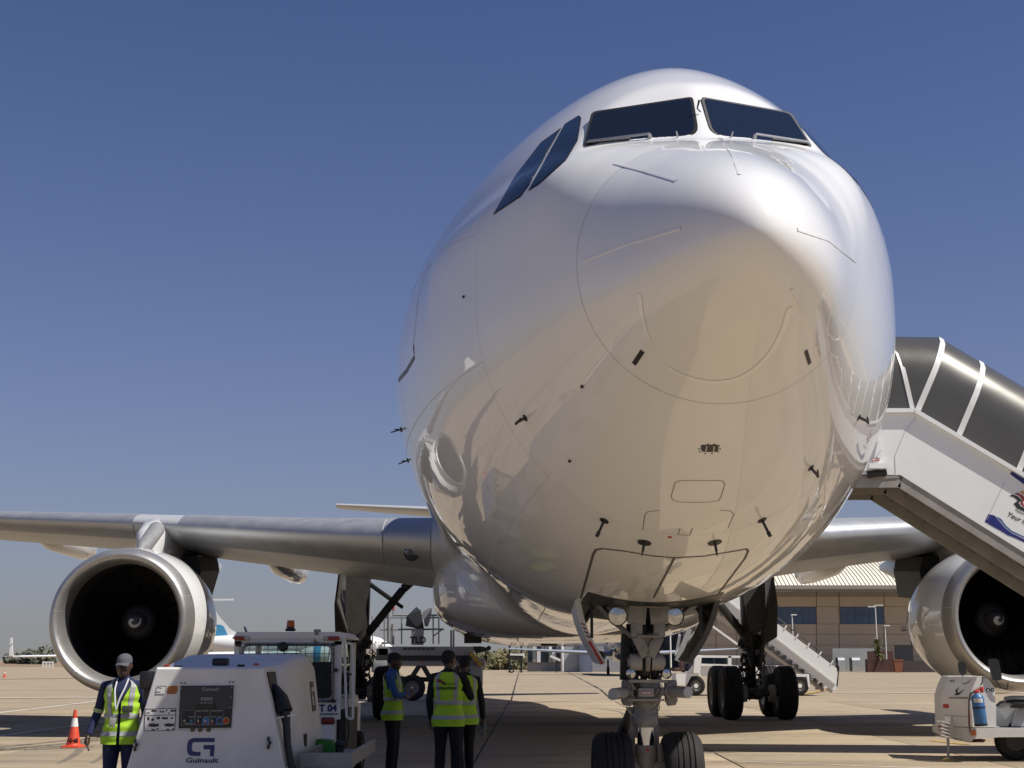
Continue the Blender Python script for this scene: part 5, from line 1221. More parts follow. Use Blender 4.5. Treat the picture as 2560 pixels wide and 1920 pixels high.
        if back_print:
            mb = MB().mat(M('dark vest print', (.05, .06, .02), .6)); yb = float(np.interp(1.3, TZ, TD)) + .027
            put_text(mb, 'Airports', (-.045, yb, 1.315), (-1, 0, 0), (0, 0, 1), .05); put_text(mb, 'OPERATIONS', (.0, yb, 1.255), (-1, 0, 0), (0, 0, 1), .042, bold=.002); mb.build('vest_lettering', None, vo, smooth=0)
            for j, (c_, dz) in enumerate((((.05, .05, .04), 0), ((.35, .03, .02), -.012), ((.05, .05, .04), -.024))):
                mb = MB().mat(M('print %d' % j, c_, .6)); mb.grid([[Vector((.115 - .10 * t, yb + .001, 1.345 + dz + .018 * math.sin(t * 5 + .5) + e * .007)) for e in (-1, 1)] for t in [i / 12 for i in range(13)]]); mb.build('vest_emblem', None, vo, smooth=0)
    if armband:
        E_, Wp = Vector(pose['arm'][-1][1]), Vector(pose['arm'][-1][2]); S_ = Vector(pose['arm'][-1][0]); mb = MB().mat(M('pale lime tape', (.40, .50, .22), .6)); a, b_ = S_.lerp(E_, .86), S_.lerp(E_, 1.0); mb.cyl(a, b_, .0565, .054, 14, cap=False); mb.build('sleeve_band', None, root)
    return root
def P3(px, Y): p = AT(px, 1650, Y); return Vector((p.x, Y, 0))
STAND = {-1: ((-.09, .01, .90), (-.10, -.01, .48), (-.11, .02, .085)), 1: ((.09, .01, .90), (.10, -.01, .48), (.11, .02, .085))}
STRIDE = {-1: ((-.09, .01, .90), (-.10, -.06, .48), (-.12, -.10, .085)), 1: ((.09, .01, .90), (.10, .06, .48), (.10, .20, .10))}
DN = (0, -.15, -1)
person('person', 'man in grey cap and lime vest over navy overalls, white lanyard, standing by the engine', P3(312, 14.3), .06, 1.60,
       dict(arm={-1: ((-.185, .01, 1.40), (-.262, .04, 1.12), (-.325, -.06, .89), (-.08, -.25, -1), .45, None), 1: ((.185, .01, 1.40), (.245, .03, 1.12), (.25, -.06, .88), DN, .5, None)}, leg=STAND),
       NAVYC, NAVYC, head_turn=-.12, head_tilt=.05, cap=M('grey cap cloth', (.085, .09, .105), .85, var=.15, scale=14), lanyard=True, armband=True)
person('person', 'person in blue long-sleeved shirt and open lime vest, seen from the side with folded arms', P3(985, 19.5), R(82), 1.64,
       dict(arm={-1: ((-.185, .01, 1.40), (-.235, -.09, 1.13), (-.02, -.24, 1.14), (1, -.1, .05), .4, (0, -1, 0)), 1: ((.185, .01, 1.40), (.235, -.09, 1.13), (.03, -.22, 1.11), (-1, -.1, .05), .4, (0, -1, 0))}, leg=STAND),
       BLUEC, BLACKC, head_tilt=.12)
person('person', 'person seen from behind in printed lime vest, right arm bent up to the face', P3(1122, 17.5), R(172), 1.66,
       dict(arm={-1: ((-.185, .01, 1.40), (-.275, -.09, 1.14), (-.10, -.24, 1.38), (.25, .1, 1), .8, (0, 1, 0)), 1: ((.185, .01, 1.40), (.24, .03, 1.12), (.24, -.08, .88), DN, .5, None)}, leg=STAND),
       BLACKC, BLACKC, head_turn=-.5, back_print=True)
pd = person('person', 'person in lime vest mostly hidden behind another, holding a water bottle low', P3(1160, 18.6), R(200), 1.60,
       dict(arm={-1: ((-.185, .01, 1.40), (-.25, .03, 1.11), (-.30, -.05, .87), (-.05, -.12, -1), .7, None), 1: ((.185, .01, 1.40), (.24, .03, 1.12), (.24, -.08, .88), DN, .5, None)}, leg=STRIDE),
       BLACKC, BLACKC, head_turn=.3)
bpy.context.view_layer.update()
p = pd.matrix_world @ Vector((-.315, -.07, .80))
wb = thing('water_bottle', 'clear plastic water bottle with teal label hanging from a hand', 'bottle', p + Vector((0, 0, -.17)))
BOT = thin_glass('bottle plastic', (.86, .90, .92))
mb = MB().mat(BOT); mb.lathe([(0, .004), (.002, .030), (.02, .034), (.15, .034), (.19, .028), (.215, .014), (.235, .013)], (0, 0, 0), (0, 0, 1), 18); mb.build('body', None, wb)
mb = MB().mat(M('teal label', (.02, .16, .17), .5)); mb.lathe([(.10, .0348), (.15, .0348)], (0, 0, 0), (0, 0, 1), 18); mb.build('bottle_label', None, wb)
mb = MB().mat(WPAINT); mb.cyl((0, 0, .232), (0, 0, .25), .016, n=12); mb.build('cap', None, wb)
# ================================================================ BOARDING STAIRS WITH CANOPY
YF, YB = 23.6, 25.5
bs = thing('boarding_stairs', 'white boarding stairs with dark barrel canopy leading up to the left-hand cabin door', 'boarding stairs', (AT(2283, 1650, YF).x, YF, 0))
b_ = relto(bs)
def sf(px, py, d=0.0): return b_(px, py, YF + d)
CAN = M('smoked canopy sheet', (.105, .10, .088), .27, .35, var=.06, scale=2, rvar=.05)
STRUT = M('white canopy rib', (.66, .66, .64), .4, var=.05)
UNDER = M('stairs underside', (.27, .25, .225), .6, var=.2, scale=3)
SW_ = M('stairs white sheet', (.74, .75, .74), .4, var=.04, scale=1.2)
K0, K1 = sf(2283, 1024), sf(2560, 1188)          # knee and slope of the canopy foot
SL = (K1.z - K0.z) / (K1.x - K0.x); XT = 4.24 - bs.location.x; XE = K0.x + 8.2
def foot(x): return K0.z if x <= K0.x else K0.z + SL * (x - K0.x)
B0 = sf(2250, 1188).z; XB = sf(2250, 1188).x; B1 = sf(2560, 1382); SB = (B1.z - B0) / (B1.x - XB)
def bott(x): return B0 if x <= XB else B0 + SB * (x - XB)
DW = YB - YF
def arch(x, g=0.0, dz=0.0, dx=0.0):
    H_ = sf(2363, 838).z - K0.z if False else 1.27
    out = []
    for i in range(17):
        t = i / 16
        if t < .22: y, z = 0 - g, (t / .22) * .62
        elif t > .78: y, z = DW + g, ((1 - t) / .22) * .62
        else: a = math.pi * (t - .22) / .56; y, z = DW / 2 - (DW / 2 + g) * math.cos(a), .62 + (.86 + g) * math.sin(a)
        out.append((y, z))
    return out
TOPX = sf(2367, 838).x; H0 = sf(2300, 838).z
mb = MB().mat(CAN)
n_ = Vector((-SL, 0, 1)).normalized()
def can_row(x, g=0.0, lean=0.0): return [Vector((x + lean * z, y, foot(x) + z)) for y, z in arch(x, g)]
ln0, ln1 = -.16, .48
rows = [can_row(XT, 0, 0), can_row(K0.x - .04, 0, ln0 * 0 + (-.15))]
mb.loft([can_row(XT), can_row(K0.x - .05, 0, -.17)], closed=False)
mb.loft([can_row(K0.x - .05, 0, -.17), can_row(K0.x + .02, 0, ln1)], closed=False)
xs_ = [K0.x + .02 + (XE - K0.x) * i / 10 for i in range(11)]
mb.loft([[Vector((p.x, p.y, p.z)) for p in can_row(x, 0, ln1)] for x in xs_], closed=False)
mb.build('canopy', None, bs, smooth=40)
for x, ln in [(K0.x - .05, -.17), (K0.x + .02, ln1)] + [(K0.x + .70 + .98 * k, ln1) for k in range(7)]:
    mb = MB().mat(STRUT); a = can_row(x, .012, ln); c = [p + Vector((.085, 0, .085 * SL)) for p in a]; mb.loft([a, c], closed=False); a2 = can_row(x, -.01, ln); mb.loft([c, [p + Vector((.085, 0, .085 * SL)) for p in a2]], closed=False); mb.loft([a, a2], closed=False); mb.build('canopy_rib', None, bs, smooth=40)
for yy, e in ((0, -1), (DW, 1)):
    mb = MB().mat(SW_); mb.bar(Vector((XT, yy + e * .05, K0.z - .03)), Vector((K0.x, yy + e * .05, K0.z - .03)), .12, .07); mb.bar(Vector((K0.x, yy + e * .05, K0.z - .03)), Vector((XE, yy + e * .05, foot(XE) - .03)), .12, .07); mb.build('side_rail', None, bs, smooth=0)
    mb = MB().mat(SW_); xs2 = [XT, XB, K0.x, XE]
    poly = [Vector((xs2[0], yy, bott(XB) + .03)), Vector((XB, yy, bott(XB))), Vector((XE, yy, bott(XE))), Vector((XE, yy, foot(XE) - .05)), Vector((K0.x, yy, K0.z - .05)), Vector((xs2[0] + .05, yy, K0.z - .05))]
    mb.prism(poly, (0, e * .03, 0)); mb.build('side_panel', None, bs, smooth=0)
# decals on the near panel
o_ = lambda px, py, k=0.0: sf(px, py, -.034 - k)
mb = MB().mat(M('pale seam', (.45, .45, .43), .6)); 
for a, c in (((2237, 1140), (2262, 1080)), ((2262, 1080), (2290, 1042)), ((2237, 1140), (2239, 1184)), ((2512, 1205), (2467, 1300))): mb.bar(o_(*a), o_(*c), .006, .004, up=(0, 1, 0))
mb.build('panel_seam', None, bs, smooth=0)
def decal(pts, mat, name, k=0.0): mb = MB().mat(mat); mb.prism([o_(*p, k) for p in pts], (0, .003, 0)); return mb.build(name, None, bs, smooth=0)
DB = M('dark blue decal', (.012, .018, .15), .45, var=.03); MBL = M('mid blue decal', (.03, .11, .30), .45, var=.03)
decal([(2525, 1185), (2531, 1177), (2570, 1200), (2700, 1272), (2700, 1290), (2560, 1211)], DB, 'blue_stripe')
def wave(top, bot): return top + bot[::-1]
decal(wave([(2471, 1285), (2487, 1289), (2498, 1303), (2512, 1320), (2530, 1334), (2560, 1348), (2640, 1380), (2700, 1392)], [(2462, 1304), (2478, 1314), (2500, 1326), (2520, 1338), (2540, 1346), (2570, 1360), (2640, 1392), (2700, 1406)]), DB, 'blue_wave')
decal(wave([(2491, 1291), (2503, 1297), (2515, 1314), (2530, 1327), (2560, 1341), (2640, 1372), (2700, 1385)], [(2494, 1295), (2502, 1303), (2513, 1317), (2530, 1331), (2560, 1344), (2640, 1376), (2700, 1389)]), MBL, 'blue_wave', .001)
EB, ER, EY = M('emblem black', (.015, .014, .014), .5), M('emblem red', (.30, .02, .03), .5), M('emblem yellow', (.55, .30, .06), .5)
decal([(2524, 1239), (2532, 1236), (2545, 1241), (2556, 1252), (2546, 1256), (2551, 1265), (2562, 1272), (2600, 1278), (2600, 1287), (2562, 1280), (2542, 1270), (2534, 1259), (2545, 1252), (2536, 1244)], EB, 'emblem')
decal([(2536, 1234), (2544, 1232), (2556, 1238), (2566, 1250), (2556, 1254), (2560, 1262), (2600, 1270), (2600, 1277), (2562, 1270), (2550, 1258), (2557, 1250), (2549, 1240)], ER, 'emblem', .001)
decal([(2548, 1230), (2556, 1227), (2570, 1232), (2600, 1244), (2600, 1252), (2570, 1246), (2558, 1236)], EY, 'emblem', .001)
mb = MB().mat(PRINT); sd_ = (K1 - K0).normalized(); up_ = Vector((-sd_.z, 0, sd_.x))
sh = (o_(2570, 1303) - o_(2521, 1279)).normalized()
put_text(mb, 'National', o_(2553, 1281), sh, up_, .062); put_text(mb, 'Your host', o_(2551, 1300), sh, up_, .115, bold=.002, shear=.15); mb.build('lettering', None, bs, smooth=0)
# steps seen from below, stringers
for yy in (.02, DW * .5, DW - .02):
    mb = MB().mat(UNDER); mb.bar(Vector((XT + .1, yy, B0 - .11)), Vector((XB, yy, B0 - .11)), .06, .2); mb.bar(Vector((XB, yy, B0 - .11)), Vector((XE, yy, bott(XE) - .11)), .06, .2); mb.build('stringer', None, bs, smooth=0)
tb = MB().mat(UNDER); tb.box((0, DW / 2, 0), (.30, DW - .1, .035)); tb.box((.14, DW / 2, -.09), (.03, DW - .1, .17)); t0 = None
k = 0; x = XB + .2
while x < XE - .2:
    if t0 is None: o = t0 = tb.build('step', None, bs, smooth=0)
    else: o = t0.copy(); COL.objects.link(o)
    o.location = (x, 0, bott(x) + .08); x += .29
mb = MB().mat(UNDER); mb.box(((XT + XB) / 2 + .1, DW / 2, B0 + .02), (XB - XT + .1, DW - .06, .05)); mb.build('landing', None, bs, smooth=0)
mb = MB().mat(SW_); p = sf(2196, 1165, -.12); mb.box(p, (.32, .08, .09)); mb.bar(sf(2196, 1145, -.1), sf(2206, 1125, -.1), .05, .05); mb.mat(BLACK).cyl(sf(2168, 1186, -.05), sf(2215, 1181, -.05), .06, .06, 12); mb.mat(UNDER).bar(sf(2178, 1195), sf(2245, 1190), .05, .06); mb.build('bumper', None, bs)
mb = MB().mat(SW_); mb.prism([sf(2182, 1165, -.08), sf(2206, 1165, -.08), sf(2204, 1110, -.08), sf(2196, 1095, -.08)], (0, .04, 0)); mb.build('wing_flap', None, bs, smooth=0)
mb = MB().mat(RED); mb.box(sf(2189, 1149, -.09), (.13, .01, .05)); q_ = sf(2189, 1149, -.097); mb.mat(WPAINT); put_text(mb, 'HAN', q_, ZX, ZZ, .05, bold=.002); mb.build('red_plate', None, bs, smooth=0)
# undercarriage out to the right
mb = MB().mat(SW_); xg = XE - 3.2; mb.box((xg + 1.4, DW / 2, .62), (5.2, 1.9, .3), bev=.03); mb.box((xg + 4.6, DW / 2, 1.3), (1.5, 1.9, 1.6), bev=.1); mb.bar(Vector((xg - .6, .3, .7)), Vector((xg - 1.6, .3, bott(xg - 1.6))), .14, .14); mb.bar(Vector((xg - .6, DW - .3, .7)), Vector((xg - 1.6, DW - .3, bott(xg - 1.6))), .14, .14); mb.build('chassis', None, bs)
for xx in (xg - .3, xg + 3.6):
    for yy in (.15, DW - .15): mb = MB(); tyre(mb, (xx, yy, .42), .42, .26, (0, 1, 0), n=28, grooves=(-.15, .15)); mb.build('tyre', RUBBER, bs, smooth=35); rim(bs, (xx, yy, .42), .42, .26, (0, 1, 0))

# ================================================================ SERVICE TROLLEY AT THE RIGHT
RY_ = 22.4
ru = thing('service_trolley', 'white service trolley with sloped housing, two black mirrors and a jack leg at right edge', 'service trolley', (AT(2433, 1820, RY_).x, RY_, 0))
r_ = relto(ru)
def rz_(px, py, d=0.0): return r_(px, py, RY_ + d)
HSE = M('warm white housing', (.66, .645, .61), .42, var=.06, scale=3)
# near face in the picture plane, shaded end going back and to the left
Bf = [rz_(2433, 1818), rz_(2491, 1818), rz_(2487, 1719), rz_(2465, 1691), rz_(2444, 1691), rz_(2423, 1741)]
Af = [rz_(2358, 1815, .45), None, None, None, rz_(2373, 1691, .40), rz_(2354, 1741, .50)]
mb = MB().mat(HSE)
back = [Vector((p.x - .02, p.y + .9, p.z)) for p in Bf]
L_ = [rz_(2356, 1816, .55), rz_(2355, 1770, .55), rz_(2354, 1741, .55), rz_(2362, 1715, .55), rz_(2373, 1691, .55)]
Rr = [rz_(2432, 1818), rz_(2428, 1775), rz_(2423, 1741), rz_(2433, 1716), rz_(2444, 1691)]
BL = [Vector((p.x + .15, p.y + .9, p.z)) for p in L_]; BR = [Vector((p.x + .1, p.y + 1.1, p.z)) for p in [rz_(2491, 1818), rz_(2489, 1770), rz_(2487, 1719), rz_(2476, 1705), rz_(2465, 1691)]]
FR = [rz_(2491, 1818), rz_(2489, 1770), rz_(2487, 1719), rz_(2476, 1705), rz_(2465, 1691)]
mb.loft([L_, Rr], closed=False); mb.loft([Rr, FR], closed=False); mb.loft([FR, BR], closed=False); mb.loft([BR, BL], closed=False); mb.loft([BL, L_], closed=False); mb.add([L_[-1], Rr[-1], FR[-1], BR[-1], BL[-1]], [(0, 1, 2, 3, 4)])
mb.build('housing', None, ru, smooth=20)
def onA(u, v, off=.006):
    """point on the shaded end: u along, v up the five stations"""
    i = min(int(v), 3); t = v - i; a = L_[i].lerp(L_[i + 1], t); c = Rr[i].lerp(Rr[i + 1], t); p = a.lerp(c, u); n = (c - a).cross(L_[i + 1] - L_[i]).normalized()
    if n.y > 0: n = -n
    return p + n * off
def onA_poly(pts, mat, name): mb = MB().mat(mat); mb.add([onA(*p) for p in pts], [tuple(range(len(pts)))]); return mb.build(name, None, ru, smooth=0)
onA_poly([(.42, 2.55), (.55, 2.95), (.50, 2.6), (.58, 2.3), (.75, 2.75), (.62, 2.15), (.46, 2.1), (.50, 2.4)], PRINT, 'emblem'); onA_poly([(.55, 3.35), (.70, 3.3), (.85, 3.75), (.78, 3.3), (.66, 3.15)], M('grey print', (.22, .22, .21), .6), 'emblem')
onA_poly([(.28, 1.95), (.95, 1.95), (.95, 1.82), (.28, 1.82)], M('grey print', (.22, .22, .21), .6), 'lettering_strip'); onA_poly([(.05, 1.35), (.25, 1.35), (.25, 1.02), (.05, 1.02)], RED, 'red_label'); onA_poly([(.03, .62), (.97, .62), (.97, .59), (.03, .59)], M('grey print', (.22, .22, .21), .6), 'panel_seam')
mb = MB().mat(PRINT); a, c = onA(.12, 3.55), onA(.3, 3.55); put_text(mb, 'PS B', onA(.2, 3.5, .01), c - a, onA(.2, 3.9) - onA(.2, 3.3), .055); mb.build('number_lettering', None, ru, smooth=0)
for x in (2470, 2481): mb = MB().mat(M('dark green sign', (.02, .06, .05), .5)); p = rz_(x, 1725, -.004); mb.cyl(p, p + Vector((0, -.004, 0)), .030, n=18); mb.mat(WPAINT).box(p + Vector((0, -.006, 0)), (.02, .003, .03)); mb.build('round_sign', None, ru, smooth=0)
# chassis
CH = M('dusty white chassis', (.58, .56, .52), .5, var=.1)
mb = MB().mat(CH); mb.prism([rz_(2357, 1816, .5), rz_(2434, 1820, -.02), rz_(2434, 1848, -.02), rz_(2428, 1855, .0), rz_(2375, 1846, .5), rz_(2357, 1835, .55)], (.1, .9, 0)); mb.prism([rz_(2434, 1820, -.03), rz_(2720, 1820, -.03), rz_(2720, 1842, -.03), rz_(2500, 1843, -.03), rz_(2434, 1848, -.03)], (0, 1.3, 0)); mb.build('chassis', None, ru, smooth=0)
mb = MB().mat(M('maroon skirt', (.10, .03, .03), .6)); mb.prism([rz_(2425, 1855, .1), rz_(2465, 1849, .1), rz_(2460, 1856, .1), rz_(2425, 1856, .1)], (0, .8, 0)); mb.build('skirt', None, ru, smooth=0)
c = rz_(2535, 1850, .35); mb = MB().mat(DARK); mb.cyl((c.x, c.y - .08, .30), (c.x, c.y + .08, .30), .2, n=18); mb.build('rim', None, ru); mb = MB(); tyre(mb, (c.x, c.y, .30), .30, .24, (0, 1, 0), n=28, grooves=(-.15, .15)); mb.build('tyre', RUBBER, ru, smooth=35)
mb = MB().mat(DARK); c = rz_(2535, 1850, 1.2); tyre(mb, (c.x, c.y, .30), .30, .24, (0, 1, 0), n=28, grooves=(-.15, .15)); mb.build('tyre', RUBBER, ru, smooth=35)
mb = MB().mat(M('clear lens', (.45, .42, .38), .2)); mb.box(rz_(2425, 1832, -.0), (.05, .04, .08), bev=.008); mb.mat(ORANGE).box(rz_(2434, 1832, -.045), (.06, .04, .08), bev=.008); mb.build('side_lamp', None, ru)
# mirrors on stalks
for px, w_, top, bt, d in ((2405, .095, 1654, 1689, .35), (2485, .13, 1647, 1703, -.05)):
    a, c = rz_(px, top, d), rz_(px + (2 if px < 2450 else 6), bt, d); w2 = w_
    pts = rpoly([(a.x - w2 * .62, a.z), (a.x + w2 * .55, a.z), (c.x + w2 * .75, c.z + .02), (c.x - w2 * .45, c.z)], .05, 5)
    mb = MB().mat(BLACK); mb.prism([Vector((p.x, a.y, p.y)) for p in pts], (0, .05, 0)); mb.tube([c, c + Vector((.06, 0, -.09)), c + Vector((.16, 0, -.12)), c + Vector((.18, 0, -.02))] if px > 2450 else [c, c + Vector((0, .02, -.06))], .012, 6); mb.build('mirror', None, ru, smooth=30)
mb = MB().mat(BLACK); mb.tube([rz_(2466, 1694, -.05), rz_(2456, 1694, -.07), rz_(2455, 1708, -.07), rz_(2451, 1714, -.06)], .010, 6); mb.build('mirror_stalk', None, ru)
# boards and covers on the bed
mb = MB().mat(M('grey blue board', (.33, .35, .37), .5)); mb.prism([rz_(2491, 1816, .35), rz_(2520, 1816, .2), rz_(2545, 1775, .2), rz_(2545, 1758, .2), rz_(2508, 1752, .3), rz_(2492, 1766, .35)], (0, .05, 0)); mb.prism([rz_(2530, 1816, .1), rz_(2640, 1816, .1), rz_(2640, 1770, .1), rz_(2542, 1772, .1)], (0, .05, 0)); mb.build('side_board', None, ru, smooth=0)
mb = MB().mat(BLACK); mb.tube([rz_(2512, 1750, .1), rz_(2530, 1748, .1), rz_(2560, 1749, .1), rz_(2620, 1749, .1)], [.05, .055, .06, .06], 8); mb.box(rz_(2560, 1762, .0), (.35, .12, .08), bev=.02); mb.box(rz_(2538, 1766, .0), (.15, .1, .05), bev=.015); mb.tube([rz_(2491, 1765, .3), rz_(2500, 1756, .3), rz_(2516, 1752, .25), rz_(2530, 1757, .2)], .02, 6); mb.build('seat_cover', None, ru)
# jack leg with plates
mb = MB().mat(GREYM); mb.cyl(rz_(2370, 1840, .2), Vector((rz_(2370, 1880, .2).x, rz_(2370, 1880, .2).y, .05)), .022, n=10); jt = rz_(2372, 1790, .22); mb.mat(CH).bar(jt, rz_(2373, 1843, .2), .10, .08)
for k in range(5): p = rz_(2363 - 1 * k % 3, 1806 + 8.5 * k, .18); mb.mat(CH).box(p, (.16, .1, .018), rot=(0, .28, 0)); mb.box(rz_(2352, 1804 + 9.5 * k, .2), (.14, .08, .014), rot=(0, .15, 0))
mb.mat(RED).box(rz_(2350, 1820, .25), (.05, .06, .07)); mb.mat(M('jack yellow', (.30, .22, .07), .7, var=.2)).cyl(Vector((rz_(2370, 1880, .2).x, rz_(2370, 1880, .2).y, .0)), Vector((rz_(2370, 1880, .2).x, rz_(2370, 1880, .2).y, .05)), .13, .07, 16)
mb.build('jack_leg', None, ru, smooth=30)
# blue extinguisher strapped to the housing
ex = thing('fire_extinguisher', 'blue fire extinguisher with white label strapped to the white service trolley', 'fire extinguisher', AT(2453, 1815, 22.25))
mb = MB().mat(M('blue cylinder paint', (.035, .13, .30), .4, var=.18, scale=12)); h_ = AT(2445, 1734, 22.25).z - AT(2453, 1815, 22.25).z
T_ = Matrix.Rotation(-.07, 3, 'Y'); mb.lathe([(0, .01), (.004, .088), (.02, .095), (h_ - .07, .095), (h_ - .03, .08), (h_, .035), (h_ + .02, .025)], (0, 0, 0), T_ @ Vector((0, 0, 1)), 24); mb.build('cylinder', None, ex)
ax_ = T_ @ Vector((0, 0, 1))
mb = MB().mat(BLACK); mb.lathe([(0, .0985), (.035, .0985)], (0, 0, 0), ax_, 24); mb.lathe([(h_ * .55, .098), (h_ * .60, .098)], (0, 0, 0), ax_, 24); mb.build('strap', None, ex)
mb = MB().mat(M('paper label', (.55, .54, .50), .6, var=.3, scale=40)); mb.grid([[ax_ * z + Vector((math.sin(a) * .0965, -math.cos(a) * .0965, 0)) for a in np.linspace(-1.0, .55, 8)] for z in (h_ * .73, h_ * .86)]); mb.build('cylinder_label', None, ex)
mb = MB().mat(RED); p = ax_ * (h_ + .03); mb.box(p, (.07, .06, .05), bev=.01); mb.bar(p + Vector((-.05, 0, .01)), p + Vector((.09, 0, .05)), .03, .02); mb.box(p + Vector((.08, 0, .03)), (.05, .05, .09), bev=.01); mb.build('valve', None, ex)
mb = MB().mat(BLACK); mb.tube([p + Vector((-.03, -.02, 0)), p + Vector((-.11, -.04, -.02)), p + Vector((-.14, -.04, -.12)), p + Vector((-.15, -.03, -.3))], .012, 6); mb.mat(M('maroon hose', (.12, .025, .02), .5)).tube([p + Vector((-.15, -.03, -.3)), p + Vector((-.155, -.02, -.5)), p + Vector((-.14, -.02, -.6))], .014, 6); mb.build('hose', None, ex)

# ================================================================ FAR STAIRS TRUCK
SY = 64.0
fs_ = thing('stairs_truck', 'open white stairs truck parked behind the right main gear', 'stairs truck', (AT(1860, 1700, SY).x, SY, 0))
w_ = relto(fs_)
def wz(px, py, d=0.0): return w_(px, py, SY + d)
TW_ = M('sunlit truck white', (.78, .78, .75), .4, var=.04)  # one plain white, shared with posts, ramp and trailer
a, c = wz(1926, 1546), wz(2092, 1671); ss = (c - a).normalized(); top = a - ss * 4.0
for d in (0, 1.9):
    mb = MB().mat(TW_); dv = Vector((0, d, 0)); dn = Vector((0, 0, -1)); mb.prism([top + dv, c + dv, wz(2093, 1722) + dv, wz(2080, 1726) + dv, top + dv + Vector((-.3, 0, -.85))], (0, .06, 0)); mb.build('side_panel', None, fs_, smooth=0)
    mb = MB().mat(M('panel ledge', (.55, .55, .52), .5)); mb.bar(top + dv + Vector((0, -.04, -.66)), wz(2088, 1712) + dv + Vector((0, -.04, 0)), .05, .07); mb.build('panel_ledge', None, fs_, smooth=0)
    for k in range(12):
        p = top + (c - top) * ((k + .5) / 12) + dv; mb = MB().mat(TW_); mb.bar(p, p + Vector((.1, 0, .16)), .06, .06); mb.build('rail_post', None, fs_, smooth=0)
    mb = MB().mat(DARK); mb.tube([top + dv + Vector((.1, 0, .26)), c + dv + Vector((-.02, 0, .22)), c + dv + Vector((.1, 0, .05)), wz(2093, 1715) + dv], .025, 6); mb.build('handrail', None, fs_)
TG = M('tread aluminium', (.42, .40, .36), .5, .3, var=.2)
tb = MB().mat(TG); tb.box((0, .98, 0), (.30, 1.8, .04)); tb.mat(M('riser dark', (.10, .09, .08), .6)).box((-.13, .98, -.11), (.03, 1.8, .18)); t0 = None
for k in range(22):
    p = wz(2080, 1722) - ss * (.35 + .33 * k)
    if t0 is None: o = t0 = tb.build('step', None, fs_, smooth=0)
    else: o = t0.copy(); COL.objects.link(o)
    o.location = p + Vector((0, 0, .05))
mb = MB().mat(M('stringer brown', (.22, .18, .14), .6, var=.15)); mb.bar(wz(2082, 1726, 2.0), wz(2082, 1726, 2.0) - ss * 8.2 + Vector((-.2, 0, -.1)), .08, .28); mb.bar(wz(2070, 1726, .1) + Vector((-.2, 0, 0)), wz(2070, 1726, .1) - ss * 8 + Vector((-.4, 0, -.25)), .08, .16); mb.build('stringer', None, fs_, smooth=0)
mb = MB().mat(TW_); mb.bar(wz(1772, 1559, -.1), wz(1912, 1660, -.1), .07, .09); mb.bar(wz(1700, 1585, 1.5), wz(1690, 1640, 1.5), .12, .12); mb.build('strut_and_lit_edge', None, fs_, smooth=0)  # long white bar stands in for the far stringer's sunlit edge
mb = MB().mat(M('grey arm', (.30, .30, .29), .5)); mb.bar(wz(1692, 1652, .2), wz(1724, 1572, .2), .22, .22); mb.bar(wz(1700, 1618, .2), wz(1738, 1580, .2), .12, .12); mb.build('lift_arm', None, fs_, smooth=0)
mb = MB().mat(TW_)
mb.bar(wz(1744, 1641), wz(1850, 1642), .14, .10); mb.bar(wz(1745, 1640), wz(1741, 1683), .30, .3); mb.bar(wz(1824, 1640), wz(1824, 1668), .14, .14); mb.bar(wz(1753, 1662), wz(1830, 1664), .12, .10); mb.bar(wz(1738, 1664, .1), wz(1722, 1684, .1), .12, .2)
mb.prism([wz(1690, 1684), wz(1720, 1684), wz(1725, 1683), wz(1752, 1683), wz(1752, 1690), wz(1728, 1690), wz(1717, 1712), wz(1692, 1712)], (0, 1.9, 0)); mb.prism([wz(1752, 1662, .1), wz(1985, 1664, .1), wz(1985, 1690, .1), wz(1752, 1690, .1)], (0, 1.7, 0)); mb.bar(wz(1860, 1660, -.05), wz(1910, 1660, -.05), .1, .08)
mb.build('body', None, fs_, smooth=0)
mb = MB().mat(SIDEG); mb.box((wz(1773, 1651).x, .6, wz(1773, 1651).z), (.58, .05, .32)); mb.box((wz(1806, 1651).x, .6, wz(1806, 1651).z), (.56, .05, .32)); mb.build('cab_window', None, fs_, smooth=0)
mb = MB().mat(TW_); mb.prism([wz(1976, 1700), wz(1986, 1685), wz(2023, 1685), wz(2025, 1718), wz(2021, 1718), wz(2017, 1692), wz(1990, 1692), wz(1982, 1718), wz(1978, 1718)], (0, .4, 0)); mb.build('mudguard', None, fs_, smooth=0)
for px in (1739, 1998):
    for d in (.05, 1.7): c_ = wz(px, 1709, d + .1); mb = MB(); tyre(mb, (c_.x, c_.y, .42), .42, .28, (0, 1, 0), n=28, grooves=(-.15, .15)); mb.build('tyre', RUBBER, fs_, smooth=35); rm_ = rim(fs_, (c_.x, c_.y, .42), .42, .28, (0, 1, 0)); mb = MB().mat(TW_); mb.cyl((c_.x, c_.y - .16, .42), (c_.x, c_.y - .13, .42), .1, n=14); mb.build('hub', None, fs_)
mb = MB().mat(TW_); mb.prism([wz(2026, 1697, .5), wz(2048, 1700, .5), wz(2062, 1710, .5), wz(2030, 1710, .5)], (0, .9, 0)); mb.mat(M('ochre block', (.3, .17, .04), .6)).box(wz(2046, 1718, .3), (.25, .2, .2)); mb.build('step_foot', None, fs_, smooth=0)
mb = MB().mat(M('maroon seat', (.09, .04, .035), .6)); mb.box(wz(1702, 1655, .5), (.16, .5, .7), bev=.04); mb.box(wz(1692, 1673, .5), (.6, .5, .14), bev=.04); mb.mat(DARK).box(wz(1708, 1672, .5), (.14, .4, .3)); mb.build('seat', None, fs_)
mb = MB().mat(RED); mb.cyl(wz(1738, 1680, .2), wz(1738, 1660, .2), .13, .13, 12); mb.mat(TW_).cyl(wz(1738, 1672, .2), wz(1738, 1664, .2), .135, .135, 12); mb.build('gas_bottle', None, fs_)
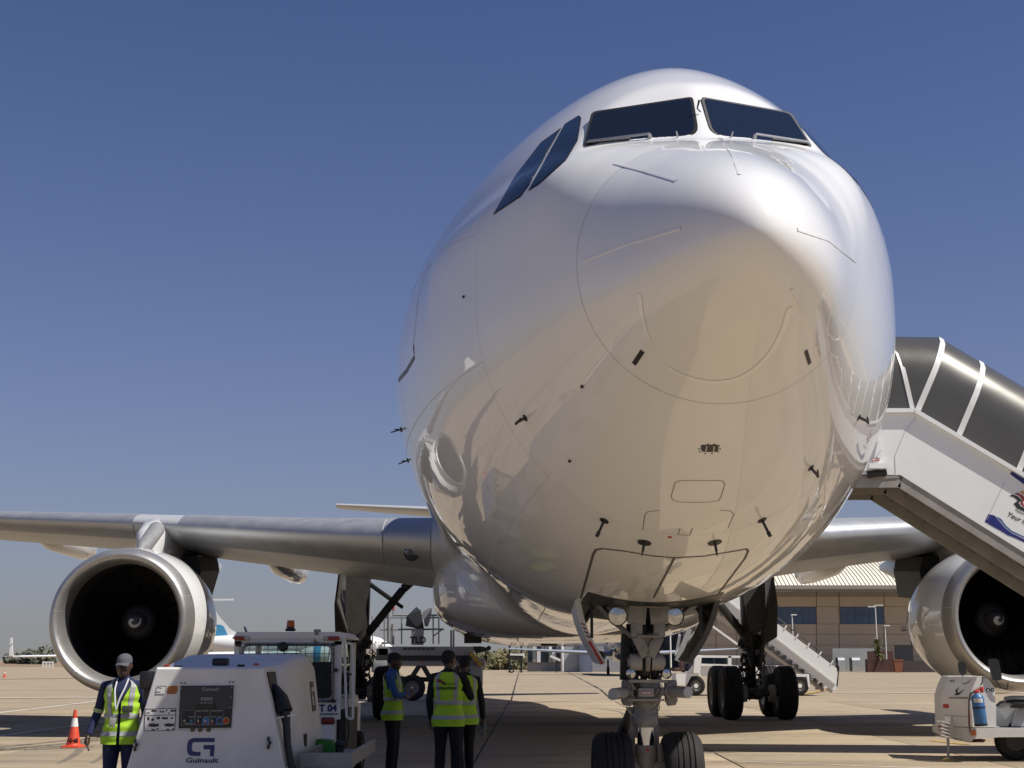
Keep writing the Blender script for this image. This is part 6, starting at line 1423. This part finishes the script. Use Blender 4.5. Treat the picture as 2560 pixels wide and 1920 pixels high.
# ================================================================ TERMINAL AND FAR BACKGROUND
TYW = 206.0
tm = thing('terminal_building', 'beige panelled terminal with ribbed cream roof and two blue window bands', 'terminal building', (AT(2070, 1650, TYW).x, TYW, 0))
e_ = relto(tm)
def ez(px, py, d=0.0): return e_(px, py, TYW + d)
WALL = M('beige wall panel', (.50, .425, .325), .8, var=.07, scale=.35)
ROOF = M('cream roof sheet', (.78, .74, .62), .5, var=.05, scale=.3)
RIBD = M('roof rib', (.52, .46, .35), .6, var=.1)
SOF = M('grey soffit and eave shade', (.30, .27, .235), .8, var=.06, scale=.3)
WBL = M('blue window glass', (.07, .115, .21), .08, var=.25, scale=.4)
DW2 = M('dark window', (.03, .032, .035), .4)
zg = -.02
mb = MB().mat(M('wall joint', (.33, .28, .21), .9)); XL_, XR_ = ez(1738, 1600).x, ez(2540, 1600).x; zt_ = ez(2000, 1478).z
mb.box(((XL_ + XR_) / 2, 10, zt_ / 2), (XR_ - XL_, 19.6, zt_)); mb.build('wall_core', None, tm, smooth=0)
xs3 = [1738, 1790, 1842, 1868, 1932, 2041, 2098, 2210, 2278, 2400, 2540]; zs3 = [1478, 1491, 1516.6, 1560, 1586, 1613, 1640, 1662]
for i in range(len(xs3) - 1):
    for j in range(len(zs3) - 1):
        if j == 2 and xs3[i] in (1932, 2098): continue
        a, c = ez(xs3[i], zs3[j]), ez(xs3[i + 1], zs3[j + 1]); z0 = max(0, c.z)
        mb = MB().mat(SOF if j == 0 else WALL); mb.box(((a.x + c.x) / 2, .1, (a.z + z0) / 2), (c.x - a.x - .05, .2, a.z - z0 - .05)); mb.build('wall_panel', None, tm, smooth=0)  # top row in soffit grey, the eave's shadow put into its colour
for x0, x1 in ((1934, 2042), (2100, 2211)):
    wf = MB().mat(M('window frame', (.10, .13, .20), .5)); a, c = ez(x0, 1517.5), ez(x1, 1559.5); wf.box(((a.x + c.x) / 2, .22, (a.z + c.z) / 2), (c.x - a.x, .1, a.z - c.z)); wfo = wf.build('window', None, tm, smooth=0)
    for k in range(6):
        for r in range(2):
            w2 = (c.x - a.x) / 6; h2 = (a.z - c.z) / 2; mb = MB().mat(WBL); mb.box((a.x + w2 * (k + .5), .13 + random.uniform(0, .02), a.z - h2 * (r + .5)), (w2 - .07, .06, h2 - .07), rot=(random.uniform(-.01, .01), 0, random.uniform(-.01, .01))); mb.build('pane', None, wfo, smooth=0)
for x, y in ((1983, 1570), (2260, 1571)): mb = MB().mat(SOF); p = ez(x, y, -.05); mb.box(p, (.6, .1, .45)); mb.mat(DW2).box(p + Vector((0, -.06, -.3)), (.6, .04, .15)); mb.build('wall_vent', None, tm, smooth=0)
# roof: eave in front of the wall, climbing in a gentle curve
EY = -6.0
z_e = e_(2070, 1463, TYW + EY).z; xl, xr = e_(1700, 1463, TYW + EY).x, e_(2560, 1463, TYW + EY).x
prof = []
for i in range(9):
    t = i / 8; prof.append((EY + 22 * t, z_e + (e_(2100, 1394, TYW + 16).z - z_e) * math.sin(t * math.pi / 2) ** .9))
mb = MB().mat(ROOF); mb.loft([[Vector((xl, y, z)) for y, z in prof], [Vector((xr - .42 * 0, y, z)) for y, z in prof]], closed=False); mb.loft([[Vector((xl, y, z - .25)) for y, z in prof], [Vector((xr, y, z - .25)) for y, z in prof]], closed=False); mb.build('roof', None, tm, smooth=60)
nr = 86; rb = MB().mat(RIBD)
rows = [[Vector((dx, y, z + dz)) for y, z in prof] for dx, dz in ((-.06, .0), (-.03, .10), (.03, .10), (.06, .0))]
rb.loft(rows, closed=False); r0_ = None
for k in range(nr):
    if r0_ is None: o = r0_ = rb.build('roof_rib', None, tm, smooth=0)
    else: o = r0_.copy(); COL.objects.link(o)
    o.location = (xl + (xr - xl) * (k + .5) / nr, 0, .01)
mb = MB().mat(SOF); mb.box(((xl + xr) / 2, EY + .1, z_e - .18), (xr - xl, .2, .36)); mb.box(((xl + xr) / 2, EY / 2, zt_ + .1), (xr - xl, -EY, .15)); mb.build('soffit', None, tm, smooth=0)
for x in (2070, 2222): mb = MB().mat(DARK); p = e_(x, 1455, TYW - 4); mb.bar(p + Vector((-.3, 0, -.2)), p + Vector((.3, 0, .3)), .08, .08); mb.bar(p + Vector((-.3, 0, .25)), p + Vector((.3, 0, -.15)), .08, .08); mb.build('roof_fitting', None, tm, smooth=0)
mb = MB().mat(TW_); p = e_(2109, 1412, TYW + 3); mb.cyl(p, p + Vector((0, 0, 1.4)), .06, n=6); mb.mat(DARK).box(p, (.5, .5, .1)); mb.build('roof_mast', None, tm, smooth=0)
gb2 = thing('rear_hall', 'grey blue metal-clad hall showing above the cream roof', 'hall', (AT(2170, 1650, 262).x, 262, 0)); k_ = relto(gb2)
GB = M('grey blue cladding', (.25, .29, .33), .5, var=.08, scale=.3)
a, c = k_(2010, 1385, 262), k_(2300, 1385, 262)
for i in range(16): x0 = a.x + (c.x - a.x) * i / 16; mb = MB().mat(GB); mb.box((x0 + (c.x - a.x) / 32, 6, a.z / 2), ((c.x - a.x) / 16 - .06, 12, a.z)); mb.build('cladding_panel', None, gb2, smooth=0)
mb = MB().mat(GB); mb.prism([Vector((a.x - 1, -1, a.z)), Vector((c.x + 1, -1, a.z)), Vector((c.x - 6, -1, a.z + 3.0)), Vector((a.x + 8, -1, a.z + 3.0))], (0, 14, 0)); mb.build('roof', None, gb2, smooth=0)
def post(px, top, base, Y, label, heads=1, r=.07):
    t = AT(px, top, Y); lp = thing('lamp_post', label, 'lamp post', (t.x, Y, 0), 0, 'lamp posts in front of the terminal')
    mb = MB().mat(TW_); mb.cyl((0, 0, 0), (0, 0, t.z), r * 1.3, r, 8); mb.build('pole', None, lp)
    mb = MB().mat(TW_)
    if heads == 2: mb.box((-.55, 0, t.z - .1), (.9, .3, .12)); mb.box((.55, 0, t.z + .1), (.9, .3, .12)); mb.box((0, 0, t.z), (.3, .15, .25))
    else: mb.box((.25, 0, t.z), (.8, .3, .14))
    mb.build('lamp_head', None, lp, smooth=0)
post(2188, 1515, 1640, 190, 'two-headed white lamp post rising behind the yucca plant', 2)
post(2212, 1564, 1645, 188, 'headless-looking thin white lamp post right of the yucca plant', 1)
post(1980, 1537, 1600, 196, 'white lamp post in front of the left blue window band', 1)
post(1675, 1570, 1655, 150, 'white lamp post just right of the nose gear, before the dark hangar', 1, .08)
# foot of the terminal
def bx(name, label, cat, px0, px1, py0, Y, dep, mat, z0=0.0, bev=0.0):
    a, c = AT(px0, py0, Y), AT(px1, py0, Y); o = MB().mat(mat).box(((c.x - a.x) / 2 * 0, 0, (a.z + z0) / 2), (c.x - a.x, dep, a.z - z0), bev=bev).build(name, None, smooth=0 if not bev else 40)
    o.location = ((a.x + c.x) / 2, Y + dep / 2, 0); tag(o, label, cat); return o
bx('low_wall', 'low pale grey wall along the foot of the terminal', 'wall', 2081, 2190, 1621, 198, .5, M('pale grey render', (.34, .35, .34), .8, var=.06, scale=.5))
for i, (x0, x1) in enumerate(((2095, 2112), (2130, 2150))):
    a, c = AT(x0, 1643, 195), AT(x1, 1643, 195); h = thing('vent_hood', ['silver vent hood on the low wall, the left of two', 'silver vent hood on the low wall, the right of two beside the maroon planter'][i], 'vent hood', ((a.x + c.x) / 2, 195, 0), 0, 'silver vent hoods at the low wall'); w2 = (c.x - a.x) / 2
    mb = MB().mat(M('silver sheet', (.55, .58, .60), .35, .5)); mb.loft([[Vector((x, y, z)) for y, z in ((1.5, a.z), (.5, a.z), (.15, a.z - .12), (0, a.z - .4), (.06, 0), (1.5, 0))] for x in (-w2, w2)]); mb.build('hood', None, h, smooth=30)
    mb = MB().mat(DW2); mb.box((-w2 - .04, .75, a.z / 2), (.06, 1.3, a.z * .9)); mb.build('side_plate', None, h, smooth=0)
bx('planter', 'long maroon planter at the terminal foot under the yucca', 'planter', 2168, 2232, 1648, 184, 1.2, M('maroon planter', (.085, .035, .028), .7, var=.1, scale=.6))
bx('planter', 'long dark planter running right from the terracotta pot', 'planter', 2256, 2345, 1652, 184, 1.0, M('dark planter', (.06, .045, .045), .7, var=.1, scale=.6))
bx('maroon_screen', 'maroon screen wall behind the yucca', 'wall', 2169, 2232, 1628, 190, .3, M('maroon planter', (.085, .035, .028), .7))
bx('gate_wall', 'black gate wall right of the planters', 'gate', 2238, 2282, 1613, 194, .4, M('black gate sheet', (.02, .021, .024), .6, var=.1))
a, c = AT(2232, 1649, 182), AT(2255, 1649, 182); w2 = (c.x - a.x) / 2; pt = thing('terracotta_pot', 'square terracotta pot between the two planters', 'pot', ((a.x + c.x) / 2, 182, 0))
mb = MB().mat(M('terracotta', (.28, .11, .055), .8, var=.1)); mb.loft([[Vector((sx * g, sy * g, z)) for sx, sy in ((-1, -1), (1, -1), (1, 1), (-1, 1))] for z, g in ((0, w2 * .72), (a.z - .12, w2 * .97), (a.z - .12, w2 * 1.04), (a.z, w2 * 1.04), (a.z, w2 * .9))]); mb.build('pot', None, pt, smooth=0)
def leafy(name, label, cat, loc, trunk, crown_z, rad, nleaf, ln, mat, seed=1):
    rnd = random.Random(seed); y = thing(name, label, cat, loc)
    if trunk: mb = MB().mat(M('bark', (.14, .10, .06), .9)); mb.tube([(0, 0, 0), (.05, 0, trunk * .5), (0, 0, trunk)], [.14, .11, .09], 7); mb.build('trunk', None, y)
    mb = MB().mat(mat)
    for cz_ in crown_z:
        for k in range(nleaf):
            a = rnd.uniform(0, 6.28); el_ = rnd.uniform(-.5, 1.3); d = Vector((math.cos(a) * math.cos(el_), math.sin(a) * math.cos(el_), math.sin(el_))); s_ = d.cross(Vector((0, 0, 1))).normalized() * ln * .07; L2 = ln * rnd.uniform(.7, 1.1); o = Vector((0, 0, cz_)); mid = o + d * L2 * .55; tip = o + d * L2 + Vector((0, 0, -L2 * .25))
            mb.add([o - s_ * .5, o + s_ * .5, mid + s_, mid - s_, tip], [(0, 1, 2, 3), (3, 2, 4)])
    mb.build('leaves', None, y, smooth=0, fix=False); return y
YU = M('yucca leaf', (.10, .12, .03), .6, var=.3, scale=2)
leafy('yucca', 'tall yucca plant with two leaf heads in the maroon planter', 'yucca plant', (AT(2194, 1645, 184.6).x, 184.6, .7), AT(2194, 1612, 184.6).z - .7, (AT(2194, 1612, 184.6).z - .7, AT(2196, 1632, 184.6).z - .9), 1, 60, 1.35, YU, 4)
leafy('shrub', 'low spiky shrub at the right end of the maroon planter', 'shrub', (AT(2224, 1645, 184.6).x, 184.6, .85), 0, (.1,), 1, 50, .9, M('shrub leaf', (.07, .08, .03), .7, var=.3), 5)

# ---- dark hangar with a lattice mast
hg = thing('hangar', 'dark grey hangar between nose gear and right main gear', 'hangar', (AT(1690, 1650, 215).x, 215, 0)); h_2 = relto(hg)
HG = M('charcoal cladding', (.045, .05, .06), .6, var=.12, scale=.25)
a, c = h_2(1640, 1510, 215), h_2(1742, 1510, 215)
for i in range(6): x0 = a.x + (c.x - a.x) * i / 6; mb = MB().mat(HG); mb.box((x0 + (c.x - a.x) / 12, 8, a.z / 2), ((c.x - a.x) / 6 - .08, 16, a.z)); mb.build('cladding_panel', None, hg, smooth=0)
mb = MB().mat(HG); mb.box(((a.x + c.x) / 2, 8, a.z + .3), (c.x - a.x + 1, 17, .6)); mb.build('roof', None, hg, smooth=0)
mb = MB().mat(M('dark door sheet', (.06, .065, .075), .5)); mb.prism([h_2(1664, 1574, 214.8), h_2(1686, 1574, 214.8), h_2(1678, 1616, 214.8), h_2(1662, 1616, 214.8)], (0, .1, 0)); mb.build('door_leaf', None, hg, smooth=0)
lt = thing('lattice_mast', 'dark steel lattice mast standing in front of the charcoal hangar', 'mast', (AT(1719, 1650, 205).x, 205, 0)); l2 = relto(lt)
mb = MB().mat(GREYM); zt2 = 7.6
for sx in (-.45, .45):
    for sy in (0, .9): mb.cyl((sx, sy, 0), (sx, sy, zt2), .05, n=5)
mb.build('mast_leg', None, lt, kind='stuff')
mb = MB().mat(GREYM)
for k in range(7): z = k * zt2 / 7; mb.bar((-.45, 0, z), (.45, 0, z + zt2 / 7), .05, .05); mb.bar((.45, 0, z), (-.45, 0, z + zt2 / 7), .05, .05); mb.bar((-.45, 0, z), (.45, 0, z), .05, .05)
mb.build('mast_brace', None, lt, smooth=0, kind='stuff')

# ---- grey sheds and silver block beyond the belly
bx('grey_shed', 'light grey panelled shed seen under the belly', 'shed', 1409, 1447, 1598, 190, 6, M('light grey panels', (.36, .38, .40), .7, var=.06, scale=.5))
bx('poster_wall', 'blue grey postered wall right of the light grey shed', 'wall', 1448, 1479, 1598, 189, 5, M('blue grey posters', (.13, .15, .22), .6, var=.5, scale=.9))
bx('grey_shed', 'narrow grey shed beside the dark blue aircraft', 'shed', 1480, 1560, 1596, 196, 6, M('mid grey panels', (.27, .28, .30), .7, var=.06, scale=.5))
o = bx('white_column', 'thick white column left of the light grey shed', 'column', 1402, 1409, 1598, 184, .35, M('white column paint', (.7, .7, .7), .5), bev=.12)
sv = thing('glazed_lounge', 'glazed silver lounge block with bright reflections seen under the belly', 'lounge', (AT(1365, 1650, 192).x, 192, 0)); s3 = relto(sv)
SIL = M('silver glazing', (.45, .48, .50), .12, .9, var=.55, scale=.8)
xs4 = [1320, 1331, 1342, 1352, 1361, 1371, 1380, 1390, 1401]
for i in range(8):
    for (t, b2) in ((1598, 1624), (1625, 1656)):
        a, c = s3(xs4[i], t, 192), s3(xs4[i + 1], b2, 192); mb = MB().mat([SIL, SIDEG, M('bright white panel', (.75, .75, .73), .5)][(i * 2 + (t > 1600) * 1 + (i > 3)) % 3]); mb.box(((a.x + c.x) / 2, random.uniform(-.1, .1), (a.z + max(c.z, 0)) / 2), (c.x - a.x - .06, .3, a.z - max(c.z, 0) - .06), rot=(0, 0, random.uniform(-.12, .12))); mb.build('glass_panel', None, sv, smooth=0)  # some panels plain bright white, in a repeating order
mb = MB().mat(GREYM); a, c = s3(1319, 1597, 192), s3(1402, 1597, 192); mb.box(((a.x + c.x) / 2, 2.5, a.z / 2), (c.x - a.x, 4.4, a.z - .1)); mb.build('core', None, sv, smooth=0)
sl2 = thing('baggage_ramp', 'white baggage ramp lying in front of the silver lounge', 'ramp', (AT(1388, 1650, 180).x, 180, 0)); s4 = relto(sl2)
mb = MB().mat(TW_); mb.bar(s4(1376, 1640, 180), s4(1401, 1651, 180), .4, .3); mb.build('chute', None, sl2, smooth=0); mb = MB().mat(DARK); mb.bar((s4(1391, 1650, 180).x, 0, 0), s4(1391, 1648, 180), .15, .15); mb.build('leg', None, sl2, smooth=0)
fl = thing('flatbed_trailer', 'white flatbed trailer under the black posts far behind the belly', 'trailer', (AT(1292, 1650, 175).x, 175, 0)); s5 = relto(fl)
mb = MB().mat(TW_); mb.bar(s5(1275, 1636, 175), s5(1310, 1637, 175), .6, .22); mb.box(s5(1307, 1639, 175), (.45, .5, .5)); mb.build('bed', None, fl, smooth=0)
mb = MB().mat(DARK); mb.box(s5(1293, 1645, 175), (1.4, .5, .5)); mb.build('load', None, fl, smooth=0)
mb = MB(); c_ = s5(1279, 1648, 175); tyre(mb, (c_.x, c_.y, .35), .35, .25, (0, 1, 0), n=20, grooves=(0,)); mb.build('tyre', RUBBER, fl)
for i, (x, lab) in enumerate(((1274, 'black post left of the pair beyond the belly'), (1303, 'black post with white edge, right of the pair beyond the belly'))):
    t = AT(x, 1590, 178); o = MB().mat(BLACK).box((0, 0, t.z / 2), (.24, .24, t.z)).build('gantry_post', None, smooth=0); o.location = (t.x, 178, 0); tag(o, lab, 'post', 'black gantry posts')
o = MB().mat(TW_).box((0, 0, 0), (.6, .3, .5)).build('white_cabinet', None, smooth=0); o.location = AT(1267, 1607, 177.5); tag(o, 'white cabinet box hung high on the left black post', 'cabinet')

# ---- dark blue aircraft behind the nose gear
def tube_plane(name, label, cat, loc, rz, L, r, m_body, zc, parts):
    t = thing(name, label, cat, loc, rz); mb = MB().mat(m_body)
    mb.loft([[Vector((r * g * math.sin(a), L * y, zc + dz * r + r * g * math.cos(a))) for a in [2 * math.pi * i / 28 for i in range(28)]] for y, g, dz in ((0, .02, -.35), (.006, .2, -.33), (.02, .42, -.28), (.05, .70, -.15), (.09, .9, -.04), (.13, 1, 0), (.68, 1, 0), (.8, .8, .15), (.92, .45, .42), (1, .12, .6))]); mb.build('fuselage', None, t)
    return t
NVY = M('navy aircraft paint', (.010, .020, .055), .2, coat=.5, var=.05); 
bp = tube_plane('blue_aircraft', 'dark navy jet with pale wings parked behind the nose gear', 'jet', (AT(1588, 1650, 140).x, 140, 0), 0, 30, 1.75, NVY, 3.0, None); s6 = relto(bp)
for sg in (-1, 1):
    mb = MB().mat(M('pale blue grey wing', (.32, .36, .42), .4)); mb.loft([[Vector((sg * 1.0, 11 + u * 4.5, 2.15 + v * 4.5)) for u, v in airfoil(.11, 8)], [Vector((sg * 12.5, 15 + u * 1.4, 2.75 + v * 1.4)) for u, v in airfoil(.1, 8)]]); mb.build('wing', None, bp, smooth=50)
    mb = MB().mat(M('pod grey', (.16, .16, .155), .4)); mb.lathe([(0, .42), (-.04, .5), (.2, .62), (1.2, .66), (2.6, .4), (2.6, .1)], (sg * 2.9, 8.4, 2.0), (0, 1, 0), 24); mb.mat(BLACK).lathe([(.05, .46), (.6, .40), (.6, .02)], (sg * 2.9, 8.4, 2.0), (0, 1, 0), 24); mb.build('engine', None, bp)
    mb = MB().mat(DARK); mb.cyl((sg * 1.8, 13, 1.6), (sg * 1.8, 13, .5), .1, n=8); tyre(mb, (sg * 1.8, 13, .42), .42, .3, n=20, grooves=(0,)); mb.build('main_gear', None, bp)
mb = MB().mat(DARK); mb.cyl((0, 3, 1.6), (0, 3, .4), .08, n=8); tyre(mb, (0, 3, .3), .3, .2, n=20, grooves=(0,)); mb.build('nose_gear', None, bp)
mb = MB().mat(NVY); mb.loft([[Vector((v * 4, 24 + u * 4.5, 4.6)) for u, v in airfoil(.1, 8)], [Vector((v * 2, 28 + u * 2.2, 9)) for u, v in airfoil(.1, 8)]]); mb.build('tail_fin', None, bp)

# ---- white regional jet at the left
rj = thing('regional_jet', 'white regional jet with blue tail patch parked behind the left engine, nose right', 'regional jet', (AT(985, 1650, 150).x, 150, 0), R(90)); 
def rp(px, py, Y=150): return rj.matrix_basis.inverted() @ AT(px, py, Y)
L0 = rp(470, 1610).y; rz0 = 1.14; zc_ = AT(700, 1614, 150).z
mb = MB().mat(WHITE); mb.loft([[Vector((rz0 * g * math.sin(a), L0 * y, zc_ + dz * rz0 + rz0 * g * math.cos(a))) for a in [2 * math.pi * i / 28 for i in range(28)]] for y, g, dz in ((0, .03, -.35), (.008, .22, -.32), (.03, .5, -.22), (.07, .8, -.08), (.12, .97, 0), (.17, 1, 0), (.7, 1, 0), (.82, .82, .12), (.94, .4, .38), (1, .12, .5))]); rf = mb.build('fuselage', None, rj)
mb = MB().mat(DARK); 
for d in (-1, 1): mb.box((d * 1.0, L0 * .045, zc_ + .25), (.3, .5, .2), rot=(0, 0, d * .3))
mb.build('cockpit_window', None, rj, smooth=0)
mb = MB().mat(M('door outline grey', (.35, .35, .35), .6)); yd = rp(942, 1600).y; 
for a, c in (((-.32, -.45), (.32, -.45)), ((.32, -.45), (.32, .75)), ((.32, .75), (-.32, .75)), ((-.32, .75), (-.32, -.45))): mb.bar((-rz0 - .0, yd + a[0], zc_ + a[1] * .9), (-rz0 - .0, yd + c[0], zc_ + c[1] * .9), .05, .05)
mb.box((-rz0 - .01, yd, zc_ + .3), (.05, .2, .2)); mb.build('cabin_door', None, rj, smooth=0)
fin = [rp(606, 1590), rp(575, 1572), rp(545, 1538), rp(524, 1502), rp(492, 1502), rp(490, 1592)]
mb = MB().mat(WHITE); mb.prism([p + Vector((-.09, 0, 0)) for p in fin], (.18, 0, 0)); mb.build('tail_fin', None, rj, smooth=0)
mb = MB().mat(M('sky blue livery', (.06, .30, .52), .4)); mb.prism([p + Vector((-.12, 0, 0)) for p in (rp(570, 1588), rp(560, 1566), rp(552, 1562), (rp(534, 1561)), rp(525, 1590))], (.02, 0, 0)); mb.build('tail_patch', None, rj, smooth=0)
mb = MB().mat(WHITE); 
for sg in (-1, 1): mb.loft([[Vector((sg * .05, rp(505, 1500).y + .6 - u * 1.9 * -1 - 1.0, rp(505, 1500).z + v)) for u, v in airfoil(.1, 8)], [Vector((sg * 3.4, rp(505, 1500).y + .2 + u * 1.0, rp(505, 1500).z + v)) for u, v in airfoil(.1, 8)]])
p = rp(540, 1500); mb.bar(p + Vector((0, 1.8, 0)), rp(583, 1499), .25, .18); mb.build('tailplane', None, rj, smooth=50)
# engine pod at the back, near wing with winglet, far winglet
mb = MB().mat(WHITE); e0 = rp(822, 1640, 138); mb.lathe([(0, .62), (-.06, .72), (.3, .82), (1.8, .80), (2.6, .5), (2.6, .1)], (e0.x, e0.y, zc_ - 1.0), (0, 1, 0), 24); mb.mat(BLACK).lathe([(.05, .66), (.5, .55), (.5, .02)], (e0.x, e0.y, zc_ - 1.0), (0, 1, 0), 24); mb.mat(M('sky blue livery', (.06, .30, .52), .4)).lathe([(.7, .835), (1.4, .83)], (e0.x, e0.y, zc_ - 1.0), (0, 1, 0), 24); mb.build('engine', None, rj)
wr0, wt0 = rp(700, 1650, 148.6), rp(30, 1641, 118)
mb = MB().mat(WHITE); mb.loft([[Vector((wr0.x, wr0.y + (u - .5) * 4.2, zc_ - .75 + v * 4)) for u, v in airfoil(.11, 8)], [Vector((wt0.x, wt0.y + (u - .5) * 1.5, wt0.z + v * 1.5)) for u, v in airfoil(.11, 8)]]); mb.build('wing', None, rj, smooth=50)
mb = MB().mat(WHITE); wl = [rp(24, 1640, 118), rp(34, 1640, 118), rp(32, 1618, 118), rp(31, 1594, 118), rp(27, 1594, 118)]; mb.prism(wl, (-.12, 0, 0)); mb.build('winglet', None, rj, smooth=0)
mb = MB().mat(NAVY); mb.bar(rp(24.5, 1617, 117.9), rp(31, 1609, 117.9), .05, .05); mb.build('winglet_stripe', None, rj, smooth=0)
mb = MB().mat(NVY); mb.prism([rp(609, 1566, 160), rp(614, 1567, 160), rp(621, 1584, 160), rp(614, 1584, 160)], (-.1, 0, 0)); mb.build('far_winglet', None, rj, smooth=0)
wf_ = rp(700, 1650, 151.4); mb = MB().mat(WHITE); mb.loft([[Vector((wf_.x, wf_.y + (u - .5) * 4.2, zc_ - .75 + v * 4)) for u, v in airfoil(.11, 8)], [Vector((rp(617, 1590, 160).x, rp(617, 1590, 160).y + (u - .5) * 1.5, rp(617, 1588, 160).z + v)) for u, v in airfoil(.11, 8)]]); mb.build('wing', None, rj, smooth=50)
mb = MB().mat(DARK)
for yy, xx in ((L0 * .13, 0), (L0 * .55, 1.5), (L0 * .55, -1.5)): mb.cyl((xx, yy, zc_ - .8), (xx, yy, .4), .09, n=8); tyre(mb, (xx, yy, .36), .36, .25, n=20, grooves=(0,))
mb.build('landing_gear', None, rj, kind='stuff')
# ---- tree line and scrub
def wood(name, spots, mats, seed, leaf=.5):
    rnd = random.Random(seed); mb = MB()
    for (x, y, h, w) in spots:
        m = mats[rnd.randrange(len(mats))]; mb.mat(m); lobes = [(Vector((x + rnd.uniform(-.4, .4) * w, y + rnd.uniform(-.4, .4) * w, h * rnd.uniform(.3, .78))), rnd.uniform(.25, .45) * w) for _ in range(6)]
        for c, r_ in lobes:
            for k in range(70):
                d = Vector((rnd.gauss(0, 1), rnd.gauss(0, 1), rnd.gauss(0, .75))).normalized() * r_ * rnd.uniform(.55, 1.05); p = c + d
                if p.z < .05: continue
                s_ = leaf * rnd.uniform(.6, 1.4); a = Vector((rnd.gauss(0, 1), rnd.gauss(0, 1), rnd.gauss(0, 1))).normalized() * s_; b2 = a.orthogonal().normalized() * s_ * .7
                mb.add([p - a, p + b2, p + a, p - b2], [(0, 1, 2, 3)])
    return mb.build(name, None, smooth=0, kind='stuff', fix=False)
TL = [M('hazed treeline leaf a', (.105, .115, .085), .8, var=.3, scale=.3, world=True), M('hazed treeline leaf b', (.125, .13, .095), .8, var=.3, scale=.3, world=True), M('hazed treeline leaf c', (.14, .14, .105), .8, var=.3, scale=.3, world=True)]  # leaf greens greyed and lightened to carry the distance haze
rnd = random.Random(12)
wood('treeline', [(x, 560 + rnd.uniform(-40, 60), rnd.uniform(3.2, 6.0) * (1 if x > -222 and x < -170 or x < -205 else .8), rnd.uniform(5, 11)) for x in np.arange(-260, 70, 4.5)], TL, 3, .75)
SC = [M('dry scrub a', (.16, .14, .07), .9, var=.3, scale=.4, world=True), M('dry scrub b', (.11, .11, .055), .9, var=.3, scale=.4, world=True)]
wood('scrub', [(rnd.uniform(-9, 6), 230 + rnd.uniform(-8, 20), rnd.uniform(1.6, 3.2), rnd.uniform(2.5, 5)) for _ in range(26)], SC, 5, .3)
mb = MB().mat(TW_)
for px in (108, 116, 124, 132): p = AT(px, 1655, 300); mb.box((p.x, 300, .55), (.3, .15, 1.3))
a, c = AT(107, 1655, 300), AT(134, 1655, 300); mb.box(((a.x + c.x) / 2, 300, 1.1), (c.x - a.x, .1, .25)); o = mb.build('barrier', None, smooth=0); tag(o, 'white post barrier at the grass edge far left', 'barrier')
